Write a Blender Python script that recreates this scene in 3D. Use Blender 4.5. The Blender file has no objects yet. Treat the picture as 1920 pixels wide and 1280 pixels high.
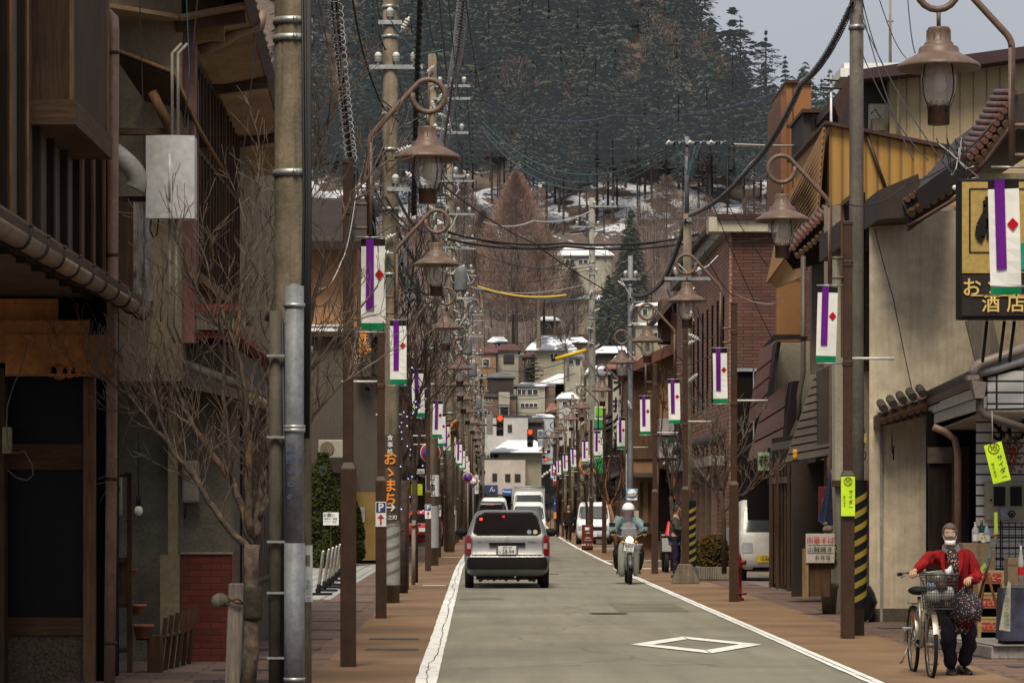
import bpy, bmesh, math, random
from mathutils import Vector, Matrix
R = math.radians
PI = math.pi
rnd = random.Random(7)
SC = bpy.context.scene
COL = SC.collection
# survey of the street: camera height 1.6 m, street runs along +Y, X to the right
F, VX, VY, HC = 5600.0, 893.0, 952.0, 1.6
def wx(px, Y): return (px - VX) / F * Y
def wz(py, Y): return HC + (VY - py) / F * Y
def gd(py): return F * HC / (py - VY)
def bend(Y): return 0.0 if Y < 75 else 0.6 * ((Y - 75) / 75.0) ** 1.5
# ------------------------------------------------------------------ mesh builder
class MB:
 def __init__(s):
  s.v = []; s.f = []; s.mi = []; s.sm = []; s.m = 0; s.smooth = False
 def face(s, ids):
  s.f.append(ids); s.mi.append(s.m); s.sm.append(s.smooth)
 def poly(s, pts):
  b = len(s.v); s.v += [tuple(p) for p in pts]; s.face(list(range(b, b + len(pts)))); return s
 def box(s, x0, x1, y0, y1, z0, z1):
  if x0 > x1: x0, x1 = x1, x0
  if y0 > y1: y0, y1 = y1, y0
  if z0 > z1: z0, z1 = z1, z0
  b = len(s.v)
  s.v += [(x0,y0,z0),(x1,y0,z0),(x1,y1,z0),(x0,y1,z0),(x0,y0,z1),(x1,y0,z1),(x1,y1,z1),(x0,y1,z1)]
  for q in ((0,3,2,1),(4,5,6,7),(0,1,5,4),(1,2,6,5),(2,3,7,6),(3,0,4,7)):
   s.face([b + i for i in q])
  return s
 def fb(s, px0, py0, px1, py1, Y, d=0.1):      # box whose street-facing side covers a measured rectangle at depth Y
  return s.box(wx(px0, Y), wx(px1, Y), Y, Y + d, wz(py1, Y), wz(py0, Y))
 def obox(s, c, sz, M=None):
  M = M or Matrix.Identity(3)
  b = len(s.v); c = Vector(c)
  for dz in (-.5, .5):
   for dx, dy in ((-.5,-.5),(.5,-.5),(.5,.5),(-.5,.5)):
    s.v.append(tuple(c + M @ Vector((dx*sz[0], dy*sz[1], dz*sz[2]))))
  for q in ((0,3,2,1),(4,5,6,7),(0,1,5,4),(1,2,6,5),(2,3,7,6),(3,0,4,7)):
   s.face([b + i for i in q])
  return s
 def prism(s, poly, ax, a0, a1):   # poly = 2D points in the other two axes, extruded along ax
  def P3(p, a):
   return (a, p[0], p[1]) if ax == 'x' else ((p[0], a, p[1]) if ax == 'y' else (p[0], p[1], a))
  b = len(s.v); n = len(poly)
  s.v += [P3(p, a0) for p in poly] + [P3(p, a1) for p in poly]
  s.face([b + i for i in range(n)]); s.face([b + n + i for i in reversed(range(n))])
  for i in range(n):
   j = (i + 1) % n
   s.face([b + i, b + n + i, b + n + j, b + j])
  return s
 def tube(s, pts, r, n=8, cap=True):
  pts = [Vector(p) for p in pts]
  rs = r if isinstance(r, (list, tuple)) else [r] * len(pts)
  sm = s.smooth; s.smooth = True
  b = len(s.v); up = None
  for i, p in enumerate(pts):
   a = pts[max(0, i - 1)]; c = pts[min(len(pts) - 1, i + 1)]
   t = (c - a)
   if t.length < 1e-9: t = Vector((0, 0, 1))
   t.normalize()
   if up is None:
    up = Vector((0, 0, 1)) if abs(t.z) < .9 else Vector((1, 0, 0))
   u = up - t * up.dot(t)
   if u.length < 1e-6: u = Vector((1, 0, 0)) - t * t.x
   u.normalize(); w = t.cross(u); up = u
   for k in range(n):
    an = 2 * PI * k / n
    s.v.append(tuple(p + (u * math.cos(an) + w * math.sin(an)) * rs[i]))
  for i in range(len(pts) - 1):
   for k in range(n):
    k2 = (k + 1) % n
    s.face([b + i*n + k, b + i*n + k2, b + (i+1)*n + k2, b + (i+1)*n + k])
  s.smooth = sm
  if cap and n > 3:
   s.face([b + k for k in reversed(range(n))]); s.face([b + (len(pts)-1)*n + k for k in range(n)])
  return s
 def lathe(s, prof, c=(0,0,0), n=20, ax='z', caps=True):   # prof: (radius, height)
  sm = s.smooth; s.smooth = True
  b = len(s.v); c = Vector(c)
  for r, h in prof:
   for k in range(n):
    a = 2 * PI * k / n
    q = (r*math.cos(a), r*math.sin(a), h)
    if ax == 'y': q = (q[0], h, q[1])
    if ax == 'x': q = (h, q[0], q[1])
    s.v.append(tuple(c + Vector(q)))
  for i in range(len(prof) - 1):
   for k in range(n):
    k2 = (k + 1) % n
    s.face([b + i*n + k, b + i*n + k2, b + (i+1)*n + k2, b + (i+1)*n + k])
  s.smooth = sm
  if caps:
   if prof[0][0] > 1e-4: s.face([b + k for k in reversed(range(n))])
   if prof[-1][0] > 1e-4: s.face([b + (len(prof)-1)*n + k for k in range(n)])
  return s
 def ball(s, c, r, n=12, sq=(1,1,1)):
  m = max(5, n // 2); sm = s.smooth; s.smooth = True
  b = len(s.v)
  for i in range(m + 1):
   t = PI * i / m
   for k in range(n):
    a = 2 * PI * k / n
    s.v.append((c[0] + r*sq[0]*math.sin(t)*math.cos(a), c[1] + r*sq[1]*math.sin(t)*math.sin(a), c[2] - r*sq[2]*math.cos(t)))
  for i in range(m):
   for k in range(n):
    k2 = (k + 1) % n
    s.face([b + i*n + k, b + i*n + k2, b + (i+1)*n + k2, b + (i+1)*n + k])
  s.smooth = sm
  return s
 def grid(s, rows):
  b = len(s.v); n = len(rows[0])
  for r in rows: s.v += [tuple(p) for p in r]
  for i in range(len(rows) - 1):
   for k in range(n - 1):
    s.face([b + i*n + k, b + i*n + k + 1, b + (i+1)*n + k + 1, b + (i+1)*n + k])
  return s
 def build(s, name, mats, parent=None, off=None, bevel=0, solid=0):
  if not isinstance(mats, (list, tuple)): mats = [mats]
  o3 = Vector(off) if off is not None else (origin_of(parent) if parent else Vector((0,0,0)))
  me = bpy.data.meshes.new(name)
  me.from_pydata([tuple(Vector(v) - o3) for v in s.v], [], s.f)
  me.polygons.foreach_set('material_index', s.mi)
  me.polygons.foreach_set('use_smooth', s.sm)
  for m in mats: me.materials.append(m)
  me.update()
  o = bpy.data.objects.new(name, me); COL.objects.link(o)
  if parent: o.parent = parent
  elif off is not None: o.location = off
  if solid:
   md = o.modifiers.new('s', 'SOLIDIFY'); md.thickness = solid
  if bevel:
   md = o.modifiers.new('b', 'BEVEL'); md.width = bevel; md.segments = 2; md.limit_method = 'ANGLE'; md.angle_limit = R(40)
  return o
ORG = {}
def origin_of(o):
 v = Vector((0,0,0))
 while o:
  if o.name in ORG and not ORG[o.name]: pass
  v = v + Vector(o.location); o = o.parent
 return v
def tag(o, label=None, cat=None, group=None, kind=None):
 if label: o['label'] = label
 if cat: o['category'] = cat
 if group: o['group'] = group
 if kind: o['kind'] = kind
 return o
def thing(name, label, cat, loc=(0,0,0), group=None, rz=0):
 o = bpy.data.objects.new(name, None); COL.objects.link(o)
 o.location = loc; o.rotation_euler = (0, 0, rz)
 o.empty_display_size = .2
 return tag(o, label, cat, group)
def kids(o): return [c for c in bpy.data.objects if c.parent == o]
def dup(root, loc, label=None, rz=None, group=None, skip=()):
 r = root.copy(); COL.objects.link(r); r.location = loc
 if rz is not None: r.rotation_euler = (0, 0, rz)
 if label: r['label'] = label
 if group: r['group'] = group
 for ch in kids(root):
  if ch.name.split('.')[0] in skip: continue
  c = ch.copy(); COL.objects.link(c); c.parent = r
  for g in kids(ch):
   d = g.copy(); COL.objects.link(d); d.parent = c
 return r
# ------------------------------------------------------------------ materials
def nodes(name):
 m = bpy.data.materials.new(name); m.use_nodes = True
 nt = m.node_tree; bs = nt.nodes['Principled BSDF']
 return m, nt, bs
def N(nt, t, **k):
 n = nt.nodes.new(t)
 for a, b in k.items(): setattr(n, a, b)
 return n
def L(nt, a, b): nt.links.new(a, b)
def math_n(nt, op, a, b=None):
 n = N(nt, 'ShaderNodeMath', operation=op)
 for i, x in enumerate((a, b)):
  if x is None: continue
  if isinstance(x, (int, float)): n.inputs[i].default_value = x
  else: L(nt, x, n.inputs[i])
 return n.outputs[0]
def mixc(nt, f, a, b, mode='MIX'):
 n = N(nt, 'ShaderNodeMix', data_type='RGBA', blend_type=mode)
 for i, x in ((0, f), (6, a), (7, b)):
  if isinstance(x, (int, float)): n.inputs[i].default_value = x
  elif isinstance(x, tuple): n.inputs[i].default_value = (*x[:3], 1)
  else: L(nt, x, n.inputs[i])
 return n.outputs[2]
def noise(nt, vec, scale, detail=5, rough=.6):
 n = N(nt, 'ShaderNodeTexNoise'); n.inputs['Scale'].default_value = scale
 n.inputs['Detail'].default_value = detail; n.inputs['Roughness'].default_value = rough
 L(nt, vec, n.inputs['Vector']); return n.outputs['Fac']
def ramp(nt, fac, a, b):
 n = N(nt, 'ShaderNodeMapRange'); n.inputs[1].default_value = a; n.inputs[2].default_value = b
 L(nt, fac, n.inputs[0]); return n.outputs[0]
def coords(nt, world=False):
 if world: return N(nt, 'ShaderNodeNewGeometry').outputs['Position']
 return N(nt, 'ShaderNodeTexCoord').outputs['Object']
def scl(nt, vec, s):
 n = N(nt, 'ShaderNodeMapping'); n.inputs['Scale'].default_value = s; L(nt, vec, n.inputs[0]); return n.outputs[0]
def bump(nt, bs, h, strength=.3, dist=.02):
 n = N(nt, 'ShaderNodeBump'); n.inputs['Strength'].default_value = strength; n.inputs['Distance'].default_value = dist
 L(nt, h, n.inputs['Height']); L(nt, n.outputs[0], bs.inputs['Normal'])
def dk(c, f): return tuple(x * f for x in c)
CACHE = {}
def M(name, col, rough=.75, var=.3, scale=3., bmp=.15, metal=0., streak=0., col2=None, fine=25., spec=.3):
 if name in CACHE: return CACHE[name]
 m, nt, bs = nodes(name); CACHE[name] = m
 v = coords(nt, True)
 n1 = noise(nt, v, scale, 6); n2 = noise(nt, v, fine, 3)
 c = mixc(nt, ramp(nt, n1, .3, .7), dk(col, 1 - var), col2 or dk(col, 1 + var))
 c = mixc(nt, ramp(nt, n2, .2, .8), c, mixc(nt, 1., c, (.62, .6, .57), 'MULTIPLY'))
 if streak:
  st = noise(nt, scl(nt, v, (9, 9, .5)), 1.5, 5, .7)
  c = mixc(nt, math_n(nt, 'MULTIPLY', ramp(nt, st, .45, .75), streak), c, dk(col, .25))
 L(nt, c, bs.inputs['Base Color'])
 bs.inputs['Roughness'].default_value = rough; bs.inputs['Metallic'].default_value = metal
 bs.inputs['Specular IOR Level'].default_value = spec
 if bmp: bump(nt, bs, n2, bmp, .02)
 return m
def flat(name, col, rough=.5, metal=0., emit=None, es=1., spec=.5, coat=0):
 if name in CACHE: return CACHE[name]
 m, nt, bs = nodes(name); CACHE[name] = m
 v = coords(nt, True); n1 = noise(nt, v, 6., 5)
 L(nt, mixc(nt, ramp(nt, n1, .3, .75), dk(col, 1.05), dk(col, .8)), bs.inputs['Base Color'])
 bs.inputs['Roughness'].default_value = rough; bs.inputs['Metallic'].default_value = metal
 bs.inputs['Specular IOR Level'].default_value = spec; bs.inputs['Coat Weight'].default_value = coat
 if emit:
  bs.inputs['Emission Color'].default_value = (*emit, 1); bs.inputs['Emission Strength'].default_value = es
 return m
def glassy(name, col=(.8,.85,.85), alpha=.25, rough=.05):
 if name in CACHE: return CACHE[name]
 m, nt, bs = nodes(name); CACHE[name] = m
 bs.inputs['Base Color'].default_value = (*col, 1); bs.inputs['Roughness'].default_value = rough
 bs.inputs['Alpha'].default_value = alpha; bs.inputs['Specular IOR Level'].default_value = 1.
 return m
def wood(name, col, col2=None, rough=.8, grain=1., vert=True):
 if name in CACHE: return CACHE[name]
 m, nt, bs = nodes(name); CACHE[name] = m
 v = coords(nt, True)
 g = noise(nt, scl(nt, v, (14, 14, .9) if vert else (1.2, 1.2, 16)), 2.2, 7, .7)
 b = noise(nt, v, 1.3, 5)
 c = mixc(nt, ramp(nt, g, .3, .7), dk(col, .45), col2 or dk(col, 1.35))
 c = mixc(nt, ramp(nt, b, .35, .75), c, mixc(nt, 1., c, (.5, .45, .42), 'MULTIPLY'))
 L(nt, c, bs.inputs['Base Color']); bs.inputs['Roughness'].default_value = rough
 bs.inputs['Specular IOR Level'].default_value = .25
 bump(nt, bs, g, .5, .01); return m
def brick(name, c1, c2, mortar, bw=.22, bh=.065, ms=.008, rough=.85, off=.5, bm=.4, ground=False, var=.35):
 if name in CACHE: return CACHE[name]
 m, nt, bs = nodes(name); CACHE[name] = m
 p = coords(nt, True); sx = N(nt, 'ShaderNodeSeparateXYZ'); L(nt, p, sx.inputs[0])
 cb = N(nt, 'ShaderNodeCombineXYZ')
 if ground:
  L(nt, sx.outputs[0], cb.inputs[0]); L(nt, sx.outputs[1], cb.inputs[1])
 else:
  L(nt, math_n(nt, 'ADD', sx.outputs[0], sx.outputs[1]), cb.inputs[0]); L(nt, sx.outputs[2], cb.inputs[1])
 t = N(nt, 'ShaderNodeTexBrick'); L(nt, cb.outputs[0], t.inputs['Vector'])
 t.inputs['Color1'].default_value = (*c1, 1); t.inputs['Color2'].default_value = (*c2, 1); t.inputs['Mortar'].default_value = (*mortar, 1)
 t.inputs['Scale'].default_value = 1; t.inputs['Brick Width'].default_value = bw; t.inputs['Row Height'].default_value = bh
 t.inputs['Mortar Size'].default_value = ms; t.offset = off
 n1 = noise(nt, p, 1.2, 6)
 c = mixc(nt, ramp(nt, n1, .3, .75), t.outputs['Color'], mixc(nt, 1., t.outputs['Color'], (1-var,)*3, 'MULTIPLY'))
 L(nt, c, bs.inputs['Base Color']); bs.inputs['Roughness'].default_value = rough
 bs.inputs['Specular IOR Level'].default_value = .3
 bump(nt, bs, math_n(nt, 'SUBTRACT', 1., t.outputs['Fac']), bm, .01)
 return m
def corrug(name, col, period=.1, rough=.5, var=.25):
 if name in CACHE: return CACHE[name]
 m, nt, bs = nodes(name); CACHE[name] = m
 p = coords(nt, True); sx = N(nt, 'ShaderNodeSeparateXYZ'); L(nt, p, sx.inputs[0])
 u = math_n(nt, 'ADD', sx.outputs[0], sx.outputs[1])
 s = math_n(nt, 'SINE', math_n(nt, 'MULTIPLY', u, 2 * PI / period))
 n1 = noise(nt, p, .8, 6)
 c = mixc(nt, ramp(nt, n1, .3, .7), dk(col, 1 - var), dk(col, 1 + var))
 c = mixc(nt, ramp(nt, s, -1., -.4), mixc(nt, 1., c, (.45,.4,.36), 'MULTIPLY'), c)
 st = noise(nt, scl(nt, p, (6, 6, .4)), 1.5, 5, .7)
 c = mixc(nt, math_n(nt, 'MULTIPLY', ramp(nt, st, .5, .8), .4), c, dk(col, .3))
 L(nt, c, bs.inputs['Base Color']); bs.inputs['Roughness'].default_value = rough
 bump(nt, bs, s, .6, .02); return m
BROWN   = M('lamp_post_brown_paint', (.055,.028,.017), .5, .22, 5., .08, streak=.25)
BROWN2  = M('lamp_hood_brown_paint', (.15,.10,.078), .45, .25, 6., .05)
CONC    = M('pole_concrete', (.20,.165,.12), .9, .4, 2., .3, streak=.8)
CONC_L  = M('pale_concrete', (.3,.28,.25), .9, .25, 2., .3, streak=.5)
GALV    = M('galvanised_steel', (.20,.215,.235), .6, .25, 8., .05, metal=.15, streak=.35)
STEELB  = M('steel_bracket', (.4,.42,.42), .45, .25, 9., .05, metal=.6)
RUBBER  = M('black_rubber', (.012,.011,.011), .7, .3, 9., .1)
BLACK   = flat('black_plastic', (.012,.012,.013), .6, spec=.12)
WHITEP  = M('white_porcelain', (.62,.62,.6), .35, .1, 9., 0)
WHITE   = flat('white_paint', (.72,.72,.70), .5)
DWOOD   = wood('dark_weathered_wood', (.075,.042,.022))
DWOODH  = wood('dark_weathered_wood_beam', (.095,.055,.030), vert=False)
MWOOD   = wood('brown_wood', (.17,.092,.045))
GREYW   = wood('grey_old_wood', (.17,.14,.105))
DARKG   = flat('dark_window_glass', (.008,.006,.005), .35, spec=.12)
WINGL   = flat('grey_window_glass', (.035,.035,.035), .15, spec=.4)
SNOW    = M('snow', (.80,.82,.86), .7, .07, .6, .2)
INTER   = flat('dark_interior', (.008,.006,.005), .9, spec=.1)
STUCCO  = M('grey_beige_stucco', (.64,.555,.42), .9, .2, .9, .05, streak=.4, fine=5.)
TILEK   = M('kawara_roof_tile', (.075,.06,.052), .6, .4, 4., .2)
GUTTER  = M('brown_gutter_plastic', (.13,.085,.065), .45, .2, 5., .05, streak=.4)
CABLE   = flat('black_cable', (.012,.012,.014), .6)
CABLEB  = flat('blue_green_cable', (.022,.075,.09), .5)
CABLEW  = flat('pale_cable', (.5,.5,.48), .5)
RED     = flat('sign_red', (.45,.012,.012), .5)
BLUE    = flat('sign_blue', (.015,.04,.25), .5)
ORANGE  = flat('orange_lettering', (.75,.25,.02), .5)
LIME    = flat('lime_yellow_paper', (.50,.72,.01), .6, emit=(.45,.7,.0), es=.08)  # paper also given a faint glow of its own
GOLD    = flat('gold_lettering', (.6,.42,.12), .5)
# ------------------------------------------------------------------ writing
def glyphs(s, size, bold=0.):
 cu = bpy.data.curves.new('lettering', 'FONT'); cu.body = s; cu.size = size
 cu.align_x = 'CENTER'; cu.align_y = 'CENTER'; cu.offset = bold * size; cu.resolution_u = 2
 o = bpy.data.objects.new('lettering', cu); COL.objects.link(o)
 dg = bpy.context.evaluated_depsgraph_get(); dg.update()
 me = bpy.data.meshes.new_from_object(o.evaluated_get(dg))
 bpy.data.objects.remove(o); bpy.data.curves.remove(cu)
 return me
def letter(strings, mat, parent=None, name='lettering', M3=None):
 """strings: list of (text, x, z, size, bold[, tilt, sx]) lying in the XZ plane facing -Y, at y=given by M3 translation"""
 me = bpy.data.meshes.new(name); bm = bmesh.new()
 for t in strings:
  s, x, y, z, size = t[:5]; bold = t[5] if len(t) > 5 else 0.; rot = t[6] if len(t) > 6 else 0.; sx = t[7] if len(t) > 7 else 1.
  g = glyphs(s, size, bold)
  g.transform(Matrix.Translation((x, y, z)) @ Matrix.Rotation(rot, 4, 'Y') @ Matrix.Rotation(PI/2, 4, 'X') @ Matrix.Diagonal((sx, 1, 1, 1)))
  bm.from_mesh(g); bpy.data.meshes.remove(g)
 if M3 is not None: bm.transform(M3)
 if parent: bm.transform(Matrix.Translation(-origin_of(parent)))
 bm.to_mesh(me); bm.free(); me.materials.append(mat)
 o = bpy.data.objects.new(name, me); COL.objects.link(o)
 if parent: o.parent = parent
 return o
def vtext(s, x, y, z, size, step=None, bold=0., sx=1.):
 step = step or size * 1.05
 return [(c, x, y, z - i * step, size, bold, 0., sx) for i, c in enumerate(s) if c != ' ']
# ================================================================== GROUND
def strip(name, xa, xb, z, mat, Y0=8, Y1=395, step=4, bendy=True):
 mb = MB(); rows = []
 y = Y0
 while y < Y1 + .1:
  b = bend(y) if bendy else 0
  a = xa(y) if callable(xa) else xa; c = xb(y) if callable(xb) else xb
  rows.append([(a + b, y, z), (c + b, y, z)]); y += step
 mb.grid(rows); return tag(mb.build(name, mat), kind='structure')
m, nt, bs = nodes('asphalt'); ASPH = m
p = coords(nt, True)
n1 = noise(nt, p, .35, 6); n2 = noise(nt, p, 60, 3, .7); n3 = noise(nt, scl(nt, p, (2.2, .12, 1)), 1.1, 6, .65)
c = mixc(nt, ramp(nt, n1, .3, .7), (.165,.153,.118), (.265,.245,.19))
c = mixc(nt, math_n(nt, 'MULTIPLY', ramp(nt, n3, .42, .7), .6), c, (.138,.126,.098))
sx = N(nt, 'ShaderNodeSeparateXYZ'); L(nt, p, sx.inputs[0])
cr = N(nt, 'ShaderNodeTexVoronoi', feature='DISTANCE_TO_EDGE'); cr.inputs['Scale'].default_value = .16
wv = N(nt, 'ShaderNodeVectorMath', operation='ADD'); nv = N(nt, 'ShaderNodeTexNoise'); nv.inputs['Scale'].default_value = .9; L(nt, p, nv.inputs['Vector'])
L(nt, p, wv.inputs[0]); L(nt, nv.outputs['Color'], wv.inputs[1]); L(nt, wv.outputs[0], cr.inputs['Vector'])
c = mixc(nt, math_n(nt, 'MULTIPLY', math_n(nt, 'LESS_THAN', cr.outputs['Distance'], .004), .4), c, (.06,.06,.055))
c = mixc(nt, ramp(nt, n2, .25, .75), mixc(nt, 1., c, (.74,.74,.72), 'MULTIPLY'), c)
L(nt, c, bs.inputs['Base Color']); bs.inputs['Roughness'].default_value = .85; bump(nt, bs, n2, .5, .01)
TAR = M('brown_tarred_footway', (.22,.138,.08), .9, .34, .5, .4, fine=50)
PAVR = brick('red_brown_pavers', (.185,.115,.085), (.125,.082,.066), (.05,.038,.032), .6, .3, .012, .85, ground=True)
PAVD = brick('dark_paver_band', (.03,.03,.034), (.045,.042,.045), (.02,.018,.018), .3, .3, .01, .85, ground=True)
PAVW = brick('white_block_paving', (.42,.42,.40), (.34,.34,.33), (.07,.065,.06), .6, .42, .035, .85, ground=True)
EARTH = M('bare_soil', (.07,.055,.04), .95, .35, .4, .4)
g = MB(); g.poly([(-1500,-20,-.03),(1500,-20,-.03),(1500,3000,-.03),(-1500,3000,-.03)])
tag(g.build('ground', EARTH), kind='structure')
strip('road', -.62, 4.0, 0, ASPH)
def left_edge(y): return -1.62
strip('pavement_left', -1.55, -.56, .004, TAR)
strip('brick_pavement_left', -3.9, -1.55, .003, PAVR)
strip('pavement_right', 3.74, 5.0, .004, TAR)
strip('brick_pavement_right', 5.0, 10.0, .003, PAVR)
mb = MB()   # dark cross bands in the pavers
for y in [25.6, 27.4, 29.3, 31.4, 33.6, 36.2, 39, 42, 46, 50.5, 55, 61, 68, 76, 85, 96]:
 mb.box(-2.6, -1.75, y, y + .3, 0, .0062)
 mb.box(5.35, 6.2, y + .6, y + .9, 0, .0062)
tag(mb.build('dark_paver_bands', PAVD), kind='structure')
mb = MB(); mb.poly([(-8,52,.0075),(-2.55,52,.0075),(-2.55,84,.0075),(-8,84,.0075)])
tag(mb.build('forecourt_paving', PAVW), kind='structure')
mb = MB(); mb.poly([(5.9,58,.0075),(13,58,.0075),(13,74,.0075),(5.6,74,.0075)])
tag(mb.build('parking_apron', M('parking_concrete', (.2,.17,.145), .9, .3, .7, .3)), kind='structure')
# white lines with worn edges and the crack along the left one
m, nt, bs = nodes('worn_road_paint'); PAINT = m
p = coords(nt, True); n1 = noise(nt, p, 5, 6, .7); n2 = noise(nt, p, 40, 4, .7)
c = mixc(nt, ramp(nt, n1, .28, .5), (.34,.33,.30), (.72,.72,.69))
c = mixc(nt, ramp(nt, n2, .25, .45), (.3,.29,.26), c)
L(nt, c, bs.inputs['Base Color']); bs.inputs['Roughness'].default_value = .8
def line(name, x0, x1, z, mat, Y0, Y1, jag=.006, step=.8, b=True, seed=1):
 rr = random.Random(seed); rows = []; y = Y0
 while y < Y1:
  o = bend(y) if b else 0
  rows.append([(x0 + o + rr.uniform(-jag, jag), y, z), (x1 + o + rr.uniform(-jag, jag), y, z)]); y += step
 mb = MB(); mb.grid(rows); return tag(mb.build(name, mat), kind='structure')
line('edge_line_left', -.56, -.36, .009, PAINT, 20, 380)
CRACK = flat('crack_in_paint', (.02,.017,.014), .95)
rr = random.Random(4); rows = []; y = 20; x = -.45
while y < 180:
 x += rr.uniform(-.014, .014); x = min(max(x, -.485), -.42); w = rr.uniform(.002, .0065)
 rows.append([(x - w + bend(y), y, .013), (x + w + bend(y), y, .013)]); y += .16
mb = MB(); mb.grid(rows); tag(mb.build('crack_in_left_line', CRACK), kind='structure')
line('edge_line_right', 3.58, 3.73, .009, PAINT, 20, 78)
line('seam_in_right_line', 3.64, 3.648, .013, CRACK, 20, 78, .003)
line('edge_line_right_far', 3.72, 3.84, .009, PAINT, 84, 380)
mb = MB()
for y, x0, x1 in ((78.5, 3.62, 5.6), (90.5, 3.9, 5.8), (118, 3.9, 6.2)): mb.box(x0, x1, y, y + .5, 0, .009)
for y, x0, x1 in ((61.5, -1.1, -.62), (97., -1.4, -.5)): mb.box(x0, x1, y, y + .25, 0, .0085)
tag(mb.build('kerb_joints', PAINT), kind='structure')
# painted diamond
mb = MB(); cx, cy, a, b_, t = wx(1308, 34.7), 34.9, .77, 2.15, 1.
pts = [(0,-1),(1,0),(0,1),(-1,0)]
for i in range(4):
 p0, p1 = pts[i], pts[(i+1) % 4]; k = .66; e = .012
 q = lambda p, f: (cx + p[0]*a*f, cy + p[1]*b_*f, .01)
 def lerp(u, v, s): return tuple(u[j] + (v[j]-u[j])*s for j in range(3))
 A, B, C, D = q(p0,1), q(p1,1), q(p1,k), q(p0,k)
 mb.poly([lerp(A,B,e), lerp(A,B,1-e), lerp(D,C,1-e), lerp(D,C,e)])
tag(mb.build('road_diamond_marking', PAINT), kind='structure')
AP = M('dark_asphalt_patch', (.165,.152,.118), .9, .3, 1.5, .3, fine=60)
for x0_,x1_,y0_,y1_ in ((2.2,3.3,46,50),(.9,2.6,90,98),(-.3,.5,52,53.2)):
 mb = MB(); rr = random.Random(int(y0_)); mb.poly([(x0_,y0_,.005),(x1_,y0_+rr.uniform(-.1,.1),.005),(x1_+rr.uniform(-.05,.05),y1_,.005),(x0_+rr.uniform(-.05,.05),y1_+.1,.005)]); tag(mb.build('asphalt_patch', AP), kind='structure')
mb = MB(); mb.lathe([(0,.012),(.30,.012)], (2.0,45.2,0), 24, caps=False); tag(mb.build('manhole_cover', M('cast_iron',(.07,.06,.05),.7,.3,9,.4)), 'round iron manhole cover in the road beyond the painted diamond', 'manhole cover')
# drain covers
mb = MB()
for (x, y) in ((-.95, 33.5), (-1.0, 36.2), (1.7, 72)):
 mb.box(x-.3, x+.3, y, y+.35, 0, .011)
tag(mb.build('drain_cover', M('cast_iron', (.07,.06,.05), .7, .3, 9, .4)), 'small rusty iron drain covers set flush in the brown footway', 'drain cover', kind='structure')
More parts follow.
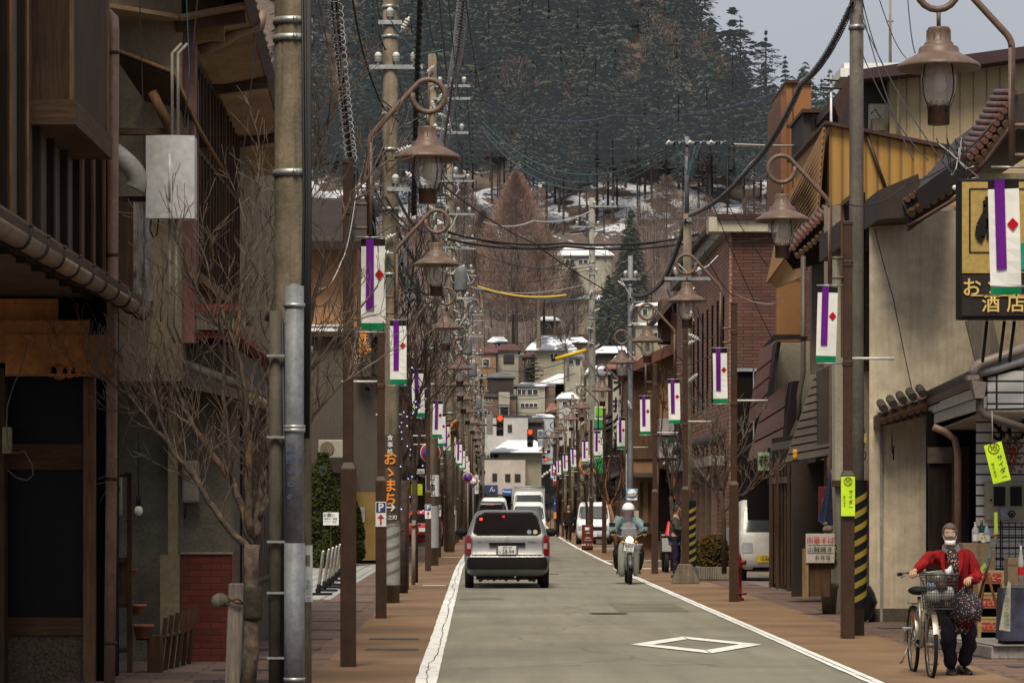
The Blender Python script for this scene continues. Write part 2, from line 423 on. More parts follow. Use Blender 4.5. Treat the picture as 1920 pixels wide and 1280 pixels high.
# ================================================================== STREET LAMPS
GLASSL = glassy('lamp_glass', (.80,.76,.68), .27, .04)
def lamp(label, x, Y, side, lens=True, hw=1., top=5.1, simple=False, yaw=0.):
 """side=+1: arm reaches to +X (post on the left pavement)"""
 t = thing('street_lamp', label, 'street lamp', (x, Y, 0), 'curl-arm street lamps along both pavements')
 s = side
 def X(v): return x + s * v
 mb = MB()
 mb.box(x-.078, x+.078, Y-.078, Y+.078, 0, 2.0)
 b = len(mb.v)
 mb.v += [(x-.078,Y-.078,2.0),(x+.078,Y-.078,2.0),(x+.078,Y+.078,2.0),(x-.078,Y+.078,2.0),(x-.052,Y-.052,2.06),(x+.052,Y-.052,2.06),(x+.052,Y+.052,2.06),(x-.052,Y+.052,2.06)]
 for q in ((0,1,5,4),(1,2,6,5),(2,3,7,6),(3,0,4,7)): mb.face([b+i for i in q])
 mb.box(x-.052, x+.052, Y-.052, Y+.052, 2.06, top)
 mb.box(x-.06, x+.06, Y-.06, Y+.06, top-.55, top-.47)
 mb.box(x-.06, x+.06, Y-.06, Y+.06, 3.33, 3.40)
 mb.box(x-.06, x+.06, Y-.06, Y+.06, top-.04, top+.01)
 mb.build('post', BROWN, t, bevel=0 if simple else .008)
 # arm
 pts = [(X(.215), Y, 4.35), (X(.215), Y, 5.28)]
 for a in range(0, 5): # elbow
  an = R(a * 11); pts.append((X(.215 + .16*(1-math.cos(an))), Y, 5.28 + .16*math.sin(an)))
 cxx, cz, r = .81, 5.75, .165
 for i in range(0, 17):
  an = R(128 - i * (128 + 190) / 16.0)
  pts.append((X(cxx + r*math.cos(an)), Y, cz + r*math.sin(an)))
 am = MB(); am.tube(pts, .028, 8)
 for z in (4.42, 4.66):
  am.tube([(X(.05), Y, z), (X(.215), Y, z)], .018, 6)
 am.build('arm', BROWN2, t)
 # head
 hx = X(.80)
 n = 14 if simple else 28
 h = MB()
 h.lathe([(.017, 5.585), (.017, 5.44)], (hx, Y, 0), 8)
 h.lathe([(.0,5.445),(.085,5.44),(.088,5.425),(.088,5.40),(.098,5.33),(.105,5.325),(.118,5.31),(.118,5.295),(.150,5.285),(.160,5.27),(.165,5.235),(.20,5.215),(.26,5.185),(.318,5.148),(.334,5.128),(.334,5.108),(.325,5.108),(.25,5.165),(.1,5.20)], (hx, Y, 0), n, caps=False)
 if not simple:
  for k in range(12):
   a = 2*PI*k/12; h.obox((hx+.092*math.cos(a), Y+.092*math.sin(a), 5.375), (.012,.012,.09))
 hood = h.build('hood', BROWN2, t)
 gl = MB(); gl.lathe([(.118,5.13),(.138,5.08),(.142,5.02),(.132,4.93),(.108,4.85),(.088,4.80)], (hx, Y, 0), n, caps=False)
 glo = gl.build('lamp_glass', GLASSL, t)
 bl = MB(); bl.lathe([(.0,4.9),(.045,4.92),(.06,4.98),(.045,5.05),(.03,5.1),(.03,5.2)], (hx, Y, 0), 12)
 bl.build('bulb', flat('milky_bulb', (.55,.5,.42), .3), glo)
 bsb = MB(); bsb.lathe([(.085,4.665),(.088,4.67),(.088,4.79),(.094,4.80),(.094,4.81),(.08,4.81)], (hx, Y, 0), n)
 if not simple:
  for k in range(10):
   a = 2*PI*k/10; bsb.obox((hx+.082*math.cos(a), Y+.082*math.sin(a), 4.825), (.022,.022,.04))
 bsb.build('lamp_base', BROWN, t)
 if not simple:
  cg = MB()
  for k in range(4):
   a = 2*PI*k/4 + .6
   cg.tube([(hx+q*math.cos(a), Y+q*math.sin(a), z) for q, z in ((.15,5.14),(.175,5.0),(.165,4.9),(.115,4.80),(.09,4.76))], .006, 5)
  cg.build('cage', BROWN, t)
 # rods for the banner
 for za in (3.37, 4.325):
  rd = MB(); rd.tube([(X(.05), Y, za), (X(.38), Y, za)], .010, 5); rd.build('banner_rod', STEELB, t)
 rd = MB(); rd.tube([(X(-.05), Y-.02, 3.43), (X(-.57), Y-.02, 3.43)], .017, 6); rd.build('bracket_rod', WHITEP, t)
 return t
m, nt, bs = nodes('banner_cloth'); BANW = m
p = coords(nt, True); n1 = noise(nt, p, 2.5, 5)
L(nt, mixc(nt, ramp(nt, n1, .3, .7), (.60,.60,.57), (.72,.72,.69)), bs.inputs['Base Color']); bs.inputs['Roughness'].default_value = .8
BPUR = flat('banner_purple', (.115,.008,.20), .8, spec=.2); BGRN = flat('banner_green', (.0,.17,.07), .8, spec=.2)
BRED = flat('banner_red', (.40,.0,.008), .8, spec=.2); BBLK = flat('banner_black', (.012,.008,.008), .8, spec=.2)
BR = random.Random(21)
def banner(label, x, Y, zt=4.31, w=.245, h=.92, tilt=0):
 """x = centre"""
 t = thing('street_banner', label, 'banner', (x, Y, zt), 'white banners hung on the lamp posts')
 ph = BR.uniform(0,6); am = BR.uniform(.008,.03)
 def SF(u,v): return Y + am*math.sin(v*4.5+u*3.5+ph)*(.3+.7*v)
 def pan(name, mat, u0, u1, v0, v1, o):
  mb = MB(); rows = []
  nv = 8
  for i in range(nv + 1):
   v = v0 + (v1-v0)*i/nv
   row = []
   for u in (u0, (u0+u1)/2, u1):
    row.append((x + (u-.5)*w, SF(u,v) - o, zt - v*h))
   rows.append(row)
  mb.grid(rows); return mb.build(name, mat, t)
 pan('cloth', BANW, 0, 1, .08, .92, 0)
 pan('top_band', BBLK, 0, 1, 0, .08, 0)
 pan('green_band', BGRN, .0, 1, .92, 1, .0)
 pan('purple_stripe', BPUR, .21, .54, 0, .78, .012)
 mb = MB(); cx = x + .27*w; cz = zt - .39*h; r = .19*w
 mb.poly([(cx-r, SF(.58,.39)-.008, cz), (cx, SF(.77,.44)-.008, cz-r*1.12), (cx+r, SF(.96,.39)-.008, cz), (cx, SF(.77,.34)-.008, cz+r*1.12)])
 mb.build('red_diamond', BRED, t)
 t.rotation_euler = (R(BR.uniform(-2,2)), R(BR.uniform(-1.6,1.6)), R(BR.uniform(-12,12)))
 return t
ORD = ['first','second','third','fourth','fifth','sixth','seventh','eighth','ninth','tenth','eleventh','twelfth','thirteenth','fourteenth']
SIGNB = flat('parking_sign_blue', (.02,.035,.16), .5); SIGNR = flat('parking_sign_red', (.4,.03,.04), .5)
def psign(label, x, Y, z0=1.33, sc=1.):
 t = thing('parking_sign', label, 'sign', (x, Y, z0), 'small P signs with red arrows on the left lamp posts')
 w, h = .078*sc, .36*sc; y = Y - .085
 mb = MB(); mb.box(x-w, x+w, y-.006, y, z0, z0+h); mb.build('sign_plate', WHITE, t, bevel=.01)
 mb = MB(); mb.box(x-w*.88, x+w*.88, y-.010, y-.006, z0+h*.57, z0+h*.97); mb.build('blue_square', SIGNB, t)
 letter([('P', x, y-.013, z0+h*.76, .16*sc, .02)], WHITE, t)
 mb = MB(); q = y-.011
 mb.poly([(x-.013*sc,q,z0+.03*sc),(x+.013*sc,q,z0+.03*sc),(x+.013*sc,q,z0+.13*sc),(x-.013*sc,q,z0+.13*sc)])
 mb.poly([(x-.05*sc,q,z0+.12*sc),(x+.05*sc,q,z0+.12*sc),(x,q,z0+.185*sc)])
 mb.build('red_arrow', SIGNR, t)
# measured rows: (post px, depth)
LEFT = [(-1.29,30.1),(-1.38,43.3),(-1.40,58.6),(-1.22,75.7),(-1.26,86),(-1.22,97),(-1.12,110),(-.96,124),(-.88,138),(-.80,152),(-.72,168),(-.62,186)]
for i, (x, Y) in enumerate(LEFT):
 lamp('brown curl-arm street lamp, %s from the front on the left pavement' % ORD[i], x, Y, 1, simple=i > 4)
 banner('white banner with purple stripe and red diamond, %s from the front in the left row' % ORD[i], x + .25, Y - .01 if i else Y, tilt=0)
for i, k in ((1, 'nearest'), (3, 'second nearest'), (4, 'third nearest'), (5, 'fourth nearest'), (7, 'fifth nearest')):
 psign('%s small white P sign with a red up arrow on the left lamp posts' % k, LEFT[i][0], LEFT[i][1])
RIGHT = [(4.55,36.6),(4.39,50.9),(4.42,63.2),(4.34,72.6),(4.60,90),(4.52,105.5),(4.58,119),(4.62,135),(4.7,150),(4.82,166),(4.95,184)]
for i, (x, Y) in enumerate(RIGHT):
 lamp('brown curl-arm street lamp, %s from the front on the right pavement' % ORD[i+1], x, Y, -1, simple=i > 3, top=5.1 if i != 2 else 5.6)
 banner('white banner with purple stripe and red diamond, %s from the front in the right row' % ORD[i+1], x - .24, Y)
# the nearest lamp on the right: its post stands outside the frame
lamp('brown curl-arm street lamp at the top right corner, in front of the liquor shop', wx(1760, 23.9) + .80, 23.9, -1)
banner('white banner with purple stripe hanging over the black and gold shop sign', wx(1883, 23.9), 23.95, zt=4.23)
# one far post behind the mirror carries two banners
banner('white banner with purple stripe beside the green shop sign, behind the round traffic mirror', wx(1121, 112), 112, zt=4.6, w=.30, h=1.1)
# ================================================================== WOODED HILL
def lin(x, pts):
 if x <= pts[0][0]: return pts[0][1]
 for (a, b), (c, d) in zip(pts, pts[1:]):
  if x <= c: return b + (d - b) * (x - a) / (c - a)
 return pts[-1][1]
HZ = [(375,-.1),(395,1.5),(430,14),(470,27),(520,42),(570,56),(600,66),(700,108),(800,150),(900,185),(1100,200)]
def hillz(x, Y):
 z = lin(Y, HZ)
 xs = x * 800.0 / max(Y, 400)
 cap = lin(xs, [(-400,120),(-120,170),(30,170),(50,140),(64,112),(76,96),(87,86),(110,72),(200,50),(500,30)])
 cap *= max(Y, 400) / 800.0 if Y < 800 else 1
 z = min(z, cap + 4*math.sin(x*.05+Y*.03))
 return z + (1.2*math.sin(x*.13+Y*.07) + .8*math.sin(x*.31-Y*.21)) * min(1, max(0, (Y-380)/60))
mb = MB(); rows = []
for j in range(0, 100):
 Y = 372 + j * 8
 rows.append([(x, Y, hillz(x, Y) - .02) for x in range(-360, 420, 6)])
mb.smooth = True; mb.grid(rows)
m, nt, bs = nodes('hill_ground'); p = coords(nt, True)
n1 = noise(nt, p, .16, 8, .72); n2 = noise(nt, p, .8, 6)
c = mixc(nt, ramp(nt, n2, .3, .7), (.05,.04,.034), (.12,.085,.066))
sy = N(nt, 'ShaderNodeSeparateXYZ'); L(nt, p, sy.inputs[0])
amt = math_n(nt, 'ADD', n1, math_n(nt, 'MULTIPLY', ramp(nt, math_n(nt, 'ABSOLUTE', math_n(nt, 'SUBTRACT', sy.outputs[1], 585.)), 45., 0.), .17))
c = mixc(nt, ramp(nt, amt, .635, .66), c, (.58,.61,.68))
L(nt, c, bs.inputs['Base Color']); bs.inputs['Roughness'].default_value = .9
tag(mb.build('hill', m), kind='structure')
def treemat(name, c1, c2, haze_glow=(.0,.0,.0), sc=.35):
 m, nt, bs = nodes(name); p = coords(nt, True)
 n1 = noise(nt, p, sc, 4, .6); n2 = noise(nt, p, 2.2, 3)
 oi = N(nt, 'ShaderNodeNewGeometry').outputs['Random Per Island']
 c = mixc(nt, ramp(nt, n1, .35, .65), c1, c2)
 c = mixc(nt, math_n(nt, 'MULTIPLY', ramp(nt, noise(nt, p, sc*.45, 3, .5), .5, .62), .5), c, (c2[0]*1.04, c2[1]*.94, c2[2]*.93))
 c = mixc(nt, ramp(nt, n2, .25, .8), mixc(nt, 1., c, (.45,.45,.5), 'MULTIPLY'), c)
 c = mixc(nt, oi, mixc(nt, 1., c, (.86,.86,.88), 'MULTIPLY'), mixc(nt, 1., c, (1.1,1.1,1.08), 'MULTIPLY'))
 L(nt, c, bs.inputs['Base Color']); bs.inputs['Roughness'].default_value = .9; bs.inputs['Specular IOR Level'].default_value = .0
 if sum(haze_glow): bs.inputs['Emission Color'].default_value = (*haze_glow, 1); bs.inputs['Emission Strength'].default_value = 1  # aerial haze painted in as a faint glow of the foliage itself
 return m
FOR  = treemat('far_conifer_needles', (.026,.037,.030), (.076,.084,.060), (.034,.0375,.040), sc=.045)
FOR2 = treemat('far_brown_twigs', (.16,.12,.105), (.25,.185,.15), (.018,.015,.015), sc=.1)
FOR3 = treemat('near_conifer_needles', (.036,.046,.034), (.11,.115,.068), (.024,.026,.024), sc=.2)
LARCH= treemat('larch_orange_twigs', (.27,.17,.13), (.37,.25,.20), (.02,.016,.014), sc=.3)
FTRK = M('far_bark', (.075,.06,.056), .95, .4, .5, 0)
def conifer_crown(mb, x, y, z, h, w, rr, n=240, droop=.25, leaf=.9, start=.18, gap=0., pine=False):
 """many drooping leaf-sized blades arranged in uneven tiers"""
 tiers = max(7, int(h / (1.1 if not pine else 1.7)))
 off = [rr.uniform(.7, 1.15) for _ in range(tiers * 8)]
 for i in range(n):
  f = start + (1 - start) * (1 - (1 - rr.random()) ** .62) if not pine else start + (1-start) * rr.random()
  tI = int(f * tiers); fq = (tI + rr.uniform(-.13, .30)) / tiers if gap or pine else f
  a = rr.random() * 2 * PI
  sec = int(a / (2*PI) * 8)
  if pine:
   prof = math.sin(min(1, (fq - start) / (1 - start) * 1.1 + .25) * PI) ** .6 if fq < .98 else .15
  else:
   prof = (1 - fq) ** .8
  rmax = w * .5 * prof * off[tI % len(off) // 1 * 1] * off[(tI*8+sec) % len(off)]
  r = rmax * (rr.random() ** .45)
  cx_, cy_ = x + r*math.cos(a), y + r*math.sin(a); cz = z + h * fq - droop * r + (.1*h*prof*.5 if pine else 0)
  s = leaf * rr.uniform(.55, 1.3)
  d = Vector((math.cos(a), math.sin(a), -droop + rr.uniform(-.35, .3))); q = Vector((-math.sin(a), math.cos(a), rr.uniform(-.5,.5)))
  c0 = Vector((cx_, cy_, cz))
  mb.poly([c0 - d*s*.5, c0 + q*s*.34, c0 + d*s*.75, c0 - q*s*.34])
 return mb
def tree_mesh(kind, seed):
 rr = random.Random(seed); mb = MB()
 if kind == 'cedar':  conifer_crown(mb, 0,0,0, 18, 12.5, rr, 800, .35, 1.15, .05, 1.)
 if kind == 'pine':   conifer_crown(mb, 0,0,0, 17, 13.0, rr, 700, .10, 1.15, .25, 1., True)
 if kind == 'bare':
  for i in range(420):
   f = .2 + .8*rr.random(); a = rr.random()*2*PI; prof = math.sin(f*PI*.93)**.7; r = 4.2*prof*rr.random()**.4
   c0 = Vector((r*math.cos(a), r*math.sin(a), 13*f)); d = Vector((math.cos(a)*.5, math.sin(a)*.5, rr.uniform(.6,1.3))); s = rr.uniform(.6,1.5)
   q = d.cross(Vector((rr.uniform(-1,1),rr.uniform(-1,1),.2))).normalized()*.035
   mb.poly([c0 - d*s*.5 - q, c0 - d*s*.5 + q, c0 + d*s*.5 + q*.4, c0 + d*s*.5 - q*.4])
 return mb
PROTO = {k: [tree_mesh(k, s) for s in range(4)] for k in ('cedar', 'pine', 'bare')}
def add_copy(dst, src, x, y, z, sc, rz, sz=1.):
 b = len(dst.v); c, s = math.cos(rz)*sc, math.sin(rz)*sc
 dst.v += [(x + v[0]*c - v[1]*s, y + v[0]*s + v[1]*c, z + v[2]*sc*sz) for v in src.v]
 dst.f += [[b + i for i in f] for f in src.f]; dst.mi += [dst.m]*len(src.f); dst.sm += [False]*len(src.f)
rr = random.Random(11)
fw = MB(); fb_ = MB(); ft = MB(); ft.smooth = True
def trunk(mb, x, y, z, h, r):
 mb.tube([(x,y,z-1),(x+rr.uniform(-.2,.2),y,z+h*.5),(x,y,z+h)], [r, r*.75, r*.3], 5, False)
cnt = 0; Y = 560
while Y < 980:
 stepx = 5.6 + (Y-560)*.01
 half0 = wx(540, Y), wx(1900, Y)
 x = half0[0]
 while x < half0[1]:
  xx = x + rr.uniform(-2.2, 2.2); yy = Y + rr.uniform(-4, 4)
  z = hillz(xx, yy)
  py = VY - (z + 19 - HC) / yy * F
  if py > -230 and z - hillz(xx, yy-25) > 1.5:
   k = rr.random()
   kind = 'cedar' if k < .52 else ('pine' if k < .84 else 'bare')
   sc = rr.uniform(.55, 1.25) * (1.25 if rr.random() < .12 else 1)
   dst = fb_ if kind == 'bare' else fw
   low = Y < 612
   if kind != 'bare' or not low:
    add_copy(dst, PROTO[kind][rr.randrange(4)], xx, yy, z + (9.5 if low else -.5), sc * (.8 if low else 1), rr.random()*6.28)
   trunk(ft, xx, yy, z, 16*sc if low else 9*sc, .28 if kind != 'bare' else .16); cnt += 1
  x += stepx
 Y += 9 if Y < 640 else 12
# leafless scrub and woodland between the forest edge and the houses
for i in range(230):
 Yq = rr.uniform(425, 560); xq = wx(rr.uniform(560, 1500), Yq)
 if 1020 < VX + xq/Yq*F < 1160 and Yq > 470: continue
 add_copy(fb_, PROTO['bare'][rr.randrange(4)], xq, Yq, hillz(xq, Yq) - 1, rr.uniform(.45, .9), rr.random()*6.28)
 trunk(ft, xq, Yq, hillz(xq, Yq), 7, .13)
print('forest trees', cnt, len(fw.f), len(fb_.f))
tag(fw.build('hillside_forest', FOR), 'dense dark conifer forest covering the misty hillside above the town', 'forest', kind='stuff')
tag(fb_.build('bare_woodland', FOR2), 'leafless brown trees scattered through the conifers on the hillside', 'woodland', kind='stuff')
tag(ft.build('forest_trunks', FTRK), 'dark straight trunks standing in snow along the forest edge', 'tree trunks', kind='stuff')
# individual trees one can tell apart
def conifer(label, px, pyb, pyt, Y, wpx, mat, kind='cedar', name='conifer_tree', n=900, seed=1, group=None, leaf=.6, start=.1, gap=1.):
 x = wx(px, Y); z0 = wz(pyb, Y); z1 = wz(pyt, Y); w = wpx / F * Y
 rr2 = random.Random(seed)
 t = thing(name, label, 'tree', (x, Y, z0), group)
 mb = MB(); conifer_crown(mb, x, Y, z0, z1 - z0, w, rr2, n, .3 if kind == 'cedar' else .08, leaf, start, gap, kind == 'pine'); mb.build('crown', mat, t)
 tk = MB(); tk.smooth = True; tk.tube([(x,Y,z0-2),(x,Y,z0+(z1-z0)*.97)], [w*.035+.1, .05], 6, False); tk.build('trunk', FTRK, t)
 return t
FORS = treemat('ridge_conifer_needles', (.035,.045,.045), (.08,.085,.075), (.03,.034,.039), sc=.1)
for i, (px, pb, pt, wd, k, lb) in enumerate([
 (1388, 190, 24, 68, 'cedar', 'tall pointed conifer on the skyline, left of the flat-topped pine'),
 (1436, 190, 50, 66, 'pine', 'tall pine with layered flat branches on the skyline'),
 (1472, 200, 100, 30, 'cedar', 'small narrow conifer on the skyline right of the layered pine'),
 (1505, 210, 122, 54, 'pine', 'low broad pine on the skyline above the orange tower'),
 (1556, 215, 126, 34, 'cedar', 'small conifer at the right end of the skyline beside the antenna'),
 (1300, 120, -60, 110, 'pine', 'large pine rising to the top edge where the ridge begins to fall'),
 (1350, 170, 92, 50, 'cedar', 'dark conifer between the big ridge pine and the pointed conifer')]):
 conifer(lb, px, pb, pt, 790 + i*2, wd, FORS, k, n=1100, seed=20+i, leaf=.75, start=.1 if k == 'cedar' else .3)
LARCHES=1
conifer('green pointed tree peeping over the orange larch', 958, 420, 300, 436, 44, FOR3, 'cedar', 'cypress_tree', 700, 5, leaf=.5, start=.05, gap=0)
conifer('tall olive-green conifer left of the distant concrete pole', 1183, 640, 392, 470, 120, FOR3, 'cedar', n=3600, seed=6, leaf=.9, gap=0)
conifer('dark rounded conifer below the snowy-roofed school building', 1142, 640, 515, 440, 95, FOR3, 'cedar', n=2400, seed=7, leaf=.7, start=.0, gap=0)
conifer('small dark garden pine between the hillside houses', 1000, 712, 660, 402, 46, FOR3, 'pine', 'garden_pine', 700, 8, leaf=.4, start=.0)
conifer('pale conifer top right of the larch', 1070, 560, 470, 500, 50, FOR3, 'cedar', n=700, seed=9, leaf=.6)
# bare trees: real branching skeleton
def bare_tree(mb, p, d, ln, r, depth, rr, spread=.55, up=.25, kids_=3, seg=3, minr=.004, taper=.62, n=5, curve=.18):
 pts = [p]; rs = [r]; dd = d.copy(); q = p.copy()
 for i in range(seg):
  dd = (dd + Vector((rr.uniform(-1,1), rr.uniform(-1,1), rr.uniform(-.6,1))) * curve + Vector((0,0,up*.12))).normalized()
  q = q + dd * (ln / seg); pts.append(q.copy()); rs.append(max(minr, r * (1 - (1-taper) * (i+1)/seg)))
 mb.tube(pts, rs, max(3, n), False)
 if depth <= 0: return
 for k in range(kids_):
  i = rr.randint(1, seg) if k else seg
  a = rr.random() * 2 * PI
  side = dd.orthogonal().normalized(); side.rotate(Matrix.Rotation(a, 3, dd))
  nd = (dd + side * spread * rr.uniform(.6, 1.3) + Vector((0,0,up))).normalized()
  bare_tree(mb, pts[i].copy(), nd, ln * rr.uniform(.58, .86), rs[i] * rr.uniform(.55, .8), depth-1, rr, spread, up, kids_, max(2, seg), minr, taper, n-1, curve)
def larch(label, px, pyb, pyt, Y, wpx, mat, n, seed, name='larch_tree', up=.9, base=.12):
 x=wx(px,Y); z0=wz(pyb,Y); h=wz(pyt,Y)-z0; w=wpx/F*Y; rr2=random.Random(seed)
 t=thing(name,label,'tree',(x,Y,z0)); mb=MB(); off=[rr2.uniform(.72,1.12) for _ in range(400)]
 for i in range(n):
  f=base+(1-base)*rr2.random()**.85; a=rr2.random()*2*PI; sec=int(a*1.6)+int(f*14)*11
  prof=min(1,(1-f)*1.9+.04)**.75*min(1,(f-base)*5+.35); r=w*.5*prof*off[sec%400]*rr2.random()**.4
  c0=Vector((x+r*math.cos(a),Y+r*math.sin(a),z0+h*f)); d=Vector((math.cos(a)*.7,math.sin(a)*.7,up+rr2.uniform(-.5,.4))).normalized(); s_=rr2.uniform(.35,1.0)
  q_=d.cross(Vector((rr2.uniform(-1,1),rr2.uniform(-1,1),.2))).normalized()*.038
  mb.poly([c0-d*s_*.5-q_,c0-d*s_*.5+q_,c0+d*s_*.5+q_*.3,c0+d*s_*.5-q_*.3])
 mb.build('crown',mat,t); tk=MB(); tk.tube([(x,Y,z0-2),(x,Y,z0+h*.96)],[w*.012+.12,.04],6,False); tk.build('trunk',FTRK,t); return t
def bare_far(label, px, pyb, pyt, Y, mat, seed, depth=5, group=None):
 x = wx(px, Y); z0 = wz(pyb, Y); h = (pyb - pyt) / F * Y
 rr2 = random.Random(seed); t = thing('bare_tree', label, 'tree', (x, Y, z0), group)
 mb = MB(); bare_tree(mb, Vector((x,Y,z0+h*.2)), Vector((0,0,1)), h*.30, h*.016, depth, rr2, .5, .3, 3, 3, .03, .7, 4)
 mb.build('crown', mat, t)
 tk = MB(); tk.tube([(x,Y,z0-1),(x,Y,z0+h*.22)], [h*.022, h*.016], 6, False); tk.build('trunk', mat, t)
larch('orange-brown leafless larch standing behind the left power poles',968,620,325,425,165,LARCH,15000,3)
BRW=treemat('brown_winter_twigs',(.16,.125,.10),(.25,.195,.16),(.012,.010,.010),sc=.3)
for i,(px,pb,pt,Y,w_,nn,lb) in enumerate(((905,632,395,432,120,5200,'rounded brown winter tree left of the orange larch'),(1020,628,430,433,130,5200,'wispy brown winter tree right of the orange larch'),(1075,640,505,445,80,2600,'small brown winter tree by the pale concrete pole'),(870,640,330,452,110,4200,'tall brown winter tree behind the left insulators'),(1250,520,330,540,120,3600,'brown winter tree above the brick building roof'),(962,628,525,428,130,3600,'low spreading brown tree on the bank under the larch'))):
 larch(lb,px,pb,pt,Y,w_,BRW,nn,80+i,'winter_tree',1.,.25)
FB1 = M('pale_brown_bark', (.20,.15,.12), .95, .3, .8, 0); FB2 = M('grey_brown_bark', (.15,.12,.11), .95, .3, .8, 0)
for i, (px, pb, pt, Y, mt, lb) in enumerate([
 (905, 640, 440, 410, FB1, 'tall bare pale-brown tree left of the orange larch, above the first hillside roof'),
 (1010, 640, 430, 415, FB1, 'bare pale tree at the right foot of the orange larch'),
 (950, 620, 480, 405, FB2, 'bare grey tree in front of the orange larch'),
 (985, 640, 520, 400, FB1, 'low wide bare tree on the brown bank above the houses'),
 (1040, 630, 490, 430, FB2, 'bare tree standing left of the concrete pole below the snowy school'),
 (1065, 700, 585, 396, FB2, 'bare garden tree in front of the snow-roofed beige house'),
 (1310, 420, 255, 600, FB1, 'tall bare pale tree rising out of the forest behind the wires'),
 (885, 700, 560, 395, FB2, 'bare tree behind the left poles beside the ochre house'),
 (1260, 640, 520, 470, FB2, 'bare tree beside the yellowish apartment block')]):
 bare_far(lb, px, pb, pt, Y, mt, 40+i, 5)
# ================================================================== TOWN ON THE SLOPE AND AT THE STREET'S END
def wallmat(n, c, s=.4): return M(n, c, .85, .15, .6, .1, streak=s)
WCREAM = wallmat('cream_render', (.42,.40,.33)); WOCH = wallmat('ochre_boards', (.30,.19,.11)); WBEI = wallmat('beige_render', (.33,.30,.22))
WBR = wallmat('brown_end_wall', (.17,.12,.095)); WGRY = wallmat('pale_grey_render', (.50,.48,.46)); WDK = wallmat('dark_timber_wall', (.06,.045,.038))
WBLU = wallmat('pale_blue_siding', (.50,.56,.62)); WPINK = wallmat('pinkish_white_render', (.56,.49,.44))
RRED = M('dull_red_roof', (.13,.065,.06), .6, .25, 1., .1); RGRY = M('grey_metal_roof', (.16,.165,.18), .45, .25, .6, .1, streak=.2); RDK = M('dark_tiled_roof', (.06,.058,.06), .6, .3, 1., .2)
def snowroof(name, base, amt):
 m, nt, bs = nodes(name); p = coords(nt, True); n1 = noise(nt, p, .22, 6, .55)
 L(nt, mixc(nt, ramp(nt, n1, amt-.02, amt+.02), (.78,.80,.85), base), bs.inputs['Base Color']); bs.inputs['Roughness'].default_value = .7; return m
RS1 = snowroof('metal_roof_under_snow', (.15,.165,.20), .56); RS2 = snowroof('roof_half_under_snow', (.14,.15,.18), .48)
def house(name, label, Y, px0, px1, pyt, pyb, wall, roof, roofrise, d=6., over=6, wins=(), side=None, group=None, slope='front', cat='house'):
 """a house whose street-facing wall covers px0..px1, pyt..pyb at depth Y; roof rises away from us"""
 x0, x1, zt, zb = wx(px0,Y), wx(px1,Y), wz(pyt,Y), wz(pyb,Y); ov = over/F*Y; rise = roofrise/F*Y
 t = thing(name, label, cat, ((x0+x1)/2, Y, zb), group)
 mb = MB(); mb.box(x0, x1, Y, Y+d, zb-4, zt); mb.build('wall', wall, t)
 mb = MB()
 if slope == 'front':      # hipped roof, ridge parallel to our view plane
  q_=min((x1-x0)*.22, rise*1.3); A=[(x0-ov,Y-ov,zt),(x1+ov,Y-ov,zt),(x1+ov,Y+d+ov,zt),(x0-ov,Y+d+ov,zt)]; B=[(x0+q_,Y+d*.5,zt+rise),(x1-q_*.6,Y+d*.5,zt+rise)]
  mb.box(x0-ov,x1+ov,Y-ov,Y+d+ov,zt-.16,zt-.01)
  for f_ in ((A[0],A[1],B[1],B[0]),(A[1],A[2],B[1]),(A[2],A[3],B[0],B[1]),(A[3],A[0],B[0])): mb.poly(f_)
 elif slope == 'gable':    # gable end towards us
  xm = (x0+x1)/2
  mb.prism([(x0-ov, zt-.1), (xm, zt+rise), (x1+ov, zt-.1), (x1+ov, zt+.15), (xm, zt+rise+.25), (x0-ov, zt+.15)], 'y', Y-ov, Y+d+ov)
  g = MB(); g.prism([(x0, zt+.01), (x1, zt+.01), (xm, zt+rise-.02)], 'y', Y+.02, Y+d); g.build('gable', wall, t)
 elif slope == 'flat':
  mb.box(x0-ov, x1+ov, Y-ov, Y+d+ov, zt, zt+.25)
 else:
  mb.prism([(x0-ov, zt), (x1+ov, zt+rise), (x1+ov, zt+rise+.15), (x0-ov, zt+.15)], 'y', Y-ov, Y+d+ov)
 mb.build('roof', roof, t)
 for wnd in wins:
  a, b, c_, e = wnd[:4]
  w_ = MB(); w_.fb(a, b, c_, e, Y-.12, .3)
  fr = w_.build('window', WHITE if len(wnd) < 5 else wnd[4], t)
  px_w = (c_ - a); gm = MB(); k = max(1, round(px_w/9))
  for q in range(k):
   u0 = a + px_w*(q+.07)/k; u1 = a + px_w*(q+.93)/k
   gm.fb(u0, b+1, u1, e-1, Y-.16, .03)
  gm.build('pane', WINGL, fr)
 return t
house('hillside_house','large house under a snowy grey roof, beige walls, highest on the right of the lane',415,997,1070,655,700,WBEI,RS2,30,9,12,[(1031,662,1046,674)])
house('hillside_house','ochre boarded house with dull red roof on the left of the slope',408,893,930,660,700,WOCH,RRED,20,8,4,[(905,672,918,688)])
house('hillside_house','cream-walled house with dull red roof beside the ochre boarded one',410,931,972,656,700,WCREAM,RRED,14,8,5,[(944,665,964,681,WDK)])
house('shed','dark timber shed with grey ridged roof below the ochre house',400,914,963,706,745,WDK,RGRY,9,5,4)
house('hillside_house','cream two-storey house with snow-dusted flat roof and two rows of windows',396,970,1022,722,770,WCREAM,RS2,8,8,6,[(970,729,986,740),(988,729,1009,740),(976,755,1008,763)])
house('annex','brown windowless end block joined to the cream two-storey house',396.5,1023,1041,722,775,WBR,RGRY,6,8,1)
house('hillside_house','dark timber house beneath a wide snow-covered roof on the right',406,1035,1097,718,752,WDK,RS1,20,9,26)
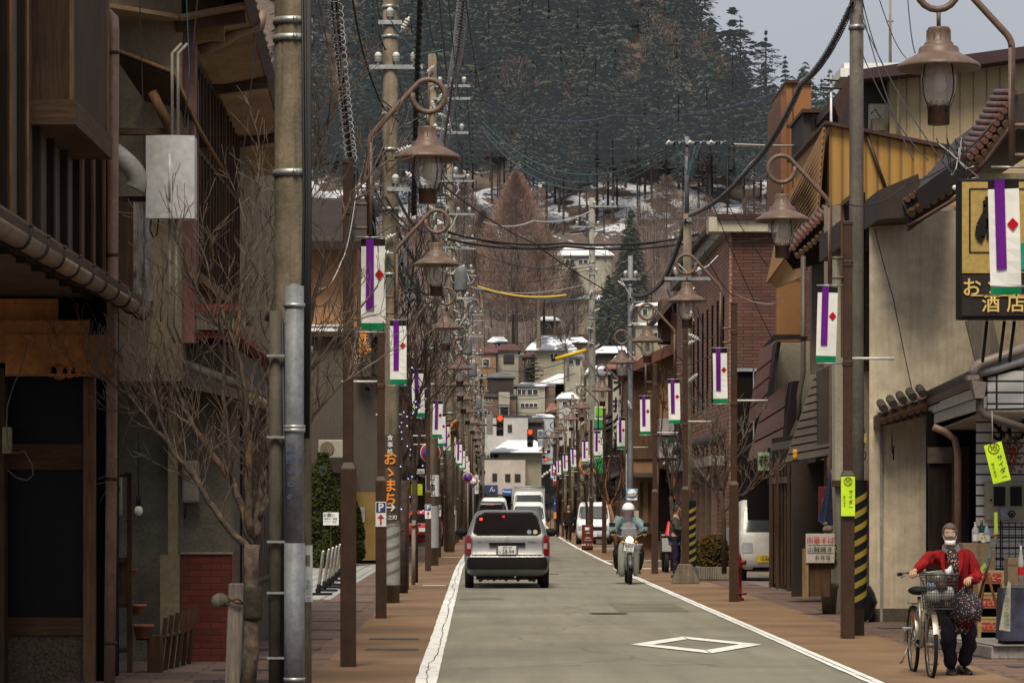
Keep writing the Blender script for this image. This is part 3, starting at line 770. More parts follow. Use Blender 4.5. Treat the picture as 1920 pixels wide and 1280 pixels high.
house('hillside_house','small house with a red tiled roof patched with snow',392,1028,1050,770,800,WBR,snowroof('red_tiles_with_snow',(.20,.09,.07),.45),16,6,5)
house('hillside_house','pale blue sided house front with lettering below the red tiled roof',388,1000,1038,780,812,WBLU,RS1,5,6,2)
house('warehouse','big pale grey building with one small window behind the traffic lights',384,909,990,782,850,WGRY,RDK,0,8,1,[(952,796,960,810,WDK)],slope='flat',cat='warehouse')
house('hillside_house','house with dark tiled roof right of the pale grey building',386,978,1016,790,820,WDK,RDK,14,6,5)
house('hillside_house','low house under a thick blanket of snow behind the street-end shop',376,935,1015,846,870,WBEI,RS1,22,7,16)
house('school_building','long building with a snow-white roof high among the trees',505,1040,1146,478,505,WCREAM,SNOW,20,10,6,[(1050,486,1078,494),(1084,486,1112,494)],cat='school')
house('school_wing','lower snow-roofed wing below the long white-roofed building',480,1085,1146,560,580,WBEI,SNOW,10,8,6)
house('apartment_block','yellowish block with snowy balconies behind the blue-grey pole',420,1192,1246,608,655,WBEI,SNOW,7,10,5,[(1206,622,1216,634),(1226,622,1240,634)])
house('apartment_block','upper snowy block stepping back above the yellowish block',440,1196,1250,572,600,WCREAM,SNOW,8,8,5,[(1205,578,1214,590),(1222,578,1240,590)])
house('hillside_house','red-roofed house with snow patches beside the blue-grey pole',395,1140,1215,690,740,WDK,snowroof('old_red_roof_with_snow',(.17,.07,.06),.42),26,8,8)
house('hillside_house','snow-covered dark house under the school wing on the right of the concrete pole',410,1120,1180,660,700,WDK,RS1,14,8,8)
house('hillside_house','small brown house half hidden behind the left poles with a snowy roof',402,868,900,700,760,WBR,RS2,12,8,5)
house('hillside_house','dark house low on the left behind the lamps',390,860,912,770,860,WDK,RGRY,10,8,5)
house('hillside_house','brown house filling the gap between cream house and grey warehouse',392,905,968,742,780,WBR,RDK,5,6,3)
for i,(px0,px1,pt,pb,Y,w_,r_,rs,sl,lb) in enumerate((
  (1060,1092,668,700,398,WCREAM,RS2,16,'front','cream house with snowy hipped roof just left of the pale concrete pole'),
  (985,1003,668,700,403,WBR,RRED,12,'front','narrow brown house with red roof between the ochre house and the big beige one'),
  (1048,1080,745,778,389,WGRY,RS1,12,'front','pale grey house under a snowy roof low on the right of the lane'),
  (1056,1098,640,662,425,WBR,RS2,12,'front','brown upper house with snow on its roof beside the concrete pole'),
  (870,898,655,690,413,WCREAM,RGRY,14,'front','cream house with grey roof half hidden behind the left pole line'),
  (1100,1140,700,740,394,WBEI,RS2,18,'front','beige house with patchy snow roof right of the concrete pole'),
  (918,948,640,660,424,WDK,RS1,12,'front','dark cottage with snowy roof above the red-roofed houses on the left'),
  (1010,1046,600,622,440,WBR,SNOW,10,'front','brown cottage buried under white snow at the foot of the wood'),
  (1084,1120,770,806,386,WOCH,RRED,16,'front','ochre house with dull red roof low behind the right lamps'),
  (880,906,800,850,386,WPINK,RGRY,12,'front','pinkish house with grey roof behind the nearer traffic light'))):
 house('hillside_house',lb,Y,px0,px1,pt,pb,w_,r_,rs,8,5,[(px0+(px1-px0)*.2,pt+6,px0+(px1-px0)*.5,pt+15),(px0+(px1-px0)*.62,pt+6,px0+(px1-px0)*.85,pt+15,WDK)],slope=sl)
# water tank
t = thing('water_tank','cream upright water tank on a small steel frame','water tank',(wx(945,390),390,wz(765,390)))
mb = MB(); mb.fb(935,735,956,759,390,1.4); mb.build('tank', WCREAM, t, bevel=.08)
mb = MB(); mb.box(wx(935,390),wx(956,390),390.1,391.2,wz(762.5,390),wz(759.4,390)); mb.box(wx(936,390),wx(938,390),390.2,390.4,wz(780,390),wz(762.5,390)); mb.box(wx(953,390),wx(955,390),390.2,390.4,wz(780,390),wz(762.5,390)); mb.build('frame', STEELB, t)
# shop at the end of the street
t = house('corner_shop','pinkish-white two-storey shop closing the end of the street with blue fascia signs',372,908,985,862,958,WPINK,RDK,0,8,0,[(923,887,932,901,WDK),(947,888,957,902,WDK),(965,888,976,902,WDK)],slope='flat',cat='shop')
mb = MB(); mb.fb(908,909,933,925,371.6,.3); mb.build('sign_board', flat('deep_blue_sign',(.02,.04,.12),.5), t)
mb = MB(); mb.fb(942,916,968,926,371.6,.3); mb.build('sign_board', flat('bright_blue_sign',(.01,.10,.42),.5), t)
letter([('Panasonic', wx(955,371.5), 371.45, wz(921,371.5), .42, .015)], WHITE, t)
letter([('ん', wx(923,371.5), 371.45, wz(917,371.5), .75, .01)], WHITE, t)
mb = MB(); mb.fb(908,926,985,929,371,.8); mb.build('canopy', RDK, t)
mb = MB(); mb.fb(912,930,981,957,371.8,.1); mb.build('shopfront', DARKG, t)
t = thing('seam_metal_roof','dark seamed metal roof sloping behind the street-end shop on the left','roof',(wx(930,374),381,wz(862,374)))
mb = MB()
pr = [(wx(890,381),381,wz(864,381)),(wx(975,381),381,wz(866,381)),(wx(948,388),388,wz(838,388)),(wx(890,388),388,wz(832,388))]
mb.poly(pr); mb.build('roof_sheet', RDK, t, solid=.1)
mb = MB()
for k in range(12):
 u = k/11; a = Vector(pr[0]).lerp(Vector(pr[1]),u); b = Vector(pr[3]).lerp(Vector(pr[2]),u); mb.tube([a+Vector((0,-.05,.12)),b+Vector((0,-.05,.12))],.07,4)
tag(mb.build('seam_ribs', CONC_L, t))
# ================================================================== LEFT SIDE
COPPER = M('patinated_copper_panel', (.50,.19,.05), .5, .4, 2.2, .1, metal=.0, streak=.3)
PLAST  = M('old_beige_plaster', (.27,.22,.145), .9, .3, 1.2, .2, streak=.4)
GBOARD = M('grey_painted_board', (.13,.10,.082), .7, .25, 1.5, .1, streak=.4)
MORTAR = M('dark_rough_mortar', (.12,.108,.085), .95, .3, 3., .6)
REDBR  = brick('red_glazed_brick', (.15,.030,.018), (.10,.020,.013), (.07,.02,.014), .22, .068, .007, .5)
PEBBLE = M('pebble_dash', (.13,.095,.065), .9, .7, 45., .8, fine=90)
SOFFIT = M('stained_plywood_soffit', (.34,.24,.155), .85, .35, 1.6, .2, streak=.2)
LATT   = GREYW
def lettered(*a, **k): return letter(*a, **k)
# ---- nearest dark timber house
t = thing('timber_house', 'dark weathered timber house at the left edge with copper panels and a long gutter', 'house', (-4.2, 24, 0))
mb = MB(); mb.box(-6, -3.56, 14, 28.4, 3.55, 9); mb.build('upper_wall', GBOARD, t)
mb = MB()   # upright battens on the street wall
for y in [20.6,21.5,22.35,23.2,24.0,24.8,25.6,26.4,27.2,28.0,28.38]:
 mb.box(-3.57, -3.50, y-.05, y+.05, 3.5, 9)
mb.box(-3.58,-3.49, 15, 28.4, 3.55, 3.72); mb.build('batten', wood('blackened_batten',(.028,.015,.009)), t)
for y in [20.6,21.5,22.35,23.2,26.4,27.2,28.0]:
 mb = MB(); mb.box(-3.505,-3.485,y+.05,y+.075,3.72,9); mb.build('batten_edge', wood('orange_edge_strip',(.30,.14,.045)), t)  # thin orange strip along one edge of each batten
sh = MB(); sh.box(-3.56, -3.24, 23.9, 26.2, 4.86, 9); sbx = sh.build('shutter_case', DWOOD, t)
mb = MB(); mb.box(-3.585, -3.20, 23.84, 26.26, 4.66, 4.86); mb.build('sill', DWOODH, sbx)
mb = MB(); mb.box(-3.25,-3.22,23.86,23.92,4.86,9); mb.box(-3.25,-3.22,26.16,26.22,4.86,9); mb.build('corner_strip', wood('worn_edge_wood',(.16,.10,.055)), sbx)
mb = MB(); mb.box(-4.05,-3.85, 23.0, 23.06, 4.1, 9); mb.build('timber_strip', MWOOD, t)
# lower frontal wall
Yf = 27.6
mb = MB(); mb.box(-6, -3.42, Yf, 28.6, 0, 3.5); mb.build('lower_wall', INTER, t)
mb = MB(); mb.fb(14, 705, 160, 835, Yf-.03, .03); mb.fb(14, 880, 160, 1158, Yf-.03, .03); mb.build('window', DARKG, t)
for a_,b_ in ((832,880),(1157,1190)): mb = MB(); mb.fb(-60,a_,156,b_,Yf-.09,.09); mb.build('cross_beam', wood('brown_cross_beam',(.095,.048,.022),vert=False), t)
mb = MB(); mb.fb(156,690,177,1300,Yf-.14,.16); mb.build('corner_post', MWOOD, t)
mb = MB(); mb.fb(-60,690,8,1300,Yf-.3,.2); mb.build('side_post', DWOOD, t)
mb = MB(); mb.fb(-60,1190,156,1300,Yf-.05,.05); mb.build('pebble_base', PEBBLE, t)
mb = MB(); mb.fb(177,700,190,1290,Yf+.1,.12); mb.build('door_frame', DWOOD, t)
# copper cloud panels, stepped
for k, (a, b, c_, d_) in enumerate(((-40, 560, 108, 650), (-20, 600, 166, 678), (10, 628, 214, 703))):
 mb = MB(); Yc = 27.2 - k*.12 + .3
 mb.fb(a, b, c_, d_, Yc, .05)
 cp = mb.build('copper_panel', COPPER, t)
 mb = MB(); e = .012
 mb.box(wx(c_,Yc)-.02, wx(c_,Yc)+.008, Yc-.012, Yc, wz(d_,Yc), wz(b,Yc)); mb.box(wx(a,Yc), wx(c_,Yc), Yc-.012, Yc, wz(d_,Yc)-.01, wz(d_,Yc)+.012); mb.build('rim', M('bright_copper_edge',(.36,.15,.05),.4,.3,4,.1,metal=.4), cp)
 mb = MB(); bx = wx(c_,Yc); z0 = wz(d_,Yc)   # cloud scroll silhouettes on the lower edge
 for j, (dx, rr_) in enumerate(((-.42,.05),(-.35,.075),(-.26,.06),(-.19,.05))): mb.lathe([(0,-.008),(rr_,-.008),(rr_,.0)], (bx+dx-.15, Yc, z0+.03), 14, ax='y')
 mb.build('cloud_scroll', COPPER, cp)
mb = MB(); mb.fb(-60, 678, 200, 703, 27.65, .06); mb.build('lintel', DWOODH, t)
# eaves over the lower floor, fascia and half-round gutter
mb = MB(); mb.prism([(-3.6,3.9),(-3.2,3.62),(-3.2,3.5),(-3.6,3.6)], 'y', 15, 28.9); mb.build('lower_eaves', DWOODH, t)
gt = thing('roof_gutter', 'long brown half-round gutter with curled iron straps along the left house', 'gutter', (-3.28, 24, 3.5))
mb = MB(); mb.smooth = True
for (y0,y1) in ((15,22.6),(22.6,25.7),(25.7,28.75)):
 rows = []
 for y in (y0, y1): rows.append([(-3.20 - .085*math.cos(PI*k/10)*-1 - .0, y, 3.50 - .085*math.sin(PI*k/10)) for k in range(11)])
 mb.grid(rows)
GUTM = M('weathered_gutter', (.21,.15,.10), .6, .35, 3, .1, streak=.3)
mb.build('gutter_channel', GUTM, gt, solid=.008)
for k, y in enumerate([20.8+ .86*i for i in range(10)]):
 mb = MB(); mb.tube([(-3.10,y,3.55)] + [(-3.20 + .096*math.cos(a), y + .10*(1-math.cos(a))/2, 3.50 + .098*math.sin(a)) for a in [R(-x) for x in range(0,181,20)]] + [(-3.33,y+.1,3.56)], .010, 5); mb.ball((-3.10,y,3.565), .016, 8); mb.build('gutter_strap', M('rusty_iron',(.06,.045,.038),.7,.3,8,.2,metal=.5), gt)
dp = thing('downpipe', 'tall brown downpipe in front of the nearest timber house', 'downpipe', (wx(211,27.35), 27.35, 0))
mb = MB(); x = wx(209,27.35); mb.smooth=True
mb.tube([(x-.02,27.35,-.05),(x,27.35,2.0),(x+.012,27.35,4.6),(x+.02,27.35,5.98),(x+.01,27.4,6.08),(x-.06,27.5,6.15)], .052, 14); mb.build('pipe', M('faded_brown_pipe',(.26,.165,.12),.5,.25,3,.05,streak=.35), dp)
for z in (5.75, 3.9, 3.0, 1.85, .35):
 mb = MB(); mb.tube([(x+.004*z-.008,27.35,z),(x+.004*z-.008,27.35,z+.03)], .06, 14); mb.build('pipe_clamp', M('rusty_iron',(.06,.045,.038)), dp)
# loop of cable and meter box at far left
t = thing('meter_box', 'small beige meter box with looping cable on the left corner post', 'meter box', (wx(12,27.1),27.1,wz(840,27.1)))
mb = MB(); mb.fb(4,800,20,850,27.1,.1); mb.build('case', M('yellowed_plastic',(.32,.28,.18),.5,.2,5,.05), t, bevel=.01)
mb = MB(); mb.tube([(wx(a,27.05),27.05,wz(b,27.05)) for a,b in ((52,640),(40,690),(26,720),(14,760),(12,800),(16,840),(28,850),(45,845),(60,870),(62,890),(50,900),(30,895),(14,880))], .007, 5); mb.build('cord', GREYW, t)
# ---- recess with boiler, alley props
t = thing('water_heater', 'white outdoor water heater box hung on a bracket above the alley', 'water heater', (wx(320,29),29,wz(410,29)))
mb = MB()
x0,x1,z0,z1 = wx(274,29),wx(365,29),wz(410,29),wz(255,29)
rows=[]
for i in range(9):
 u=i/8; rows.append([(x0+(x1-x0)*u, 28.98-.05*math.sin(u*PI)**.7, z0),(x0+(x1-x0)*u, 28.98-.05*math.sin(u*PI)**.7, z1)])
mb.smooth=True; mb.grid(rows); mb.smooth=False; mb.box(x0,x1,28.98,29.25,z0,z1)
WH = M('white_enamel', (.68,.68,.69), .35, .06, 1.5, 0, fine=12)
mb.build('case', WH, t, bevel=.012)
mb = MB(); mb.smooth=True; mb.tube([((x0+x1)/2, 28.925, z0+.17), ((x0+x1)/2, 28.925, z1-.18)], .012, 8); mb.build('moulded_ridge', WH, t)
letter([('/', (x0+x1)/2, 28.91, z0+.075, .06, .01),('noritz'.upper()[:0]+'~~', (x0+x1)/2, 28.91, z0+.055, .05, .01)], BLACK, t)
mb = MB(); mb.box(wx(220,29.1),x0,29.1,29.14,wz(318,29.1),wz(305,29.1)); mb.build('bracket_arm', DWOODH, t)
mb = MB(); mb.box(wx(220,29.1),x0,29.1,29.14,wz(378,29.1),wz(368,29.1)); mb.build('bracket_arm', DWOODH, t)
for px in (318, 330):
 mb = MB(); mb.tube([(wx(px,29.1),29.1,z0),(wx(px,29.1),29.1,wz(560,29.1)),(wx(px-4,29.1),29.15,wz(610,29.1)),(wx(px+6,29.1),29.3,wz(640,29.1))], .014, 8); mb.build('water_pipe', CONC_L, t)
mb = MB(); mb.tube([(wx(a,29),29,wz(b,29)) for a,b in ((284,410),(281,430),(287,445),(294,440),(296,425),(297,411))], .008, 5); mb.build('cord', BLACK, t)
for px in (323,334):
 mb = MB(); mb.tube([(wx(px,29.3),29.3,z1-.02),(wx(px,29.3),29.3,wz(100,29.3)),(wx(px+15,29.3),29.4,wz(80,29.3))], .016, 8); mb.build('upper_pipe', CONC_L, t)
t = thing('flexible_duct', 'fat ribbed white exhaust duct curling behind the brown downpipe', 'duct', (wx(240,28.9),28.9,wz(330,28.9)))
mb = MB(); pts=[]; rs=[]
for i in range(33):
 u=i/32; a=u*2.2
 pts.append((wx(212+46*math.sin(a*.9),29),29,wz(285+70*u,29))); rs.append(.095+(.008 if i%2 else 0))
mb.tube(pts, rs, 14); mb.build('duct_hose', M('dusty_white_hose',(.40,.38,.35),.5,.2,4,.1), t)
# ---- second house: plaster gable, lattice windows, red brick base
t = thing('plaster_house', 'old plastered house with red brick base, lattice windows and wide eaves on the left', 'house', (-3.2, 34, 0))
mb = MB(); mb.box(-6, -3.02, 30.6, 46.5, 2.9, 7.2); mb.build('upper_wall', PLAST, t)
mb = MB(); mb.box(-6, -2.56, 31.2, 45, 0, 3.3); mb.build('lower_wall', MORTAR, t)
mb = MB(); mb.box(-3.08, -2.555, 31.15, 31.2, 0, 1.12); mb.box(-2.56, -2.55, 31.15, 31.9, 0, 1.12); mb.build('brick_base', REDBR, t)
mb = MB(); mb.box(-3.09, -2.54, 31.13, 31.2, 1.12, 1.14); mb.build('ledge', PLAST, t)
mb = MB(); mb.box(-3.2, -3.1, 31.0, 31.1, 0, 3.1); mb.build('entrance_pillar', M('cream_pillar',(.20,.165,.10),.8,.2,2,.1), t)
mb = MB(); mb.fb(300,1040,336,1300,30.9,.08); mb.build('cream_panel', M('cream_pillar',(.30,.24,.13)), t)
# receding entrance with glass door
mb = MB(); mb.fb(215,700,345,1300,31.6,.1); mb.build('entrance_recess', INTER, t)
mb = MB(); mb.fb(248,850,296,1230,31.4,.04); dr = mb.build('door', flat('dark_door',(.02,.016,.012),.4), t)
mb = MB();
for a,b,c_,d_ in ((286,835,292,1230),(244,1063,296,1086)): mb.fb(a,b,c_,d_,31.34,.05)
mb.build('door_frame', wood('door_edge_wood',(.14,.085,.045)), dr)
mb = MB(); mb.ball((wx(272,31.3),31.3,wz(1076,31.3)), .042, 14); mb.build('door_knob', STEELB, dr)
# lower lattice window on the street face
for (a,b,z0,z1) in ((32.4,33.9,.75,2.75),(34.0,35.4,.75,2.75),(35.5,36.9,.75,2.75)):
 mb = MB(); mb.box(-2.57,-2.535,a,b,z0,z1); w_ = mb.build('window', WINGL, t)
 mb = MB()
 for k in range(6): y = a + (b-a)*k/5; mb.box(-2.54,-2.50,y-.022,y+.022,z0,z1)
 for z in (z0, (z0+z1)/2, z1-.06, z1-.45): mb.box(-2.54,-2.505,a,b,z,z+.05)
 mb.build('lattice', GREYW, w_)
# upper lattice windows
for (a,b) in ((31.3,33.2),(33.3,35.2),(35.4,37.4)):
 mb = MB(); mb.box(-3.03,-3.0,a,b,4.1,6.3); w_ = mb.build('window', flat('dusty_dark_pane',(.03,.028,.025),.25), t)
 mb = MB()
 for k in range(6): y = a + (b-a)*k/5; mb.box(-3.0,-2.96,y-.028,y+.028,4.05,6.35)
 for z in (4.05,4.6,5.4,6.3): mb.box(-3.0,-2.965,a,b,z,z+.05)
 mb.build('lattice', DWOOD, w_)
mb = MB(); mb.box(-3.02,-2.90,30.75,31.05,3.3,6.6); mb.build('corner_board', M('dull_red_board',(.20,.10,.085),.7,.2,2,.1), t)
mb = MB(); mb.box(-3.04,-2.86,31.2,38.6,3.95,4.05); mb.build('sill', MWOOD, t)
# red canopy with gutter
mb = MB(); mb.prism([(-3.1,3.62),(-2.44,3.42),(-2.44,3.36),(-3.1,3.36)], 'y', 30.9, 38.2); mb.build('canopy', M('faded_red_canopy',(.22,.035,.025),.6,.35,2,.1), t)
mb = MB(); mb.fb(285,590,460,618,30.85,.1); mb.build('canopy_beam', GREYW, t)
mb = MB(); mb.fb(285,570,455,583,30.8,.06); mb.build('canopy_front', M('faded_red_canopy',(.22,.035,.025)), t)
# tiled lean-to edge below the canopy
mb = MB(); mb.prism([(-3.3,3.15),(-2.35,2.78),(-2.35,2.70),(-3.3,2.9)], 'y', 30.7, 37.5); le = mb.build('tiled_leanto', TILEK, t)
for k in range(17):
 y = 30.8+k*.40; mb = MB(); mb.tube([(-3.2,y,3.14),(-2.34,y,2.80)], .07, 8); mb.build('roof_tile', TILEK, le)
mb = MB(); mb.tube([(-2.30,30.7,2.72),(-2.30,37.5,2.72)], .06, 10); mb.build('eaves_gutter', GUTM, t)
# wide upper eaves and soffit boards
mb = MB(); mb.poly([(-3.02,30.4,6.62),(-2.35,30.4,6.75),(-2.50,40.2,6.12),(-3.02,40.2,6.10)]); mb.build('soffit', SOFFIT, t, solid=.04)
mb = MB(); mb.poly([(-4.6,28.6,6.6),(-3.02,30.4,6.62),(-3.02,36,6.62),(-4.6,36,6.9)]); mb.build('gable_soffit', SOFFIT, t, solid=.04)
mb = MB(); rows=[]
for y,x,z in ((29.6,-2.33,6.78),(40.4,-2.48,6.16)): rows.append([(x,y,z-.05),(x+.09,y,z+.03),(x+.05,y,z+.16),(x-.9,y,z+.75),(-4.4,y,z+1.6)])
mb.grid(rows); mb.build('roof', TILEK, t)
for k in range(28):
 y = 29.7 + k*.385; f=(y-29.6)/10.8; x=-2.33-.15*f; z=6.78-.62*f
 mb = MB(); mb.tube([(x+.06,y,z+.06),(x-.5,y,z+.42)], .062, 7); mb.build('roof_tile', TILEK, t)
for (y,z) in ((30.6,6.6),(33.9,6.4),(37.2,6.2)):
 mb = MB(); mb.obox((-2.72,y,z-.02),(.72,.09,.12), Matrix.Rotation(R(-8),3,'Y')); mb.build('rafter', DWOODH, t)
# downpipe elbow under the eaves
mb = MB(); mb.tube([(wx(a,31.4),31.4,wz(b,31.4)) for a,b in ((492,22),(488,50),(460,55),(440,64),(420,78),(395,88),(372,94))], .055, 12); mb.build('elbow_pipe', M('faded_brown_pipe',(.17,.105,.075)), t)
mb = MB(); mb.fb(366,150,372,500,31.0,.06); mb.build('pink_pipe', M('dull_red_board',(.20,.10,.085)), t)
# dark gabled roof tucked between the houses
t = thing('alley_roof', 'low dark tiled roof on timber struts above the alley between the two houses', 'roof', (wx(290,29.6),29.6,wz(240,29.6)))
mb = MB(); Yr=29.8
mb.poly([(wx(215,Yr),Yr,wz(92,Yr)),(wx(326,Yr),Yr,wz(135,Yr)),(wx(366,Yr),Yr+1.6,wz(232,Yr)),(wx(300,Yr),Yr+1.6,wz(225,Yr))]); mb.build('roof_sheet', DWOOD, t, solid=.06)
mb = MB(); mb.tube([(wx(215,Yr),Yr-.03,wz(94,Yr)),(wx(326,Yr),Yr-.03,wz(137,Yr)),(wx(368,Yr),Yr+.3,wz(236,Yr)),(wx(414,Yr),Yr+.6,wz(316,Yr))], .022, 6); mb.build('verge_board', MWOOD, t)
mb = MB(); mb.fb(222,240,350,252,Yr+.2,.1); mb.build('tie_beam', DWOODH, t)
mb = MB(); mb.tube([(wx(283,Yr),Yr+.1,wz(170,Yr)),(wx(315,Yr),Yr+.1,wz(235,Yr))], .05, 6); mb.build('strut', MWOOD, t)
mb = MB(); mb.fb(215,0,420,75,Yr+1.2,.1); mb.build('ochre_soffit', M('ochre_peeling_paint',(.28,.20,.085),.8,.35,3,.2), t)
# signboard hanging behind
t = thing('hanging_signboard', 'dark framed signboard seen edge-on behind the white water heater', 'signboard', (wx(258,29.8),29.8,wz(560,29.8)))
mb = MB(); mb.box(wx(222,29.9),wx(250,29.9),29.9,30.0,wz(565,29.9),wz(378,29.9)); mb.build('side_board', DWOOD, t)
mb = MB(); mb.poly([(wx(250,29.9),29.9,wz(378,29.9)),(wx(281,29.9),31.2,wz(420,29.9)),(wx(281,29.9),31.2,wz(590,29.9)),(wx(250,29.9),29.9,wz(556,29.9))])
mb.build('picture_panel', M('mirrored_picture',(.22,.16,.12),.25,.9,4.,.0,col2=(.45,.42,.42)), t, solid=.03)
# hanging bulb, meters
t = thing('light_bulb', 'bare white bulb hanging on a cord in the doorway', 'light bulb', (wx(260,30.6),30.6,wz(970,30.6)))
mb = MB(); x=wx(260,30.6); mb.tube([(x,30.6,wz(810,30.6)),(x,30.6,wz(930,30.6))], .005, 5); mb.build('cord', BLACK, t)
mb = MB(); mb.tube([(x,30.6,wz(930,30.6)),(x,30.6,wz(948,30.6))], .024, 10); mb.build('socket', BLACK, t)
mb = MB(); mb.ball((x,30.6,wz(957,30.6)), .045, 14, (1,1,1.2)); mb.build('bulb', flat('bulb_glass',(.62,.6,.52),.2), t)
for k,(a,b,c_,d_,Ym,lb) in enumerate(((340,862,373,943,31.05,'rounded beige electricity meter on the dark mortar wall'),(214,890,228,968,29.5,'narrow beige box beside the brown downpipe'))):
 t = thing('electric_meter', lb, 'meter', (wx((a+c_)/2,Ym),Ym,wz(d_,Ym)))
 mb = MB(); mb.fb(a,b,c_,d_,Ym,.1); mb.build('case', M('greyed_plastic',(.22,.20,.16),.5,.2,5,.05), t, bevel=.03)
 mb = MB(); mb.lathe([(0,-.01),(.045,-.01),(.05,.01)], (wx((a+c_)/2-4,Ym),Ym-.01,wz((b*2+d_)/3,Ym)), 14, ax='y'); mb.build('dial', GREYW, t)
 mb = MB(); mb.tube([(wx(a+8,Ym),Ym+.03,wz(d_-2,Ym)),(wx(a+6,Ym),Ym+.03,wz(d_+30,Ym))], .01, 5); mb.build('conduit', BLACK, t)
# wooden rack and planters, little picket fence
t = thing('wooden_rack', 'dark timber shelf rack standing by the doorway', 'rack', (wx(230,29),29,0))
mb = MB(); mb.fb(238,885,247,1300,29,.06); mb.build('upright', DWOOD, t)
mb = MB(); mb.fb(212,885,218,1300,29.1,.06); mb.build('upright', DWOOD, t)
for py in (885,1045,1130,1214):
 mb = MB(); mb.fb(212,py,240,py+9,29.02,.3); mb.build('shelf', DWOODH, t)
mb = MB(); mb.fb(214,1054,240,1130,29.2,.04); mb.build('back_board', MWOOD, t)
t = thing('picket_fence', 'short dark picket fence with leaning boards by the red brick wall', 'fence', (wx(320,29.4),29.4,0))
for k in range(6):
 px = 300 + k*11; Yp = 29.2 + k*.28
 mb = MB(); mb.obox((wx(px,Yp)+.02,Yp,.22),(.045,.025,.62+.03*k), Matrix.Rotation(R(7),3,'Y')); mb.build('picket', DWOOD, t)
mb = MB(); mb.fb(276,1190,304,1290,29.0,.12); mb.build('end_post', DWOOD, t, bevel=.01)
mb = MB(); mb.tube([(wx(256,29),29.0,.34),(wx(300,29),29.1,.34),(wx(356,30.5),30.6,.36)], .022, 6); mb.build('rail', DWOODH, t)
TERR = M('terracotta', (.32,.13,.075), .8, .25, 5, .1)
for k,(px,py,r,Yp,lb) in enumerate(((268,1178,.10,29.0,'wide terracotta bowl on the fence ledge'),(259,1135,.08,29.3,'small terracotta pot on the rack behind the fence'),(249,1060,.045,29.3,'tiny yellow-brown pot high on the rack'))):
 t = thing('flower_pot', lb, 'flower pot', (wx(px,Yp),Yp,wz(py+20,Yp)))
 mb = MB(); z=wz(py+18,Yp); mb.lathe([(r*.65,z),(r*.95,z+r*1.1),(r*1.08,z+r*1.1),(r*1.08,z+r*1.35),(r*.9,z+r*1.35),(r*.85,z+r*1.1),(0,z+r*1.1)], (wx(px,Yp),Yp,0), 18); mb.build('pot', TERR, t)
 mb = MB(); mb.lathe([(0,z+r*1.12),(r*.85,z+r*1.12)], (wx(px,Yp),Yp,0), 12, caps=False); mb.build('soil', EARTH, t)
t = thing('sawn_log', 'short round grey log end strapped to the support post', 'log', (wx(412,27),27,wz(1126,27)))
mb = MB(); mb.lathe([(0,-.0),(.062,0),(.066,.02),(.066,.3)], (wx(409,27),27.0,wz(1126,27)), 18, ax='y'); mb.build('log', wood('pale_log',(.24,.21,.15)), t)
mb = MB(); mb.tube([(wx(409,27),27.1,wz(1126,27)),(wx(455,27),27.0,wz(1132,27))], .05, 10); mb.build('cross_log', wood('pale_log',(.24,.21,.15)), t)
t = thing('tree_stake', 'square grey timber post supporting the bare street tree', 'post', (wx(437,26.9),26.9,0))
mb = MB(); mb.prism([(wx(422,26.9),-.05),(wx(450,26.9),-.05),(wx(457,26.9),wz(1093,26.9)),(wx(429,26.9),wz(1093,26.9))], 'y', 26.85, 26.98); mb.build('timber', wood('old_grey_post',(.26,.22,.18)), t, bevel=.012)
mb = MB(); mb.tube([(wx(426,26.8),26.82,wz(1120,26.8)),(wx(442,26.8),26.8,wz(1130,26.8)),(wx(462,26.8),26.82,wz(1132,26.8))], .009, 5); mb.tube([(wx(426,26.8),26.82,wz(1128,26.8)),(wx(446,26.8),26.8,wz(1122,26.8)),(wx(462,26.8),26.82,wz(1136,26.8))], .009, 5); mb.build('rope', DWOOD, t)
# ---- forecourt: steel loop posts, topiary, restaurant wall
for k, (px, pb) in enumerate(((596,1116),(607,1109),(615,1103),(622,1098),(629,1090),(634,1083))):
 Yp = gd(pb); x = wx(px,Yp)
 t = thing('bollard', ['nearest leaning steel bollard on a black foot in the white forecourt','second leaning steel bollard from the front','third leaning steel bollard from the front','fourth leaning steel bollard from the front','fifth leaning steel bollard from the front','farthest leaning steel bollard in the forecourt row'][k], 'bollard', (x,Yp,0), 'leaning steel bollards in the forecourt')
 mb = MB(); mb.tube([(x,Yp,.05),(x+.10,Yp,.80),(x+.105,Yp,.83)], [.032,.032,.018], 12); mb.build('steel_tube', M('brushed_steel',(.55,.52,.47),.25,.15,10,.05,metal=.9), t)
 mb = MB(); mb.obox((x+.05,Yp,.03),(.42,.12,.05)); mb.tube([(x,Yp,.03),(x+.025,Yp,.2)], .045, 10); mb.build('foot', BLACK, t, bevel=.01)
TOPI = treemat('clipped_yew', (.018,.028,.010), (.055,.065,.02), sc=1.5)
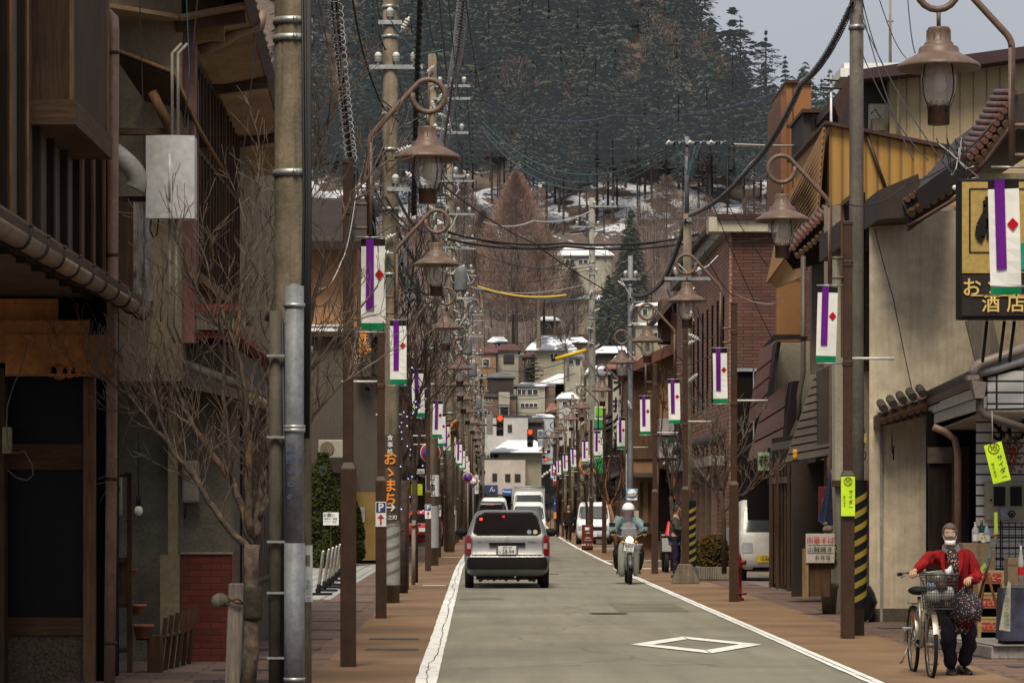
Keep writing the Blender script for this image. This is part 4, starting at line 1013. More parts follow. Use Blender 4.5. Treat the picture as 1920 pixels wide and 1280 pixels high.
def topiary(label, px, pb, pt, wd, Y, seed, name='topiary'):
 rr2 = random.Random(seed); x=wx(px,Y); z0=wz(pb,Y); h=wz(pt,Y)-z0; r=wd/F*Y/2
 t = thing(name, label, 'shrub', (x,Y,z0), None); mb = MB()
 for i in range(2600):
  f = rr2.random(); a = rr2.random()*2*PI; pr = math.sin(min(1,f*.62+.36)*PI)**.6 if f<.985 else .3
  q = r*pr*(1+.06*math.sin(f*17+a*3))*rr2.uniform(.9,1.0)
  c0 = Vector((x+q*math.cos(a),Y+q*math.sin(a),z0+h*f)); s=.06*rr2.uniform(.6,1.4)
  u = Vector((rr2.uniform(-1,1),rr2.uniform(-1,1),rr2.uniform(-1,1))).normalized(); v_ = u.orthogonal().normalized()
  mb.poly([c0-u*s, c0+v_*s*.6, c0+u*s, c0-v_*s*.6])
 mb.build('foliage', TOPI, t)
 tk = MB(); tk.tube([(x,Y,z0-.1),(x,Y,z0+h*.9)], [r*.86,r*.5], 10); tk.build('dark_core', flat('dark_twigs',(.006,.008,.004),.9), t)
topiary('tallest clipped dark green shrub behind the forecourt bollards', 606, 1075, 850, 62, 80, 1)
topiary('rounded clipped shrub in the middle of the forecourt garden', 640, 1070, 898, 52, 82, 2)
topiary('clipped cone shrub against the brown restaurant wall, right of the near lamp post', 662, 1045, 940, 42, 83, 3)
topiary('low clipped hedge behind the notice board', 622, 1072, 1000, 60, 79.5, 4, 'low_hedge')
t = thing('notice_board', 'small white notice board with black writing in front of the topiary', 'notice', (wx(620,76),76,0))
mb = MB(); mb.fb(606,960,635,984,76,.03); mb.build('board', WHITE, t)
mb = MB(); mb.fb(619,984,621,1075,76.02,.03); mb.build('stake', DWOOD, t)
letter([('お願い', wx(617,76), 75.98, wz(965,76), .10, .01),('駐車はご遠慮', wx(620,76), 75.98, wz(972,76), .055, .01),('下さい。店主', wx(619,76), 75.98, wz(978,76), .055, .01)], BLACK, t)
RWALL = M('brown_grey_restaurant_wall', (.085,.068,.054), .8, .2, .6, .15, streak=.3)
ORW = M('peach_orange_render', (.38,.21,.11), .85, .12, .8, .1, streak=.15)
t = thing('restaurant', 'brown restaurant with orange upper storey and dark roof behind the forecourt', 'restaurant', (-3.6, 86, 0))
Yw = 86.0
mb = MB(); mb.box(-9.5, wx(742,Yw), Yw, 96, 0, wz(620,Yw)); mb.build('ground_floor_wall', RWALL, t)
mb = MB(); mb.box(-9.5, wx(668,Yw), Yw+.5, 95, wz(620,Yw), wz(455,Yw)); mb.build('upper_wall', ORW, t)
mb = MB(); mb.prism([(Yw-.6, wz(470,Yw)), (Yw+5, wz(350,Yw)), (Yw+10, wz(470,Yw)), (Yw+10, wz(460,Yw)), (Yw+5, wz(338,Yw)), (Yw-.6, wz(455,Yw))], 'x', -9.8, wx(690,Yw)); mb.build('roof', M('brown_tiled_roof',(.03,.02,.016),.85,.3,2,.2), t)
mb = MB(); mb.box(-9.5, wx(668,Yw), Yw-.25, Yw+.3, wz(622,Yw), wz(616,Yw)); mb.build('white_coping', WHITE, t)
mb = MB(); mb.box(-9.5, wx(746,Yw), Yw-.3, Yw, wz(632,Yw), wz(622,Yw)); mb.build('fascia', BROWN, t)
mb = MB(); mb.fb(560,868,660,886,Yw-1.6,1.7); mb.build('porch_roof', M('brown_tiled_roof',(.05,.035,.028)), t)
mb = MB(); mb.fb(668,922,706,1050,Yw-.12,.12); dd_ = mb.build('door', M('ochre_door_cloth',(.20,.13,.04),.8,.2,2,.1), t)
mb = MB(); mb.fb(672,950,684,978,Yw-.16,.05); mb.build('notice', M('grey_notice',(.3,.3,.28)), dd_)
mb = MB(); mb.fb(560,1050,745,1062,Yw-.05,.06); mb.build('plinth', INTER, t)
for px in (700, 722):
 mb = MB(); mb.tube([(wx(px-12,Yw-.5),Yw-.1,wz(722,Yw)),(wx(px-10,Yw-.5),Yw-.5,wz(718,Yw))], .03, 6); mb.tube([(wx(px-10,Yw),Yw-.5,wz(716,Yw)),(wx(px-8,Yw),Yw-.62,wz(730,Yw))], [.07,.10], 12); mb.build('wall_floodlight', BLACK, t)
t = thing('roadside_sign', 'tall brown sign panel with orange and white writing on the restaurant front', 'sign', (wx(680,85.4),85.4,wz(706,85.4)))
mb = MB(); mb.fb(664,612,696,706,85.4,.3); mb.build('panel', RWALL, t)
Ys = 85.36
letter(vtext('あ許飲', wx(681,Ys), Ys, wz(621,Ys), .26, .20, .012), ORANGE, t)
letter([('とともに', wx(675,Ys), Ys, wz(646,Ys), .14, .01)], WHITE, t, 'white_lettering')
letter([('信州蔵屋', wx(675,Ys), Ys, wz(658,Ys), .17, .012),('〒口', wx(672,Ys), Ys, wz(673,Ys), .17, .01)], ORANGE, t, 'orange_lettering')
mb = MB(); mb.fb(664,666,679,667,Ys,.02); mb.fb(664,680,679,681,Ys,.02); mb.fb(678,666,679,681,Ys,.02); mb.build('white_frame', WHITE, t)
t = thing('air_conditioner', 'beige outdoor air conditioner unit on the restaurant wall above the shrubs', 'air conditioner', (wx(620,85.2),85.2,wz(857,85.2)))
mb = MB(); mb.fb(597,824,643,858,85.2,.4); mb.build('casing', M('beige_enamel',(.34,.32,.27),.5,.1,3,.05), t, bevel=.02)
mb = MB(); mb.lathe([(.16,-.01),(.19,-.02),(.21,-.01),(.21,.01)], (wx(613,85.2),85.19,wz(841,85.2)), 24, ax='y', caps=False); mb.lathe([(0,.0),(.19,.0)], (wx(613,85.2),85.185,wz(841,85.2)), 24, ax='y', caps=False)
for k in range(5): mb.tube([(wx(613,85.2)+(k-2)*.07,85.17,wz(841,85.2)-.17),(wx(613,85.2)+(k-2)*.07,85.17,wz(841,85.2)+.17)], .006, 4)
mb.build('fan_grille', GREYW, t)
# ---- the row of old shops beyond, left
TH = [wood('dark_board_front',(.055,.036,.026)), M('brown_plaster_front',(.13,.095,.07),.85,.25,.8,.1,streak=.4), M('cream_plaster_front',(.33,.29,.20),.85,.2,.8,.1,streak=.4), wood('red_brown_board_front',(.10,.05,.035))]
TROOF = M('old_dark_roof', (.06,.052,.048), .65, .35, 1.2, .2)
def shop(label, side, Y0, Y1, xf, h1, h2, w1, w2, sign=None, signtxt=None):
 """two-storey shop house: street wall at x=xf (side -1 left, +1 right), eaves over each floor"""
 s = side; xf = xf + bend((Y0+Y1)/2)
 def bx(mb, a, b, *r): return mb.box(xf + s*a, xf + s*b, *r)
 t = thing('shop_house', label, 'shop', (xf, (Y0+Y1)/2, 0))
 mb = MB(); bx(mb, 0, 7, Y0, Y1, 0, h1); mb.build('ground_floor_wall', w1, t)
 mb = MB(); bx(mb, .35, 7, Y0+.1, Y1-.1, h1, h2); mb.build('upper_wall', w2, t)
 mb = MB(); mb.prism([(xf - s*.55, h1-.12), (xf + s*.4, h1+.35), (xf + s*.4, h1+.47), (xf - s*.55, h1)][::s], 'y', Y0-.1, Y1+.1); mb.build('canopy_roof', TROOF, t)
 mb = MB(); mb.prism([(xf - s*.3, h2-.15), (xf + s*3.6, h2+1.5), (xf + s*7.3, h2-.15), (xf + s*7.3, h2), (xf + s*3.6, h2+1.68), (xf - s*.3, h2)][::s], 'y', Y0-.2, Y1+.2); mb.build('roof', TROOF, t)
 n = max(2, int((Y1-Y0)/3.2))
 for k in range(n):
  a = Y0 + (Y1-Y0)*(k+.12)/n; b = Y0 + (Y1-Y0)*(k+.88)/n
  mb = MB(); bx(mb, -.03, .02, a, b, .1, 2.2); d = mb.build('shopfront', DARKG, t)
  mb = MB()
  for q in range(4): y = a + (b-a)*q/3; bx(mb, -.07, -.02, y-.04, y+.04, .1, 2.25)
  bx(mb, -.07, -.02, a, b, 2.2, 2.3); mb.build('frame', DWOOD, d)
  mb = MB(); bx(mb, .31, .37, a, b, h1+1.0, h1+2.1); d = mb.build('window', WINGL, t)
  mb = MB()
  for q in range(3): y = a + (b-a)*q/2; bx(mb, .27, .33, y-.04, y+.04, h1+.95, h1+2.15)
  bx(mb, .27, .33, a, b, h1+.92, h1+1.0); bx(mb, .27, .33, a, b, h1+2.1, h1+2.18); mb.build('frame', GREYW, d)
 # end wall facing us: boards and a window
 mb = MB(); bx(mb, 1.2, 2.4, Y0+.02, Y0+.1, h1+.9, h1+2.0); mb.build('side_window', WINGL, t)
 return t
for i,(a,b,xf,h1,h2,w1,w2,lb) in enumerate([
  (97.5,107,-2.9,2.9,5.8,1,0,'dark boarded two-storey shop, first after the restaurant on the left'),
  (108,119,-3.1,2.8,6.3,0,2,'cream-walled shop house, second after the restaurant on the left'),
  (128,142,-3.0,2.9,5.6,3,1,'brown plaster shop house beyond the red parked car on the left'),
  (143,160,-2.8,3.0,6.4,0,0,'long dark timber shop house in the middle of the left row'),
  (161,180,-3.0,2.8,5.6,1,2,'cream upper-floored shop in the far left row'),
  (182,215,-2.9,3.0,6.2,0,1,'brown shop house far down the left side'),
  (218,262,-2.9,2.9,5.8,3,0,'red-brown boarded shop far down the left side'),
  (265,320,-3.2,3.0,6.4,1,1,'last brown building but one on the left'),
  (322,368,-3.4,3.0,5.6,0,2,'farthest shop house on the left before the corner')]):
 shop(lb, -1, a, b, xf, h1, h2, TH[w1], TH[w2])
# clutter of signs on the left
def hang(name, label, px0, py0, px1, py1, Y, mat, txt=None, tmat=None, cat='sign', sz=None, vert=False):
 t = thing(name, label, cat, (wx((px0+px1)/2,Y),Y,wz(py1,Y)))
 mb = MB(); mb.fb(px0,py0,px1,py1,Y,.08); mb.build('panel', mat, t, bevel=.01)
 mb = MB(); x=wx(px0 if px0<VX else px1,Y); mb.box(x-.03,x+.03,Y+.09,Y+.13,wz(py1,Y)-.3,wz(py0,Y)+.1); mb.build('bracket', BLACK, t)
 if txt:
  h = (py1-py0)/F*Y; w_ = (px1-px0)/F*Y; n = len(txt)
  if vert: s_ = sz or min(w_*.85, h/n*.9); st = vtext(txt, wx((px0+px1)/2,Y), Y-.03, wz(py0,Y)-h/n*.5, s_, h/n, .02)
  else: s_ = sz or min(h*.8, w_/n*.95); st = [(txt, wx((px0+px1)/2,Y), Y-.03, wz((py0+py1)/2,Y), s_, .02)]
  letter(st, tmat or BLACK, t)
 return t
hang('shop_sign','small yellow-green lit sign among the trees on the left',770,907,792,928,112,flat('yellow_green_sign',(.5,.6,.02),.5,emit=(.5,.55,0),es=.15))
hang('shop_sign','small white shop sign above the yellow-green one on the left',776,879,796,888,112,WHITE,'せともの',BLACK)
hang('shop_sign','cream lit box sign high among the left trees',745,660,788,671,92,M('cream_light_box',(.5,.45,.3)),None)
# giant wooden sandal sign
t = thing('sandal_sign', 'giant wooden sandal sign hanging over the left pavement above the banners', 'sign', (wx(845,103),103,wz(815,103)))
M3 = Matrix.Translation((wx(846,103),103,wz(812,103))) @ Matrix.Rotation(R(24),4,'Y') @ Matrix.Rotation(R(55),4,'Z')
mb = MB(); out=[]
for k in range(24):
 a=2*PI*k/24; out.append((.22*math.cos(a)*(1+.12*math.sin(a)), .50*math.sin(a)))
mb.prism(out,'y',-.05,.05); mb.v=[tuple(M3@Vector(v)) for v in mb.v]; mb.build('sole', M('orange_tan_wood',(.40,.17,.08),.5,.2,4,.05), t)
mb = MB(); mb.prism([(-.24,.05),(0,.2),(.24,.05),(.24,-.05),(0,.08),(-.24,-.05)],'y',-.12,-.05); mb.v=[tuple(M3@Vector(v)) for v in mb.v]; mb.build('strap', M('dark_strap',(.10,.07,.06)), t)
mb = MB(); mb.tube([(wx(830,103),103.1,wz(790,103)),(wx(850,103),103.1,wz(788,103))], .02, 6); mb.build('hanger', BLACK, t)
# no-parking roundels
def roundel(label, px, py, r, Y, pxp, kind='np'):
 t = thing('no_parking_sign' if kind=='np' else 'round_sign', label, 'road sign', (wx(px,Y),Y,wz(py,Y)-r))
 x,z=wx(px,Y),wz(py,Y)
 def disc(n,m,r0,o,r1=None):
  mb=MB(); mb.lathe([(r1 or 0,-o),(r0,-o),(r0,-o+.004)], (x,Y,z), 28, ax='y'); return mb.build(n,m,t)
 disc('rim_white', WHITE, r, .0); disc('red_ring', flat('roundel_red',(.35,.02,.03),.45), r*.94, .006)
 disc('blue_disc', flat('roundel_blue',(.02,.05,.32),.45) if kind=='np' else WHITE, r*.70, .012)
 if kind=='np':
  mb=MB(); mb.obox((x,Y-.016,z),(.13*r,.003,1.5*r), Matrix.Rotation(R(-45),3,'Y')); mb.build('red_slash', flat('roundel_red',(.35,.02,.03)), t)
 mb=MB(); mb.tube([(x,Y+.05,0),(x,Y+.05,z+r*.9)], .03, 8); mb.build('sign_pole', GALV, t)
roundel('large round blue and red no-parking sign behind the fourth left lamp post', 807, 848, .29, 85, 0)
roundel('smaller no-parking roundel farther down the left pavement', 877, 894, .22, 130, 0)
roundel('plain white round sign beside the farther no-parking roundel', 887, 902, .22, 134, 0, 'w')
t = thing('wall_sign_far', 'far vertical sign with tiny dark characters on the left', 'sign', (wx(894,200),200,2))
mb = MB(); mb.fb(890,890,897,925,200,.1); mb.build('panel', WHITE, t)
letter(vtext('日本酒', wx(893.5,199.9), 199.9, wz(896,199.9), .2, .34, .01), BLACK, t)
# ================================================================== RIGHT SIDE
DKBR = M('dark_red_brown_metal', (.055,.022,.018), .55, .25, 1.5, .1, streak=.2)
DKM  = M('dark_brown_shingle_metal', (.065,.048,.038), .6, .3, 1.5, .15, streak=.2)
YELC = corrug('yellow_corrugated_metal', (.31,.165,.03), .22, .6, .12)
ORTW = M('orange_brown_tiles', (.30,.13,.045), .6, .15, .8, .05)
BEIM = M('beige_metal_siding', (.40,.31,.18), .6, .12, .6, .05, streak=.15)
RBR1 = brick('dark_red_brick', (.16,.066,.05), (.10,.046,.04), (.045,.028,.024), .45, .085, .012, .75)
RBR2 = brick('pink_red_brick', (.40,.21,.145), (.31,.155,.105), (.12,.08,.06), .30, .11, .014, .8)
CREAMP = M('cream_board_panel', (.50,.46,.36), .8, .15, 1., .1, streak=.35)
TANW = M('tan_render', (.27,.16,.085), .85, .15, .7, .15, streak=.25)
TILEW = brick('white_grid_tiles', (.46,.45,.45), (.42,.41,.42), (.02,.018,.018), .31, .125, .012, .35, off=0., bm=.2, var=.12)
def lot(mb, px, x1, Y0, Y1, z0, z1):
 return mb.prism([(wx(px,Y0),Y0),(x1,Y0),(x1+2,Y1),(wx(px,Y1)+.12,Y1)],'z',z0,z1)
# ---- plastered house with curved-tile eaves
Yh = 42.0
t = thing('plaster_house', 'grey-beige plastered house with swept tiled eaves beside the liquor shop', 'house', (6.6, 44, 0))
x0 = wx(1630,Yh)
mb = MB(); lot(mb, 1630, 12, Yh, 50, 0, wz(395,Yh)); mb.build('wall', STUCCO, t)
mb = MB(); mb.box(x0-.01, wx(1720,Yh), Yh-.04, Yh-.002, 0, wz(1140,Yh)); mb.build('plinth', M('damp_dark_plinth',(.10,.085,.07),.9,.3,2,.3), t)
mb = MB(); mb.box(x0-.004, wx(1650,Yh), Yh-.03, Yh, wz(1140,Yh), wz(790,Yh)); mb.build('corner_pilaster', STUCCO, t)
mb = MB(); mb.fb(1650,800,1655,1165,Yh-.05,.04); mb.build('joint_strip', M('pale_joint',(.32,.30,.26)), t)
# tall slit window on the street side
mb = MB(); mb.box(x0-.03, x0+.02, 42.6, 44.6, 3.9, 6.1); w_ = mb.build('window', INTER, t)
mb = MB()
for y in (42.55,43.6,44.6): mb.box(x0-.08,x0-.03,y-.05,y+.05,3.85,6.15)
for z in (3.85,5.0,6.1): mb.box(x0-.075,x0-.03,42.55,44.6,z,z+.07)
mb.build('frame', MWOOD, w_)
# roof: low front wing with dark fascia box, then swept verge rising to the right
mb = MB(); mb.prism([(wx(1628,Yh),wz(425,Yh)),(wx(1628,Yh),wz(372,Yh)),(wx(1700,Yh),wz(342,Yh)),(wx(1712,Yh),wz(420,Yh))], 'y', Yh-1.1, Yh+6); mb.build('fascia_box', M('dark_brown_fascia',(.04,.026,.022),.6,.2,2,.05), t)
mb = MB()
for a,b in (((1695,385),(1800,300)),((1812,318),(1888,190))):
 pass
pv = [(1700,392),(1755,352),(1800,312),(1812,300)]
rows=[]
for px,py in pv: rows.append([(wx(px,Yh-1.2),Yh-1.2,wz(py+42,Yh-1.2)),(wx(px,Yh-1.2),Yh-1.25,wz(py+12,Yh-1.2)),(wx(px-6,Yh-1.2),Yh-1.0,wz(py-22,Yh-1.2)),(wx(px-6,Yh+3),Yh+4,wz(py-30,Yh-1.2))])
mb.grid(rows); mb.build('swept_eaves', M('dark_brown_fascia',(.04,.026,.022)), t, solid=.05)
def tile_edge(t, pts, Y, r=.07, n=None, mat=TILEK, back=.5, dz=.18):
 """a row of round end tiles along a verge given by pixel points, plus the under board"""
 P = [Vector((wx(a,Y),Y,wz(b,Y))) for a,b in pts]
 L_ = sum((b-a).length for a,b in zip(P,P[1:])); n = n or int(L_/(r*2.1)); out=[]
 for k in range(n):
  d = L_*(k+.5)/n
  for a,b in zip(P,P[1:]):
   if d <= (b-a).length: out.append(a+(b-a)*d/(b-a).length); break
   d -= (b-a).length
 for q in out:
  mb = MB(); mb.tube([q+Vector((0,-.03,0)), q+Vector((.02,back,dz))], r, 9); mb.build('roof_tile', mat, t)
tile_edge(t, [(1702,405),(1760,372),(1812,338)], Yh-1.35, .052, None, DWOOD)
tile_edge(t, [(1697,378),(1750,340),(1806,298)], Yh-1.3, .036, None, M('red_brown_glazed_tile',(.13,.06,.048),.45,.35,5,.1), 1.6, .15)
mb = MB(); mb.tube([(wx(a,Yh-1.4),Yh-1.4,wz(b,Yh-1.4)) for a,b in ((1702,425),(1725,412),(1765,388),(1802,366))], .03, 6); mb.build('verge_moulding', DKBR, t)
mb = MB(); mb.poly([(wx(1712,Yh),Yh-1.2,wz(428,Yh)),(wx(1830,Yh),Yh-1.2,wz(375,Yh)),(wx(1990,Yh),Yh-1.2,wz(330,Yh)),(wx(1990,Yh),Yh-.02,wz(700,Yh)),(wx(1830,Yh),Yh-.02,wz(600,Yh)),(wx(1640,Yh),Yh-.02,wz(418,Yh))]);
# upper right swept gable of the liquor shop
t2 = thing('liquor_shop', 'liquor shop with white tiled canopy and wavy tiled eaves at the right edge', 'shop', (7, 35, 0))
Ys = 35.6
mb = MB(); lot(mb, 1830, 9.5, Ys, 41, 0, wz(735,Ys)); mb.build('ground_floor_wall', TILEW, t2)
mb = MB(); lot(mb, 1822, 12, Ys-.3, 41, wz(690,Ys), wz(330,Ys)); mb.build('upper_wall', PLAST, t2)
tile_edge(t2, [(1815,300),(1850,262),(1885,205),(1905,168)], Ys-.5, .038, None, M('red_brown_glazed_tile',(.13,.06,.048)), 1.4, .2)
tile_edge(t2, [(1818,318),(1856,282),(1893,228)], Ys-.6, .05, None, DWOOD, .5, .1)
mb = MB(); mb.prism([(wx(1808,Ys),wz(292,Ys)),(wx(1888,Ys),wz(188,Ys)),(wx(1980,Ys),wz(170,Ys)),(wx(1980,Ys),wz(260,Ys)),(wx(1895,Ys),wz(250,Ys)),(wx(1820,Ys),wz(330,Ys))],'y',Ys-.45,Ys+4); mb.build('gable_roof', M('dark_brown_fascia',(.04,.026,.022)), t2)
mb = MB(); mb.tube([(wx(a,Ys-.7),Ys-.7,wz(b,Ys-.7)) for a,b in ((1818,334),(1850,300),(1886,250),(1902,226))], .028, 6); mb.build('verge_moulding', DKBR, t2)
# dark wooden board props near the sign foot
mb = MB(); mb.obox((wx(1850,33),33.2,wz(635,33)),(.30,.05,.50),Matrix.Rotation(R(-14),3,'Y')); mb.build('weathered_board', wood('split_grey_board',(.10,.08,.065)), t2)
# white tiled canopy with soffit
mb = MB(); mb.prism([(wx(1852,33),wz(766,33)),(wx(1852,33),wz(708,33)),(wx(1990,33),wz(672,33)),(wx(1990,33),wz(762,33))],'y',33,33.5); mb.build('canopy', TILEW, t2)
CANS = M('cream_soffit', (.30,.27,.22), .8, .15, 2, .1)
mb = MB(); mb.prism([(wx(1852,33),33.02),(10,33.02),(10,41),(wx(1760,41),41)],'z',wz(767,33)-.03,wz(767,33)-.002); mb.build('canopy_soffit', CANS, t2)
# side eaves running back from the canopy (street-side, white fascia boards)
e0 = (wx(1850,33), 33, wz(765,33)); e1 = (wx(1745,41.8), 41.8, wz(797,41.8))
def ed(dx, dz): return [Vector((e0[0]+dx,e0[1],e0[2]+dz)), Vector((e1[0]+dx,e1[1],e1[2]+dz))]
for k,(z0,z1,mt,nm) in enumerate(((0.,.13,M('white_grey_fascia',(.38,.36,.34),.6,.15,3,.05,streak=.2),'fascia_board'),(.14,.24,M('white_grey_fascia',(.38,.36,.34)),'fascia_board'),(.26,.36,DKBR,'eaves_gutter'))):
 a,b = ed(-.02*k,z0), ed(-.02*k,z1); mb = MB(); mb.poly([a[0],a[1],b[1],b[0]]); mb.build(nm, mt, t2, solid=.04)
TB = M('charcoal_ridge_tile', (.05,.042,.038), .55, .3, 5, .1)
for k in range(22):
 f = k/21; q = Vector(e0).lerp(Vector(e1), f) + Vector((-.05,0,.40)); mb = MB(); mb.tube([q, q+Vector((.7,0,.30))], .075, 9); mb.build('roof_tile', TB, t2)
mb = MB(); mb.poly([Vector(e0)+Vector((-.05,0,.36)),Vector(e1)+Vector((-.05,0,.36)),Vector(e1)+Vector((1.5,0,1.0)),Vector(e0)+Vector((1.5,0,1.0))]); mb.build('eaves_slope', TB, t2, solid=.05)
# second eaves in front of the stucco house, running left
t3 = thing('lean_to_roof', 'narrow lean-to roof with old tiles and brackets on the plastered house', 'roof', (wx(1690,41.5),41.5,wz(780,41.5)))
for pts,r,mt in (([(1648,770),(1690,752),(1740,735)],.06,TB),([(1650,792),(1700,775),(1750,760)],.045,DWOOD)):
 tile_edge(t3, pts, 41.4, r, None, mt, .5, .1)
mb = MB(); mb.prism([(wx(1646,41.5),wz(800,41.5)),(wx(1646,41.5),wz(778,41.5)),(wx(1760,41.5),wz(738,41.5)),(wx(1760,41.5),wz(775,41.5))],'y',41.42,41.97); mb.build('roof_sheet', DKBR, t3)
mb = MB(); mb.tube([(wx(1672,41.3),41.3,wz(806,41.3)),(wx(1673,41.3),41.3,wz(850,41.3)),(wx(1676,41.3),41.3,wz(835,41.3)),(wx(1675,41.3),41.3,wz(862,41.3))], .01, 5); mb.build('hanging_cord', BLACK, t3)
# thick grey gutter pipes and hopper
gp = thing('downpipe', 'thick brown-grey gutter pipe with hopper bending under the white tiled canopy', 'downpipe', (wx(1830,32.8),32.8,wz(780,32.8)))
PG = M('mauve_grey_pipe', (.20,.165,.15), .45, .2, 4, .05, streak=.2)
mb = MB(); mb.tube([(wx(a,32.7),32.7,wz(b,32.7)) for a,b in ((1825,705),(1826,692),(1836,683),(1855,676),(1880,668),(1925,652))], .055, 12); mb.build('overflow_pipe', PG, gp)
mb = MB(); mb.tube([(wx(a,32.75),32.75,wz(b,32.75)) for a,b in ((1838,697),(1870,690),(1925,672))], .05, 10); mb.build('gutter_end', M('pale_blue_grey_gutter',(.30,.31,.33),.5,.15,4,.05), gp)
mb = MB(); mb.fb(1814,703,1836,712,32.6,.15); mb.prism([(wx(1822,32.6),wz(712,32.6)),(wx(1850,32.6),wz(716,32.6)),(wx(1848,32.6),wz(733,32.6)),(wx(1844,32.6),wz(746,32.6)),(wx(1829,32.6),wz(746,32.6))],'y',32.6,32.78); mb.build('hopper', PG, gp)
mb = MB(); mb.tube([(wx(a,32.7),32.7,wz(b,32.7)) for a,b in ((1837,744),(1837,765),(1845,777),(1870,786),(1930,806))], .045, 12); mb.build('elbow_pipe', M('dark_mauve_pipe',(.09,.07,.06),.45,.2,4,.05), gp)
mb = MB(); mb.tube([(wx(a,38),38,wz(b,38)) for a,b in ((1750,800),(1770,808),(1790,822),(1796,850),(1796,1090))], .045, 10); mb.build('inner_pipe', M('faded_brown_pipe',(.17,.105,.075)), gp)
# doorway
t4 = thing('doorway', 'dark timber doorway recessed between the plastered wall and the tiled shopfront', 'doorway', (wx(1775,41),41,0))
mb = MB(); mb.fb(1738,770,1840,1210,40.6,.1); mb.build('recess_back', INTER, t4)
mb = MB(); mb.fb(1741,838,1818,868,40.4,.1); mb.build('lintel', wood('pale_brown_lintel',(.15,.12,.09),vert=False), t4)
mb = MB(); mb.fb(1742,870,1786,1200,40.45,.06); mb.build('door', wood('very_dark_door',(.028,.018,.013)), t4)
mb = MB(); mb.fb(1786,862,1791,1200,40.38,.06); mb.build('door_stile', MWOOD, t4)
mb = MB(); mb.fb(1800,840,1818,1200,40.3,.06); mb.build('side_panel', wood('very_dark_door',(.028,.018,.013)), t4)
# step in front of the shop
t5 = thing('shop_step', 'low pale stone step in front of the liquor shop crates', 'step', (wx(1850,33),33,0))
mb = MB(); mb.prism([(5.15,34.6),(5.45,31.6),(8,31.6),(8,36),(5.15,36)],'z',0,.14); mb.build('slab', CONC_L, t5, bevel=.015)
mb = MB(); mb.prism([(5.17,34.5),(5.47,31.55),(8,31.55),(8,31.62),(5.5,31.62)],'z',.145,.155); mb.build('tile_nosing', CONC_L, t5)
# wall-mounted electric cabinet with ripped poster
t6 = thing('meter_cabinet', 'beige meter cabinet with two dark windows on the tiled shop wall', 'cabinet', (wx(1885,35.4),35.4,wz(975,35.4)))
mb = MB(); mb.fb(1850,902,1925,975,35.4,.18); mb.build('casing', M('beige_cabinet',(.32,.29,.22),.5,.1,4,.05), t6, bevel=.01)
for a in (1864,1895):
 mb = MB(); mb.fb(a,912,a+21,948,35.37,.04); mb.build('window', DARKG, t6)
mb = MB(); mb.fb(1876,952,1892,974,35.36,.03); mb.build('blue_poster', M('torn_blue_poster',(.20,.26,.30),.6,.5,20,0), t6)
mb = MB(); mb.lathe([(.03,-.0),(.045,-.0)], (wx(1897,35.35),35.35,wz(963,35.35)), 16, ax='y', caps=False); mb.ball((wx(1897,35.36),35.36,wz(964,35.36)),.02,8); mb.build('face_sticker', BLACK, t6)
mb = MB(); mb.lathe([(0,-.01),(.014,-.01)], (wx(1858,35.38),35.38,wz(937,35.38)), 10, ax='y'); mb.build('lock', BLACK, t6)
letter([('SU', wx(1893,35.5), 35.5, wz(800,35.5)-.05, .35, .02)], BLACK, t2, 'shop_lettering')
# dried-flower decoration
t7 = thing('artificial_flowers', 'faded pink artificial blossom spray on the tiled shop wall', 'flowers', (wx(1895,35.3),35.3,wz(870,35.3)))
mb = MB(); rr=random.Random(5)
for k in range(120):
 c0=Vector((wx(rr.uniform(1880,1918),35.3),35.3+rr.uniform(-.05,.1),wz(rr.uniform(815,885),35.3))); s=.022
 u=Vector((rr.uniform(-1,1),rr.uniform(-1,1),rr.uniform(-1,1))).normalized(); v_=u.orthogonal()
 mb.poly([c0-u*s,c0+v_*s,c0+u*s,c0-v_*s])
mb.build('blossom', M('faded_pink_blossom',(.30,.16,.12),.8,.4,20,0), t7)
mb = MB()
for k in range(8): mb.tube([(wx(1895,35.35),35.35,wz(890,35.35)),(wx(rr.uniform(1880,1918),35.35),35.35,wz(rr.uniform(810,850),35.35))], .004, 4)
mb.build('twigs', MWOOD, t7)
mb = MB(); mb.tube([(wx(1898,35.25),35.25,wz(838,35.25)),(wx(1904,35.25),35.25,wz(866,35.25))], [.02,.008], 6); mb.build('red_ribbon', RED, t7)
# ---- black and gold hanging shop sign
t = thing('shop_sign', 'large black and gold hanging sign of the liquor shop with gold writing', 'sign', (wx(1860,30),30,wz(598,30)))
Yg = 30.0
mb = MB(); mb.fb(1798,335,1990,598,Yg,.22); mb.build('frame', BLACK, t, bevel=.015)
mb = MB(); mb.fb(1804,341,1990,512,Yg-.012,.02); mb.build('gold_panel', M('mustard_sign_face',(.42,.30,.09),.45,.1,2,.02), t)
mb = MB(); mb.fb(1804,515,1990,592,Yg-.012,.02); mb.build('dark_panel', M('black_brown_sign_face',(.025,.018,.015),.4,.2,3,.02), t)
mb = MB()
for a,b,c_,d_ in ((1817,353,1820,474),(1820,353,1990,355),(1820,472,1990,474)): mb.fb(a,b,c_,d_,Yg-.02,.01)
mb.build('inner_border', BLACK, t)
mb = MB(); # brushed character, built as thick curved strokes
def stroke(pts, ws):
 P=[Vector((wx(a,Yg),Yg-.03,wz(b,Yg))) for a,b in pts]
 for i in range(len(P)-1):
  d=(P[i+1]-P[i]).normalized(); n_=Vector((-d.z,0,d.x))
  mb.poly([P[i]-n_*ws[i],P[i+1]-n_*ws[i+1],P[i+1]+n_*ws[i+1],P[i]+n_*ws[i]])
stroke([(1846,375),(1852,385),(1850,400),(1840,425),(1836,445),(1840,455)],[.03,.05,.045,.06,.05,.01])
